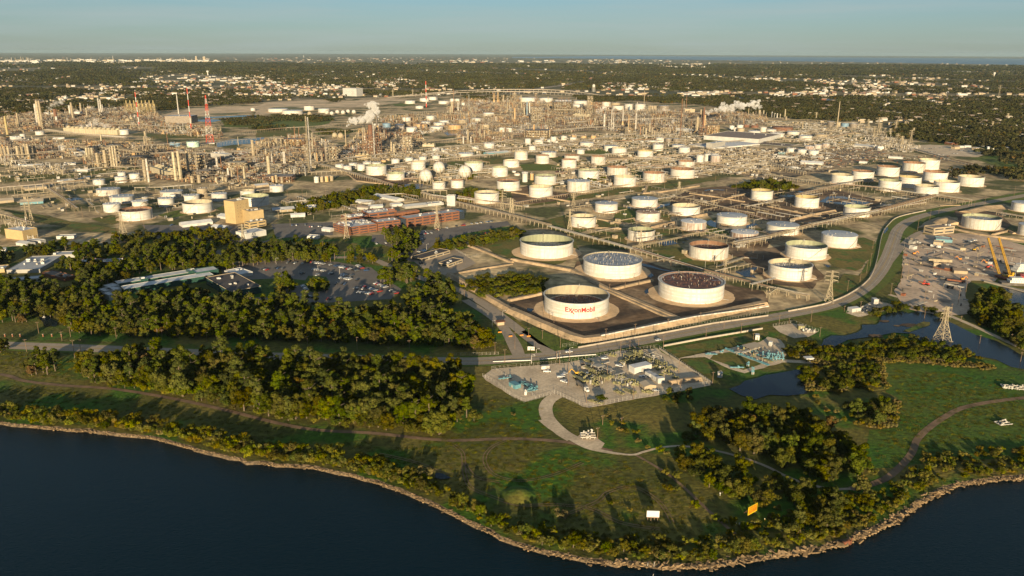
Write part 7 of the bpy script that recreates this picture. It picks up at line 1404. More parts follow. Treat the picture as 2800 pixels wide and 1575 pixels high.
clutter('station_pipework',[('E0',[(2000,560),(2500,560),(2540,1000),(2250,1000)]),('E1',[(380,380),(800,300),(1000,480),(700,620),(420,600)]),('E1',[(850,420),(1050,400),(1350,700),(1250,780),(950,620)]),('E1',[(350,760),(720,900),(760,1000),(300,960)]),('E4',[(350,440),(620,430),(1000,600),(1250,560),(1320,640),(930,720)])],4.2,(8,10,10,4,4,2,14),2.6,'small valves, meters and pipes crowding the station yards',19,('valve_yellow','silver','valve_yellow','steel','grey_wall'))
# ---------------------------------------------------------------- trees
def leaf_cloud(lobes,n,size,rr,out=.75):
 vs=[];fs=[];tot=sum(l[3]**2 for l in lobes)
 for cx,cy,cz,r,fl in lobes:
  k=int(n*r*r/tot)
  for _ in range(k):
   z=rr.uniform(-.55,1);t=rr.uniform(0,2*math.pi);q=math.sqrt(1-z*z) if abs(z)<1 else 0
   nrm=Vector((q*math.cos(t),q*math.sin(t),z));d=r*rr.uniform(out,1.08);p=Vector((cx,cy,cz))+Vector((nrm.x*d,nrm.y*d,nrm.z*d*fl))
   nn=(nrm+Vector((rr.gauss(0,.24),rr.gauss(0,.24),rr.gauss(0,.24)))).normalized();a=nn.orthogonal().normalized();a=Matrix.Rotation(rr.uniform(0,6.28),3,nn) @ a;e=nn.cross(a)
   s=size*rr.uniform(.6,1.3);s2=s*rr.uniform(.5,1)
   o=len(vs);vs+=[p+a*s,p+e*s2+nn*s*.25,p-a*s*.9,p-e*s2+nn*s*rr.uniform(-.3,.3)];fs.append((o,o+1,o+2,o+3))
 return vs,fs
def crown_mesh(kind,seed,h,n,size,mt):
 rr=random.Random(seed);lobes=[]
 if kind=='broad':
  R0_=h*rr.uniform(.28,.42)
  for i in range(rr.randint(17,26)):
   a=rr.uniform(0,6.28);d=R0_*rr.uniform(.1,1)**.6;z=h*rr.uniform(.17,.86);sh=1.08-abs(z/h-.45)*.9
   lobes.append((math.cos(a)*d*sh,math.sin(a)*d*sh,z,h*rr.uniform(.065,.145),rr.uniform(.6,1)))
  lobes.append((0,0,h*.5,R0_*.7,1.2))
 elif kind=='pine':
  for i in range(rr.randint(15,21)):
   z=h*(.16+.8*rr.random()**.8);sp=h*.22*math.sin(min(1,(1.08-z/h)/.45)*math.pi/2);a=rr.uniform(0,6.28);d=sp*rr.uniform(.25,1)
   lobes.append((math.cos(a)*d,math.sin(a)*d,z,h*rr.uniform(.07,.125),rr.uniform(.6,.85)))
  lobes.append((0,0,h*.95,h*.06,1.3))
 elif kind=='shrub':
  for i in range(rr.randint(7,11)):
   a=rr.uniform(0,6.28);d=h*.75*rr.random()**.6;lobes.append((math.cos(a)*d,math.sin(a)*d,h*rr.uniform(.3,.75),h*rr.uniform(.22,.38),rr.uniform(.7,1)))
 elif kind=='bare':
  for i in range(10):a=rr.uniform(0,6.28);d=h*.3*rr.random();lobes.append((math.cos(a)*d,math.sin(a)*d,h*rr.uniform(.45,.9),h*.12,1))
 vs,fs=leaf_cloud(lobes,n,size,rr,.55 if kind !='bare' else .1)
 b=MB();b.add(vs,fs,mt);return b.mesh('crown')
def trunk_mesh(kind,seed,h):
 rr=random.Random(seed);b=MB();top=h*(.6 if kind=='broad' else .94 if kind=='pine' else .5);r=h*.016+.08
 p=Vector((0,0,-.2));q=Vector((rr.gauss(0,h*.01),rr.gauss(0,h*.01),top*.5));s=Vector((rr.gauss(0,h*.015),rr.gauss(0,h*.015),top))
 b.bar(p,q,r*1.4,'bark',6,r);b.bar(q,s,r,'bark',6,r*.4)
 for i in range(5):
  a=rr.uniform(0,6.28);z=top*rr.uniform(.45,.95);L=h*rr.uniform(.12,.24);b.bar((q.x,q.y,z),(q.x+math.cos(a)*L,q.y+math.sin(a)*L,z+L*.6),r*.5,'bark',4,r*.15)
 return b.mesh('trunk')
PROTO={}
def protos(key,kind,cnt_,h,n,size,mt):
 PROTO[key]=[(crown_mesh(kind,100+i*7+len(key),h,n,size,mt),trunk_mesh(kind,50+i,h)) for i in range(cnt_)]
protos('broad','broad',6,13,1900,.50,'leaf_broad');protos('pine','pine',6,17,1700,.50,'leaf_pine');protos('autumn','broad',2,11,1500,.5,'leaf_autumn')
protos('shrub','shrub',5,4,800,.34,'leaf_shrub');protos('reed','shrub',3,3,700,.28,'leaf_reed');protos('bushy','shrub',4,6.5,1000,.45,'leaf_broad')
WORDS={'broad':('broadleaf_tree','tree','round green tree'),'pine':('pine_tree','pine tree','tall green pine'),'autumn':('autumn_tree','tree','reddish brown tree'),'shrub':('shrub','shrub','yellow green shrub'),'reed':('reed_clump','reeds','tan clump of tall reeds'),'bushy':('bushy_tree','bush','low dark bushy tree')}
def put_tree(key,i,x,y,s,rz,where,sz=1.0):
 nm,cat,word=WORDS[key];cr,tr=PROTO[key][i % len(PROTO[key])]
 t=bpy.data.objects.new(nm,None);COL.objects.link(t);t.location=(x,y,0);t.rotation_euler=(0,0,rz);t.scale=(s,s,s*sz);t.empty_display_size=1
 tag(t,'%s %s' % (word,where),cat,'%s %s' % (word,where))
 c=bpy.data.objects.new('crown',cr);COL.objects.link(c);c.parent=t
 if key not in ('shrub','reed'):k=bpy.data.objects.new('trunk',tr);COL.objects.link(k);k.parent=t
 return t
def gn_scatter(name,sources,items,label,cat):
 """one object: points instancing the source meshes through geometry nodes. items: (x, y, z, rot, scale, source index)"""
 me=bpy.data.meshes.new(name);me.from_pydata([(q[0],q[1],q[2]) for q in items],[],[])
 for an,ty,k in (('rot','FLOAT',3),('scl','FLOAT',4),('idx','INT',5)):
  at=me.attributes.new(an,ty,'POINT');at.data.foreach_set('value',[q[k] for q in items])
 o=bpy.data.objects.new(name,me);COL.objects.link(o);o['kind']='stuff';o['label']=label;o['category']=cat
 ng=bpy.data.node_groups.new(name,'GeometryNodeTree');ng.interface.new_socket('Geometry',in_out='INPUT',socket_type='NodeSocketGeometry');ng.interface.new_socket('Geometry',in_out='OUTPUT',socket_type='NodeSocketGeometry')
 N=ng.nodes;gi=N.new('NodeGroupInput');go=N.new('NodeGroupOutput');jn=N.new('GeometryNodeJoinGeometry')
 def attr(n,t):a=N.new('GeometryNodeInputNamedAttribute');a.data_type=t;a.inputs['Name'].default_value=n;return a.outputs['Attribute']
 rot,scl,idx=attr('rot','FLOAT'),attr('scl','FLOAT'),attr('idx','INT')
 cx=N.new('ShaderNodeCombineXYZ');ng.links.new(rot,cx.inputs['Z'])
 for k,so_ in enumerate(sources):
  oi=N.new('GeometryNodeObjectInfo');oi.inputs['Object'].default_value=so_;oi.inputs['As Instance'].default_value=True
  cm=N.new('FunctionNodeCompare');cm.data_type='INT';cm.operation='EQUAL';ng.links.new(idx,cm.inputs[2]);cm.inputs[3].default_value=k
  ip=N.new('GeometryNodeInstanceOnPoints');ng.links.new(gi.outputs[0],ip.inputs['Points']);ng.links.new(cm.outputs[0],ip.inputs['Selection']);ng.links.new(oi.outputs['Geometry'],ip.inputs['Instance'])
  ng.links.new(cx.outputs[0],ip.inputs['Rotation']);ng.links.new(scl,ip.inputs['Scale']);ng.links.new(ip.outputs[0],jn.inputs[0])
 ng.links.new(jn.outputs[0],go.inputs[0]);m=o.modifiers.new('scatter','NODES');m.node_group=ng;return o
def src_obj(name,me):
 o=bpy.data.objects.new(name,me);return o      # not linked to the scene: only a source for the scatter
SRC={}
for key in PROTO:
 SRC[key]=[]
 for cr,tr in PROTO[key]:
  if key in ('shrub','reed'):SRC[key].append(src_obj('src_'+key,cr))
  else:
   m=cr.copy();m.materials.append(M['bark']);import bmesh as _bm
   bm=_bm.new();bm.from_mesh(cr);n0=len(bm.faces);bm.from_mesh(tr);bm.faces.ensure_lookup_table()
   for f in bm.faces[n0:]:f.material_index=1
   bm.to_mesh(m);bm.free();SRC[key].append(src_obj('src_'+key,m))
# woods: code, polygon, spacing, mix, size, what the label says
ROADCL=[MAINP]+[smooth([g('V',x,y).to_2d() for x,y in q],3) for q in ([(1400,900),(1372,880),(1330,850),(1290,818),(1225,770),(1150,728),(1060,700),(985,672),(925,650),(830,648),(700,648),(600,660),(480,690)],[(0,942),(160,970),(420,1000),(700,1065),(940,1090),(1150,1108)])]
WOODS=[
 ('V',[(2060,882),(2180,862),(2330,850),(2400,880),(2470,908),(2200,900),(2205,985),(2100,985),(2010,965),(2005,935),(2060,925)],6.2,(('bushy',4),('shrub',5),('reed',3)),(.55,1.0),'in the marsh between lagoon and meadow'),
 ('V',[(210,965),(300,975),(430,997),(560,1030),(700,1066),(850,1082),(1000,1104),(1130,1098),(1195,1060),(1200,1050),(1140,1088),(1000,1092),(850,1068),(700,1054),(560,1016),(430,984),(300,962)],5.5,(('bushy',5),('shrub',3)),(.8,1.45),'on the fringe of the wood along the dirt track'),
 ('V',[(360,765),(430,750),(520,738),(540,760),(420,780),(350,785)],9,(('pine',2),('broad',2)),(.7,1.0),'before the green glass office'),
 ('V',[(1690,1115),(1760,1098),(1850,1140),(1990,1215),(2080,1226),(2180,1212),(2186,1150),(2192,1200),(2100,1236),(1980,1222),(1840,1150)],6,(('bushy',3),('shrub',3)),(.5,.9),'on the edge of the wood by the gravel path'),
 ('V',[(190,930),(300,902),(500,908),(800,922),(1130,934),(1176,975),(1190,1050),(1130,1092),(1000,1098),(940,1080),(860,1078),(850,1060),(700,1060),(560,1022),(430,990),(300,968),(220,960)],6.4,(('broad',6),('pine',1.2),('autumn',.3),('bushy',4)),(.65,1.38),'in the dark wood between road and dirt track'),
 ('V',[(150,812),(270,795),(420,800),(560,805),(650,800),(800,792),(950,790),(1060,778),(1150,805),(1200,832),(1252,880),(1150,878),(900,866),(600,856),(350,850),(190,842)],6.4,(('pine',2),('broad',5),('autumn',.2),('bushy',3)),(.6,1.12),'in the central wood along the upper side of the road'),
 ('V',[(-150,765),(0,765),(130,760),(270,770),(270,795),(110,800),(60,815),(-150,820)],8.5,(('pine',3),('broad',4),('autumn',.6)),(.8,1.15),'in the park wood on the far left'),
 ('V',[(270,775),(420,775),(560,770),(640,775),(730,768),(800,775),(560,806),(300,800)],8,(('pine',5),('broad',2)),(.8,1.1),'in the strip of wood below the green glass office'),
 ('V',[(180,745),(250,745),(260,770),(150,770),(0,765),(-100,760),(-100,735),(60,738)],8.5,(('pine',3),('broad',3)),(.8,1.1),'in the wood left of the glass office'),
 ('V',[(120,665),(200,640),(300,660),(420,690),(440,705),(340,720),(240,735),(190,720),(200,700),(120,690)],8.8,(('pine',3),('broad',3),('bushy',1)),(.75,1.1),'in the trees behind the green glass office'),
 ('V',[(390,640),(470,640),(560,660),(600,680),(500,690),(420,690),(370,665)],9,(('pine',3),('broad',3)),(.75,1.05),'in the trees left of the small car park'),
 ('V',[(560,655),(640,640),(760,650),(860,650),(840,662),(700,660),(640,670),(570,680)],7.5,(('broad',4),('pine',3)),(.7,1.05),'in the row of trees above the big car park'),
 ('V',[(560,640),(640,625),(760,620),(830,630),(860,645),(760,648),(640,650),(570,655)],8,(('broad',3),('bushy',1),('pine',2)),(.6,1.0),'in the trees between the beige tower and the big car park'),
 ('V',[(60,640),(130,625),(240,620),(340,625),(500,625),(560,640),(400,650),(240,648),(140,665),(60,655)],10,(('broad',4),('pine',1),('bushy',2)),(.6,1.0),'in the loose trees along the lane on the left'),
 ('V',[(280,600),(430,590),(560,588),(600,605),(560,625),(430,615),(300,612)],10,(('broad',4),('bushy',3)),(.6,.95),'in the loose trees below the left tank farm'),
 ('V',[(0,720),(60,715),(130,735),(90,745),(0,742)],9,(('broad',3),('pine',2)),(.7,1),'beside the brick building on the left'),
 ('V',[(-60,655),(30,650),(110,670),(100,690),(-60,690)],9,(('broad',3),('pine',1)),(.7,1),'in the trees at the left edge'),
 ('V',[(1060,690),(1140,740),(1160,760),(1130,775),(1080,768),(1030,775),(1010,760),(1080,745)],8,(('pine',4),('broad',1)),(.8,1.05),'in the pines at the corner of the big car park'),
 ('V',[(860,648),(960,655),(1000,640),(960,600),(1040,590),(1060,620),(1060,650),(1010,672),(950,665),(880,665)],9.5,(('pine',3),('broad',2)),(.7,1.05),'in the group of pines between the car parks'),
 ('V',[(990,690),(1050,695),(1060,705),(1020,715),(990,705)],6,(('pine',2),('broad',1)),(.8,1),'in the clump beside the dark roofed huts'),('V',[(960,700),(990,712),(985,725),(955,718)],6,(('pine',2),),(.8,1),'in the clump above the lower car park'),('V',[(690,720),(730,720),(740,745),(700,745)],7,(('pine',2),('broad',1)),(.8,1.1),'in the clump on the parking island'),('V',[(785,720),(820,722),(822,738),(785,738)],6,(('broad',1),),(.8,.9),'on the round parking island'),
 ('V',[(1190,605),(1310,580),(1320,595),(1230,620),(1180,625),(1120,640),(1080,635),(1100,615)],8,(('bushy',3),('broad',3)),(.6,.85),'in the hedge of trees right of the brick office car park'),
 ('V',[(725,535),(800,505),(870,490),(940,478),(1040,478),(1060,495),(960,505),(880,520),(760,545)],9,(('bushy',3),('broad',4)),(.7,1.0),'in the small wood above the sheds'),('V',[(1125,500),(1180,482),(1270,490),(1260,505),(1160,512)],8.5,(('bushy',3),('autumn',1),('broad',2)),(.6,.85),'in the small wood below the pair of white tanks'),
 ('V',[(1160,725),(1220,700),(1290,690),(1370,705),(1372,738),(1290,750),(1210,752)],6.5,(('bushy',5),('shrub',3)),(.7,1.0),'in the thicket left of the tank with the name'),('V',[(1840,475),(1900,458),(1990,465),(2010,478),(1940,482)],8,(('bushy',4),('broad',1)),(.7,1),'in the thicket right of the grass strip'),('V',[(1440,450),(1500,445),(1530,455),(1480,462)],9,(('shrub',3),('bushy',1)),(.8,1),'in the scrub among the open tanks'),('V',[(1160,445),(1195,440),(1195,452),(1165,455)],9,(('shrub',1),('bushy',1)),(.8,1),'in the scrub behind the spheres'),
 ('V',[(1735,1085),(1770,1062),(1860,1058),(1950,1045),(2020,1052),(2090,1085),(2160,1140),(2178,1195),(2080,1222),(1990,1208),(1900,1168),(1800,1112),(1745,1092)],7.6,(('broad',6),('bushy',2),('autumn',.2)),(.65,1.2),'in the dark wood right of the curved gravel path'),
 ('V',[(1700,1150),(1770,1150),(1800,1185),(1900,1205),(2000,1232),(2100,1248),(2200,1240),(2160,1290),(2120,1330),(2020,1352),(1960,1345),(1960,1290),(1900,1275),(1840,1262),(1780,1225),(1720,1190)],8,(('broad',4),('bushy',4),('shrub',2)),(.55,1.05),'in the scrub wood round the yellow warning board'),
 ('V',[(2120,1035),(2170,1018),(2230,1015),(2255,1060),(2200,1078),(2150,1070)],6.5,(('bushy',5),('shrub',2),('broad',1)),(.6,.9),'in the square thicket beside the meadow'),
 ('V',[(2010,960),(2060,950),(2120,945),(2200,950),(2215,985),(2130,975),(2060,985)],6,(('bushy',3),('reed',2),('shrub',2)),(.6,.95),'in the marsh scrub left of the meadow'),('V',[(2110,905),(2180,870),(2260,858),(2340,880),(2420,900),(2480,925),(2330,915),(2210,905)],6,(('bushy',3),('shrub',4),('reed',2)),(.6,.95),'in the scrub between lagoon and meadow'),
 ('V',[(2440,790),(2470,735),(2520,745),(2560,800),(2590,860),(2576,890),(2520,850),(2450,810)],6.5,(('bushy',4),('broad',2)),(.7,1.0),'in the scrub between the yard and the water'),('V',[(2300,780),(2340,778),(2380,800),(2340,815)],6.5,(('bushy',3),),(.7,.9),'in the bushes beside the white pipework plot'),('V',[(1960,880),(2050,860),(2080,880),(2060,910),(2000,905)],6.5,(('bushy',3),('shrub',2)),(.6,.9),'in the bushes below the small fenced plot'),('V',[(2180,795),(2260,765),(2290,775),(2230,800)],7,(('bushy',2),),(.6,.8),'in the bushes above the lagoon'),
 ('V',[(0,872),(30,872),(40,895),(0,895)],8,(('broad',1),),(.7,.9),'at the left edge below the road'),('V',[(70,930),(150,915),(150,945),(90,955)],8,(('pine',2),('broad',1)),(.8,1.05),'in the lone clump on the left meadow'),
 ('V',[(1500,1030),(1560,1060),(1640,1120),(1700,1150),(1690,1165),(1600,1120),(1520,1075)],8,(('shrub',3),('reed',1)),(.6,.9),'in the thin scrub line right of the curved path'),('V',[(2000,975),(2040,985),(2130,1060),(2120,1075),(2030,1000)],6,(('shrub',1),('reed',2)),(.6,.9),'in the reeds along the ditch'),
 ('V',[(1620,1165),(1690,1190),(1780,1280),(1860,1345),(1840,1350),(1740,1270)],9,(('shrub',3),('reed',1)),(.6,.9),'along the fence line below the gravel path'),('V',[(1510,1000),(1540,1000),(1545,1015),(1510,1018)],6,(('bushy',1),),(.6,.8),'at the lower fence of the station'),('V',[(1660,990),(1730,985),(1740,1010),(1680,1020)],7,(('bushy',2),('broad',1)),(.5,.7),'below the station beside the pond')]
ITEMS=[]     # key, i, x, y, scale, rot, where, height
rr=random.Random(5)
for c,pts,sp,mix,sz,where in WOODS:
 pl=poly(c,pts)
 for x,y in sample(pl,sp,rr):
  if not clear(x,y,3) or any(near_line((x,y),P,9.5 if i<1 else 5) for i,P in enumerate(ROADCL)):continue
  k=rr.choices([m_[0] for m_ in mix],[m_[1] for m_ in mix])[0];ITEMS.append([k,rr.randint(0,99),x,y,rr.uniform(*sz),rr.uniform(0,6.28),where])
# shore hedge
SH=[g('V',x,y).to_2d() for x,y in SHORE_V]
for i in range(len(SH)-1):
 a,e=SH[i],SH[i+1];L=(e-a).length;u=(e-a)/L;nv=Vector((-u.y,u.x));px=SHORE_V[i][0]
 if px<-150 or px>2650:continue
 left=px<1000;wid=13 if left else 10 if px<1300 else 16 if px<1900 else 26
 for k in range(int(L*(1.0 if left else 1.15 if px<1900 else 1.8))):
  q=a+u*rr.uniform(0,L)+nv*(3.0+(rr.random()**1.3)*wid)
  s=(rr.uniform(.7,1.45) if left else rr.uniform(.4,.85))*(1 if not (960<px<1400) else .8)
  kk=rr.choices(('shrub','bushy','reed'),(6,3.2 if left else 1.2,1))[0]
  ITEMS.append([kk,rr.randint(0,99),q.x,q.y,s*(.62 if kk=='bushy' else 1),rr.uniform(0,6.28),'in the hedge of growth along the river bank'])
for i in range(46):
 px=900+1000*(i+rr.random())/46;j=max(k for k in range(len(SHORE_V)-1) if SHORE_V[k][0]<=px);a,e=SHORE_V[j],SHORE_V[j+1];t_=(px-a[0])/(e[0]-a[0]);p=g('V',px,a[1]+(e[1]-a[1])*t_-rr.uniform(8,30))
 ITEMS.append([rr.choice(('broad','bushy','broad')),rr.randint(0,99),p.x,p.y,rr.uniform(.35,.68),rr.uniform(0,6),'in the hedge of growth along the river bank'])
for x,y,k,s in [(1068,1195,'reed',1.9),(1410,1300,'reed',1.6),(1535,1270,'shrub',.5),(1582,1285,'reed',.7),(1290,1045,'reed',.7),(1680,1235,'shrub',.9),(430,935,'broad',.9),(80,945,'autumn',.8),(1255,1115,'shrub',.01)]:
 p=g('V',x,y);ITEMS.append([k,1,p.x,p.y,s,1,'standing alone on the open grass'])
reeds=[('V',[(2190,905),(2300,902),(2420,912),(2495,925),(2500,935),(2400,925),(2300,915),(2215,915)],3.2),('V',[(2205,905),(2222,925),(2235,975),(2228,985),(2210,930)],3.2),('V',[(2140,1068),(2200,1080),(2250,1078),(2262,1020),(2250,1005),(2246,1050),(2200,1070)],3.2),('V',[(2010,945),(2050,965),(2130,985),(2120,992),(2040,985),(2010,960)],3.4),('V',[(2050,880),(2140,885),(2110,905),(2060,905)],4),('V',[(2020,895),(2120,905),(2080,925),(2030,915)],4.2)]
for c,pts,sp in reeds:
 for x,y in sample(poly(c,pts),sp,rr):ITEMS.append(['reed',rr.randint(0,99),x,y,rr.uniform(.7,1.05),rr.uniform(0,6.28),'in the bright reed belts round the meadow'])
# keep growth out of the standing water
WATERS=[poly('C3',[(1080,320),(1100,240),(1200,215),(1500,190),(1700,250),(1850,320),(2250,480),(2480,610),(2536,680),(2250,640),(1950,590),(1700,530),(1500,470),(1420,410),(1620,340),(1600,290),(1420,340),(1250,400),(1100,420)]),poly('C3',[(-300,1010),(0,820),(200,785),(330,830),(380,960),(200,1010)])]
TRK=[smooth([g('D1',x,y).to_2d() for x,y in q],3) for q in ([(1220,535),(1350,510),(1500,450),(1620,350),(1700,250),(1740,150)],[(0,210),(200,245),(400,300),(560,360),(700,430),(850,490),(1000,525),(1220,535)])]
ITEMS=[q for q in ITEMS if q[3]>600 or not any(near_line((q[2],q[3]),P,5.5) for P in TRK)]
ITEMS=[q for q in ITEMS if not any(inside((q[2],q[3]),w_) for w_ in WATERS)]
ITEMS.sort(key=lambda q:(q[2]**2+q[3]**2+CAM_H**2)**.5/({'broad':13,'pine':17,'autumn':11,'shrub':4,'reed':3,'bushy':6.5}[q[0]]*q[4]))
used={};rest={}
LIM={'broad':290,'pine':290,'autumn':290,'shrub':290,'reed':150,'bushy':290}
for k,i,x,y,s,rz,where in ITEMS:
 px,py=proj((x,y,2))
 if used.get(k,0)<LIM[k] and-20<px<2820 and py<1590:used[k]=used.get(k,0)+1;put_tree(k,i,x,y,s,rz,where)
 else:rest.setdefault(k,[]).append((x,y,0,rz,s,i % len(SRC[k])))
LABS={'broad':'dense mass of broadleaf trees filling the woods','pine':'dense mass of pine trees filling the woods','autumn':'scattered brownish autumn trees in the woods','shrub':'mass of yellow green shrubs','reed':'mass of tan reeds round the meadow and lagoon','bushy':'mass of low bushy trees in the thickets'}
for k in rest:gn_scatter({'shrub':'shrubbery','reed':'reeds','bushy':'thicket'}.get(k,'woodland'),SRC[k],rest[k],LABS[k],'vegetation')
# grass tufts on the open meadows in front
tuft=[]
for s_ in range(3):
 r2=random.Random(s_);vs=[];fs=[]
 for i in range(60):
  a=r2.uniform(0,6.28);d=1.6*r2.random()**.5;p=Vector((math.cos(a)*d,math.sin(a)*d,0));t=r2.uniform(0,6.28);q=Vector((math.cos(t),math.sin(t),0))*.12;h=r2.uniform(.15,.5);o=len(vs)
  vs+=[p-q,p+q,p+Vector((r2.gauss(0,.1),r2.gauss(0,.1),h))];fs.append((o,o+1,o+2))
 b=MB();b.add(vs,fs,'leaf_broad' if s_ else 'leaf_shrub');tuft.append(src_obj('src_tuft',b.mesh('tuft')))
its=[]
for c,pts in [('V',[(850,1110),(1100,1110),(1230,1000),(1360,1010),(1370,1100),(1500,1130),(1700,1170),(1800,1290),(1850,1350),(1600,1380),(1350,1330),(1150,1250),(950,1180)]),('V',[(0,880),(190,890),(180,960),(0,935)]),('V',[(0,960),(400,1010),(700,1090),(880,1160),(500,1110),(0,1040)]),('V',[(2240,930),(2560,950),(2600,1150),(2400,1170),(2200,1180),(2190,1090),(2270,1080)])]:
 for x,y in sample(poly(c,pts),3.4,rr):
  v=math.sin(x*.05+2)*math.cos(y*.043)+math.sin(x*.013+y*.021)
  if rr.random()<.25+.5*(v>.2):its.append((x,y,0,rr.uniform(0,6.28),rr.uniform(.5,1.3),rr.randint(0,2)))
gn_scatter('grass',tuft,its,'rough grass tufts on the open meadows','grass')
# grassy mounds
for x,y,r,h in [(1305,1245,10,3.0)]:
 p=g('V',x,y);b=MB();b.lathe([(r*(1-k/10),h*math.sin(k/10*math.pi/2)**1.4-.02) for k in range(10)]+[(.01,h)],32,c=(p.x,p.y),m='_land');struct(b.obj('grass_mound',smooth=True))
# ---------------------------------------------------------------- rocks on the shore
def rock_mesh(seed,flat):
 r2=random.Random(seed);vs=[]
 sx,sy,sz=(1.5,1.0,.28) if flat else (.8,.7,.5)
 for a in (-1,1):
  for e in (-1,1):
   for k in (-1,1):vs.append((a*sx*r2.uniform(.65,1.1),e*sy*r2.uniform(.65,1.1),k*sz*r2.uniform(.7,1.2)))
 b=MB();b.add(vs,[(0,1,3,2),(4,6,7,5),(0,4,5,1),(2,3,7,6),(0,2,6,4),(1,5,7,3)],'rubble');return b.mesh('rubble')
SLAB=[rock_mesh(i,True) for i in range(6)];ROCK=[rock_mesh(20+i,False) for i in range(5)]
ns=0;rk=[];SP=[]
for i in range(len(SH)-1):
 a,e=SH[i],SH[i+1];L=(e-a).length;u=(e-a)/L;nv=Vector((u.y,-u.x));px=SHORE_V[i][0]
 if px<-150 or px>2650:continue
 for k in range(int(L*(4.4 if px>900 else 3.6))):q=a+u*rr.uniform(0,L)+nv*rr.gauss(1.1,1.1 if px>1400 else .75 if px>1000 else .5);SP.append((q,px))
SP.sort(key=lambda q:q[0].length)
for q,px in SP:
 big=px>1500;out=(q-Vector((0,0))).length
 if big and ns<290 and rr.random()<.33:
  ns+=1;o=bpy.data.objects.new('concrete_slab',SLAB[ns % 6]);COL.objects.link(o);s=rr.uniform(.5,1.25);o.location=(q.x,q.y,rr.uniform(-1.1,.2));o.rotation_euler=(rr.uniform(-.7,.7),rr.uniform(-.6,.6),rr.uniform(0,6.28));o.scale=(s,s,s)
  tag(o,'broken concrete slab tilted in the rubble of the right shore','concrete slab','broken concrete slabs on the shore')
 else:rk.append((q.x,q.y,rr.uniform(-1.3,.1),rr.uniform(0,6.28),rr.uniform(.25,.85)*(1.15 if big else .8),rr.randint(0,4) if rr.random()<.6 else 5+rr.randint(0,3)))
gn_scatter('riprap',[src_obj('src_rock',m_) for m_ in ROCK]+[src_obj('src_rock',m_) for m_ in SLAB[:4]],rk,'pale rubble and rocks lining the river bank','rubble')
# ---------------------------------------------------------------- far country: woods, town, distant works
rr=random.Random(77)
def lump(seed,h=11,r=5.0,n=36):
 r2=random.Random(seed);vs=[];fs=[]
 for i in range(n):
  z=r2.uniform(-.2,1);t=r2.uniform(0,6.28);q=math.sqrt(max(0,1-z*z));nr=Vector((q*math.cos(t),q*math.sin(t),z));p=Vector((nr.x*r,nr.y*r,h*.58+nr.z*h*.42))*r2.uniform(.85,1.08)
  a=nr.orthogonal().normalized();a=Matrix.Rotation(r2.uniform(0,6.28),3,nr) @ a;e=nr.cross(a);s=r*.42*r2.uniform(.7,1.3);o=len(vs);vs+=[p+a*s,p+e*s*.8+nr*.5,p-a*s,p-e*s*.8];fs.append((o,o+1,o+2,o+3))
 return vs,fs
def patch_mesh(seed,size,n,hs):
 r2=random.Random(seed);b=MB()
 for i in range(n):
  x,y=r2.uniform(-.5,.5)*size,r2.uniform(-.5,.5)*size;h=hs*r2.uniform(.6,1.25);vs,fs=lump(r2.random(),h,h*r2.uniform(.34,.5),26);b.add([(v.x+x,v.y+y,v.z) for v in vs],fs,'leaf_far' if r2.random()<.95 else 'leaf_autumn')
 return src_obj('src_copse',b.mesh('copse'))
COPSE=[patch_mesh(i,70,26,12) for i in range(6)]+[patch_mesh(20+i,70,9,11) for i in range(3)]
YARDP=YARD
OPEN=[BAYP]+[poly(c,p) for c,p in [('A1',[(-100,690),(120,640),(700,615),(860,625),(1340,600),(2536,570),(2536,800),(1000,720),(0,790)]),('A0',[(1450,800),(1900,700),(2600,680),(2600,790),(1900,800)]),('A0',[(600,600),(1250,585),(1480,610),(1250,645),(640,645)]),('A3',[(1000,860),(1250,850),(1500,1010),(2050,1070),(2250,1150),(2600,1240),(2600,1400),(1250,1200),(950,1000)]),('A2',[(840,330),(780,345),(880,392),(700,440),(250,510),(100,560),(350,560),(560,500),(780,455),(930,400),(850,345)]),('A3',[(1350,820),(1500,800),(1560,830),(1300,920)]),('A3',[(495,618),(600,615),(740,640),(740,665),(640,662),(520,638)]),('A2',[(2080,595),(2320,597),(2310,615),(2100,612)]),('A2',[(-50,530),(840,570),(1100,630),(1500,645),(2100,690),(2536,800),(2536,830),(2000,720),(1100,665),(700,620),(-50,590)]),('A2',[(1740,535),(2220,545),(2220,575),(1760,568)])]]
FR_=[]
BUILT=[# town bands: source px x0, x1, y0, y1, number of buildings, size, white share
 (360,700,214,228,44,38,.8),(230,760,226,262,230,13,.35),(700,1120,200,240,170,16,.5),(700,1000,230,262,130,12,.4),(0,240,205,222,26,22,.6),(40,340,258,284,44,18,.5),(540,720,262,292,40,20,.4),(1020,1340,198,240,110,14,.5),(1400,1560,200,220,50,16,.6),(1640,1830,230,246,70,20,.6),(1800,2100,196,212,60,18,.5),(1900,2150,214,225,40,20,.6),(2200,2420,228,262,90,20,.45),(2120,2260,252,268,40,22,.5),(2340,2700,225,262,80,18,.4),(2400,2700,262,300,50,14,.5),(2480,2800,300,350,70,15,.5),(2560,2800,350,410,60,14,.5),(2000,2500,180,200,60,45,.8),(1230,1340,166,172,16,60,.6),(1400,1590,166,173,24,80,.7),(1590,1830,164,184,60,60,.7),(1790,1920,174,192,60,40,.8),(2100,2800,180,198,60,70,.9),(700,1100,158,168,40,50,.4),(1100,1400,160,172,20,50,.4),(0,700,175,200,40,40,.5),(500,760,190,226,60,26,.6),(900,1700,176,200,60,30,.5),(1860,1960,252,262,24,26,.7),(1500,1640,262,276,24,22,.5),(2100,2560,205,228,60,20,.5)]
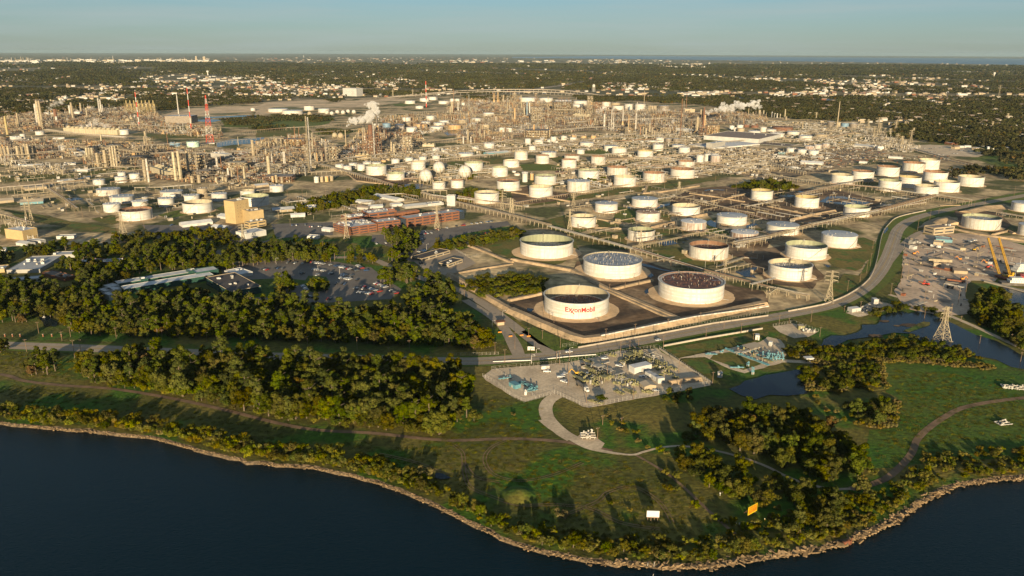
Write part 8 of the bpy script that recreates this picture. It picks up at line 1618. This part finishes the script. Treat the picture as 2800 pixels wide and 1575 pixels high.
def house_mesh(wall,roof,gable,seed):
 b=MB();b.box(0,0,0,1,.6,.34,0,wall)
 if gable:b.add([(-.53,-.34,.33),(.53,-.34,.33),(.53,0,.5),(-.53,0,.5),(-.53,.34,.33),(.53,.34,.33)],[(0,1,2,3),(3,2,5,4)],roof)
 else:b.box(0,0,.34,1.02,.62,.02,0,roof)
 return b.mesh('house')
HM=[house_mesh('white_wall','white_roof',False,0),house_mesh('tan_wall','roof_light',False,1),house_mesh('tan_wall','roof_brown',True,2),house_mesh('brick','roof_brown',True,3),house_mesh('white_wall','roof_tan',True,4),house_mesh('white_wall','white_roof',False,5)]
far_items=[]
for x0,x1,y0,y1,n,sz,wh in BUILT:
 for _ in range(n):
  px,py=rr.uniform(x0,x1),rr.uniform(y0,y1);p=ground(px,py)
  if inside((p.x,p.y),YARDP) or inside((p.x,p.y),BAYP):continue
  s=sz*rr.uniform(.6,1.9);k=rr.choice((0,1,5)) if rr.random()<wh else rr.choice((2,3,4,2));far_items.append((s/p.length,p.x,p.y,s,k,rr.uniform(-.5,.5),px,py));FR_.append((p.x,p.y,s*.8+15))
for _ in range(3000):
 px,py=rr.uniform(-40,2840),158+190*rr.random()**1.3;p=ground(px,py)
 if inside((p.x,p.y),YARDP) or p.length<2300 or inside((p.x,p.y),BAYP):continue
 far_items.append((11/p.length*.2,p.x,p.y,rr.uniform(9,20)*(1+p.length/16000),rr.choice((1,2,2,3,4,2)),rr.uniform(-.6,.6),px,py))
 if rr.random()<.5:FR_.append((p.x,p.y,26))
far_items.sort(reverse=True);hi=[]
for i,(_,x,y,s,k,rz,px,py) in enumerate(far_items):
 if i<290:
  o=bpy.data.objects.new('warehouse' if s>34 else 'house',HM[k]);COL.objects.link(o);o.location=(x,y,.1);o.rotation_euler=(0,0,rz);hz=min(s,14+s*.1);o.scale=(s,s,hz)
  side='left' if px<900 else 'middle' if px<1900 else 'right';big=s>34
  lab='%s in the distant %s of the town' % ('long pale warehouse' if big else ['white flat roofed building','sandy flat roofed building','tan house with a brown roof','brick house with a brown roof','white house with a tan roof','white flat roofed building'][k],side)
  tag(o,lab,'warehouse' if big else 'house',lab+' group')
 else:hi.append((x,y,.1-(s*.2 if s>34 else 0),rz,s,k))
gn_scatter('distant_town',[src_obj('src_house',m_) for m_ in HM],hi,'countless small pale houses and sheds of the distant town','town')
# woods of the far plain
GRIDC={}
for x,y,r in FR_:GRIDC.setdefault((int(x//120),int(y//120)),[]).append((x,y,r))
def near_house(x,y):
 for i in (-1,0,1):
  for j in (-1,0,1):
   for a,e,r in GRIDC.get((int(x//120)+i,int(y//120)+j),()):
    if (x-a)**2+(y-e)**2<r*r:return True
 cl=min(420,y*.034)
 for i in (-1,0,1):
  for j in range(0,int(cl//120)+2):
   for a,e,r in GRIDC.get((int(x//120)+i,int(y//120)+j),()):
    if abs(x-a)<r and 0<e-y<cl:return True
 return False
its=[];d=1150.0
while d<15000:
 step=62 if d<5000 else 62+(d-5000)*.012;half=d*.72;x=-half
 while x<half:
  px_,py_=x+rr.uniform(-.5,.5)*step,d+rr.uniform(-.5,.5)*step;x+=step
  q=(px_,py_)
  if inside(q,YARDP) or any(inside(q,o_) for o_ in OPEN):continue
  if d<3000 and not (abs(px_)>.42*py_):
   if not (py_>2600):continue
  if d<2000:continue
  v=math.sin(px_*.0011+1.3)*math.cos(py_*.0009)+.6*math.sin(px_*.0037+py_*.0021)+rr.uniform(-.5,.5)
  if v<-.62 or math.sin(py_*.0016+.5*math.sin(px_*.0006))>.93:continue
  th=near_house(px_,py_);k=rr.randint(0,5) if (not th and v>-.05) else 6+rr.randint(0,2)
  if th and rr.random()<.82:continue
  its.append((px_,py_,0,rr.uniform(0,6.28),(step/62)*rr.uniform(.85,1.25),k))
 d+=step*.85
gn_scatter('far_woodland',COPSE,its,'endless woods and street trees of the far plain','woodland')
# woods close behind the works on the right, and scrub beside the inlet
its=[]
for c,pts,sp in [('A3',[(1250,900),(1400,860),(1650,850),(1700,900),(2536,1000),(2700,1150),(2250,1120),(2000,1080),(1450,1040),(1250,1000)],42),('A3',[(2200,1130),(2700,1200),(2700,1330),(2400,1260),(2150,1180)],45),('A3',[(1250,650),(2700,750),(2700,1000),(1700,880),(1300,820)],50),('A3',[(-200,640),(1000,680),(1300,820),(1000,850),(300,830),(-200,760)],50),('A2',[(900,600),(1500,610),(2536,640),(2536,780),(1900,680),(1300,650)],50),('A3',[(1820,1340),(2060,1330),(2080,1390),(1900,1400)],40),
                   ('A1',[(-330,835),(0,800),(280,785),(780,800),(700,850),(200,840),(0,900),(-330,880)],45),('A1',[(560,945),(800,930),(1040,920),(1000,940),(700,970)],45),('A1',[(0,910),(250,890),(240,930),(0,940)],45),('A2',[(650,590),(900,600),(1100,640),(900,660),(700,640)],45),('A1',[(2050,600),(2536,590),(2536,640),(2200,640)],50),('A1',[(700,625),(860,620),(820,655),(720,655)],45),('A0',[(1560,640),(1900,600),(2536,600),(2536,660),(1900,700),(1600,740)],45),('A3',[(2000,1290),(2536,1340),(2600,1440),(2100,1330)],48),('A3',[(720,1290),(980,1280),(980,1310),(740,1320)],45)]:
 for x,y in sample(poly(c,pts),sp,rr):its.append((x,y,0,rr.uniform(0,6.28),.62 if c=='A1' else .8,rr.randint(0,5)))
gn_scatter('woodland',COPSE,its,'woods and scrub standing just behind the works','woodland')
# distant refinery on the horizon at the left
k=0
for x0,x1,n,yb in ((5,90,16,168),(140,160,4,168),(180,225,6,167),(285,310,4,162),(420,530,18,172),(330,380,3,173),(1805,1920,16,184)):
 for i in range(n):
  k+=1;px=rr.uniform(x0,x1);b0=ground(px,yb+rr.uniform(-1,1.5));h=rr.uniform(35,100) if px<1000 else rr.uniform(20,45);b=MB();b.bar((0,0,0),(0,0,h),h*.06,'silver' if i % 3 else 'tan_paint',8)
  tag(b.obj('distant_tower',loc=(b0.x,b0.y,0)),'pale thin tower of the far works on the horizon' if px<1000 else 'pale thin tower of the far plant on the right','tower','towers of the far works' if px<1000 else 'towers of the far right plant')
for px,yt,yb,w_,lab in ((537,154,165,4,'left one of two pale blocks on the left horizon'),(559,155,165,7,'right one of two pale blocks on the left horizon')):
 b0=ground(px,yb);h=height_at(b0,yt);d_=w_*depth(b0)/FPX;b=MB();b.box(0,0,0,d_,d_*.5,h,0,'tan_wall');b.box(0,0,h,d_*.6,d_*.3,h*.05,0,'roof_light');tag(b.obj('distant_block',loc=(b0.x,b0.y,0)),lab,'tower block')
b=MB()
for x0,x1,y0,y1,n in ((0,90,166,170,60),(90,600,164,174,220),(1800,1920,180,188,60)):
 for i in range(n):p=ground(rr.uniform(x0,x1),rr.uniform(y0,y1));s=rr.uniform(30,90);b.box(p.x,p.y,0,s*1.6,s,s*.25,0,rr.choice(('white_wall','tan_wall','silver')))
o=b.obj('distant_works');o['kind']='stuff';o['label']='pale low structures of the far works on the horizon';o['category']='works'
# ---------------------------------------------------------------- steam
def steam(name,pts,dens,label,seed,mult=1.0):
 # pts: (tile, x, y, radius in tile px) strung out along the plume; base tile y for distance given first
 r2=random.Random(seed);(bc,bx,by)=pts[0];b0=g(bc,bx,by);dist=depth(b0);b=bpy.data.meshes.new(name);bm=_bm.new()
 for i in range(1,len(pts)):
  c,x,y,r=pts[i];n=12 if i>1 else 4
  c2,x2,y2,r_2=pts[min(i+1,len(pts)-1)]
  for k in range(n):
   t=k/n;xx,yy,rr_=x+(x2-x)*t,y+(y2-y)*t,r+(r_2-r)*t
   px,py=src(c,xx+r2.gauss(0,.5)*rr_,yy+r2.gauss(0,.42)*rr_);d=MROT @ Vector(((px-1400)/FPX,-(py-787.5)/FPX,-1));s=dist+r2.gauss(0,.5)*rr_*TILE[c][2]*dist/FPX
   p=Vector((0,0,CAM_H))+d*s;rad=rr_*TILE[c][2]*dist/FPX*r2.uniform(.25,.68);p.z=max(p.z,rad*.7)
   m4=Matrix.Translation(p) @ Matrix.Diagonal((rad,rad*.9,rad*.85,1));_bm.ops.create_icosphere(bm,subdivisions=2,radius=1,matrix=m4)
 bm.to_mesh(b);bm.free();o=bpy.data.objects.new(name,b);COL.objects.link(o)
 bb=[v.co for v in b.vertices];ext=max(max(v[i] for v in bb)-min(v[i] for v in bb) for i in range(3))
 rm=o.modifiers.new('r','REMESH');rm.mode='VOXEL';rm.voxel_size=max(ext/110,1.0)
 tx=bpy.data.textures.new(name,'CLOUDS');tx.noise_scale=ext/22;tx.noise_depth=3
 dm=o.modifiers.new('d','DISPLACE');dm.texture=tx;dm.strength=ext/9;dm.mid_level=.5;dm.texture_coords='GLOBAL'
 m=bpy.data.materials.new('steam');m.use_nodes=True;nt=m.node_tree;nt.nodes.clear();out=nt.nodes.new('ShaderNodeOutputMaterial');v=nt.nodes.new('ShaderNodeVolumePrincipled');v.inputs['Color'].default_value=(.97,.96,.95,1);v.inputs['Density'].default_value=dens;v.inputs['Anisotropy'].default_value=-.1
 tc=nt.nodes.new('ShaderNodeTexCoord');nz=nt.nodes.new('ShaderNodeTexNoise');nz.inputs['Scale'].default_value=9/ext;nz.inputs['Detail'].default_value=5
 mr=nt.nodes.new('ShaderNodeMapRange');mr.inputs[1].default_value=.38;mr.inputs[2].default_value=.66;mr.inputs[3].default_value=0;mr.inputs[4].default_value=dens*3.2
 nt.links.new(tc.outputs['Object'],nz.inputs['Vector']);nt.links.new(nz.outputs['Fac'],mr.inputs[0]);nt.links.new(mr.outputs[0],v.inputs['Density'])
 nt.links.new(v.outputs[0],out.inputs['Volume']);b.materials.append(m)
 return tag(o,label,'steam')
steam('steam_plume',[('A1',893,1110),('A1',893,910,5),('A1',905,870,16),('A1',950,835,34),('A1',1020,825,46),('A1',1090,800,52),('A1',1160,780,50),('A1',1185,720,42),('A1',1150,675,40),('A1',1110,680,24)],.16,'thick white steam plume drifting right and up from the tan stack',1)
steam('steam_plume',[('A1',1200,1000),('A1',1180,615,10),('A1',1210,600,14),('A1',1235,575,16)],.03,'faint wisp of steam above the thick plume',2)
steam('steam_plume',[('A2',1893,900),('A2',1905,765,8),('A2',1940,750,20),('A2',2000,735,30),('A2',2080,715,38),('A2',2160,700,44),('A2',2260,690,50),('A2',2350,670,48),('A2',2430,680,36)],.085,'long white steam plume blowing right from the dark stack',3)
steam('steam_plume',[('A0',480,900),('A0',450,730,24),('A0',520,700,38),('A0',590,650,36),('A0',640,605,22)],.018,'grey steam cloud behind the tall left columns',4)
steam('steam_plume',[('A0',890,960),('A0',680,895,24),('A0',780,880,30),('A0',900,870,34),('A0',1000,870,34),('A0',1080,885,22)],.016,'low veil of steam over the long cooling tower',5)
steam('steam_plume',[('A0',2300,1290),('A0',2250,1215,6),('A0',2310,1190,20),('A0',2380,1160,24),('A0',2440,1145,12)],.05,'small white steam plume above the beige boxed plant',6)
steam('steam_plume',[('A0',2160,1200),('A0',2100,1140,12),('A0',2160,1130,22),('A0',2210,1140,20)],.03,'steam resting on the grey box',7)
steam('steam_plume',[('A1',900,1170),('A1',820,1130,18),('A1',860,1140,26),('A1',920,1140,28),('A1',980,1110,22)],.022,'low drifting steam around the base of the tan stack',8)
steam('steam_plume',[('A2',810,850),('A2',812,770,8),('A2',840,740,26),('A2',890,715,28),('A2',930,720,14)],.02,'grey steam right of the tall frame tower',9)
steam('steam_plume',[('A2',1550,900),('A2',1510,885,14),('A2',1560,860,26),('A2',1600,830,20)],.02,'steam over the square cooling box',10)
steam('steam_plume',[('A1',2160,720),('A1',2160,710,8),('A1',2190,670,20),('A1',2230,645,18)],.025,'grey steam before the viaduct',11)
steam('steam_plume',[('A1',1600,1000),('A1',1560,960,12),('A1',1620,940,26),('A1',1700,945,22),('A1',1750,935,18)],.03,'white steam in front of the tanks by the dark pond',12)
steam('steam_plume',[('A0',1560,1350),('A0',1520,1290,20),('A0',1570,1290,24),('A0',1620,1310,14)],.014,'thin steam on the cooling tower beside the brown column',13)
steam('steam_plume',[('A2',1440,760),('A2',1455,740,14),('A2',1500,725,24),('A2',1560,730,14)],.02,'thin steam behind the middle units on the right',14)
steam('smoke_wisp',[('F1',520,900),('F1',400,840,30),('F1',500,800,36),('F1',600,780,24)],.01,'thin grey wisp near the squat cooling tower',15)
# ---------------------------------------------------------------- haze
HZ_TOP=260.0;HX=62000.0
b=MB();b.add([(x,y,z) for z in (-6,HZ_TOP) for x,y in ((-HX,-1500),(HX,-1500),(HX,61500),(-HX,61500))],[(0,3,2,1),(4,5,6,7),(0,1,5,4),(1,2,6,5),(2,3,7,6),(3,0,4,7)])
o=b.obj('haze');o['kind']='stuff';o['label']='pale blue haze thickening toward the horizon';o['category']='haze'
m=bpy.data.materials.new('haze');m.use_nodes=True;nt=m.node_tree;nt.nodes.clear();out=nt.nodes.new('ShaderNodeOutputMaterial');v=nt.nodes.new('ShaderNodeVolumePrincipled')
v.inputs['Color'].default_value=(.34,.47,.56,1);v.inputs['Density'].default_value=1.15e-5;v.inputs['Anisotropy'].default_value=0
nt.links.new(v.outputs[0],out.inputs['Volume']);o.data.materials.append(m)
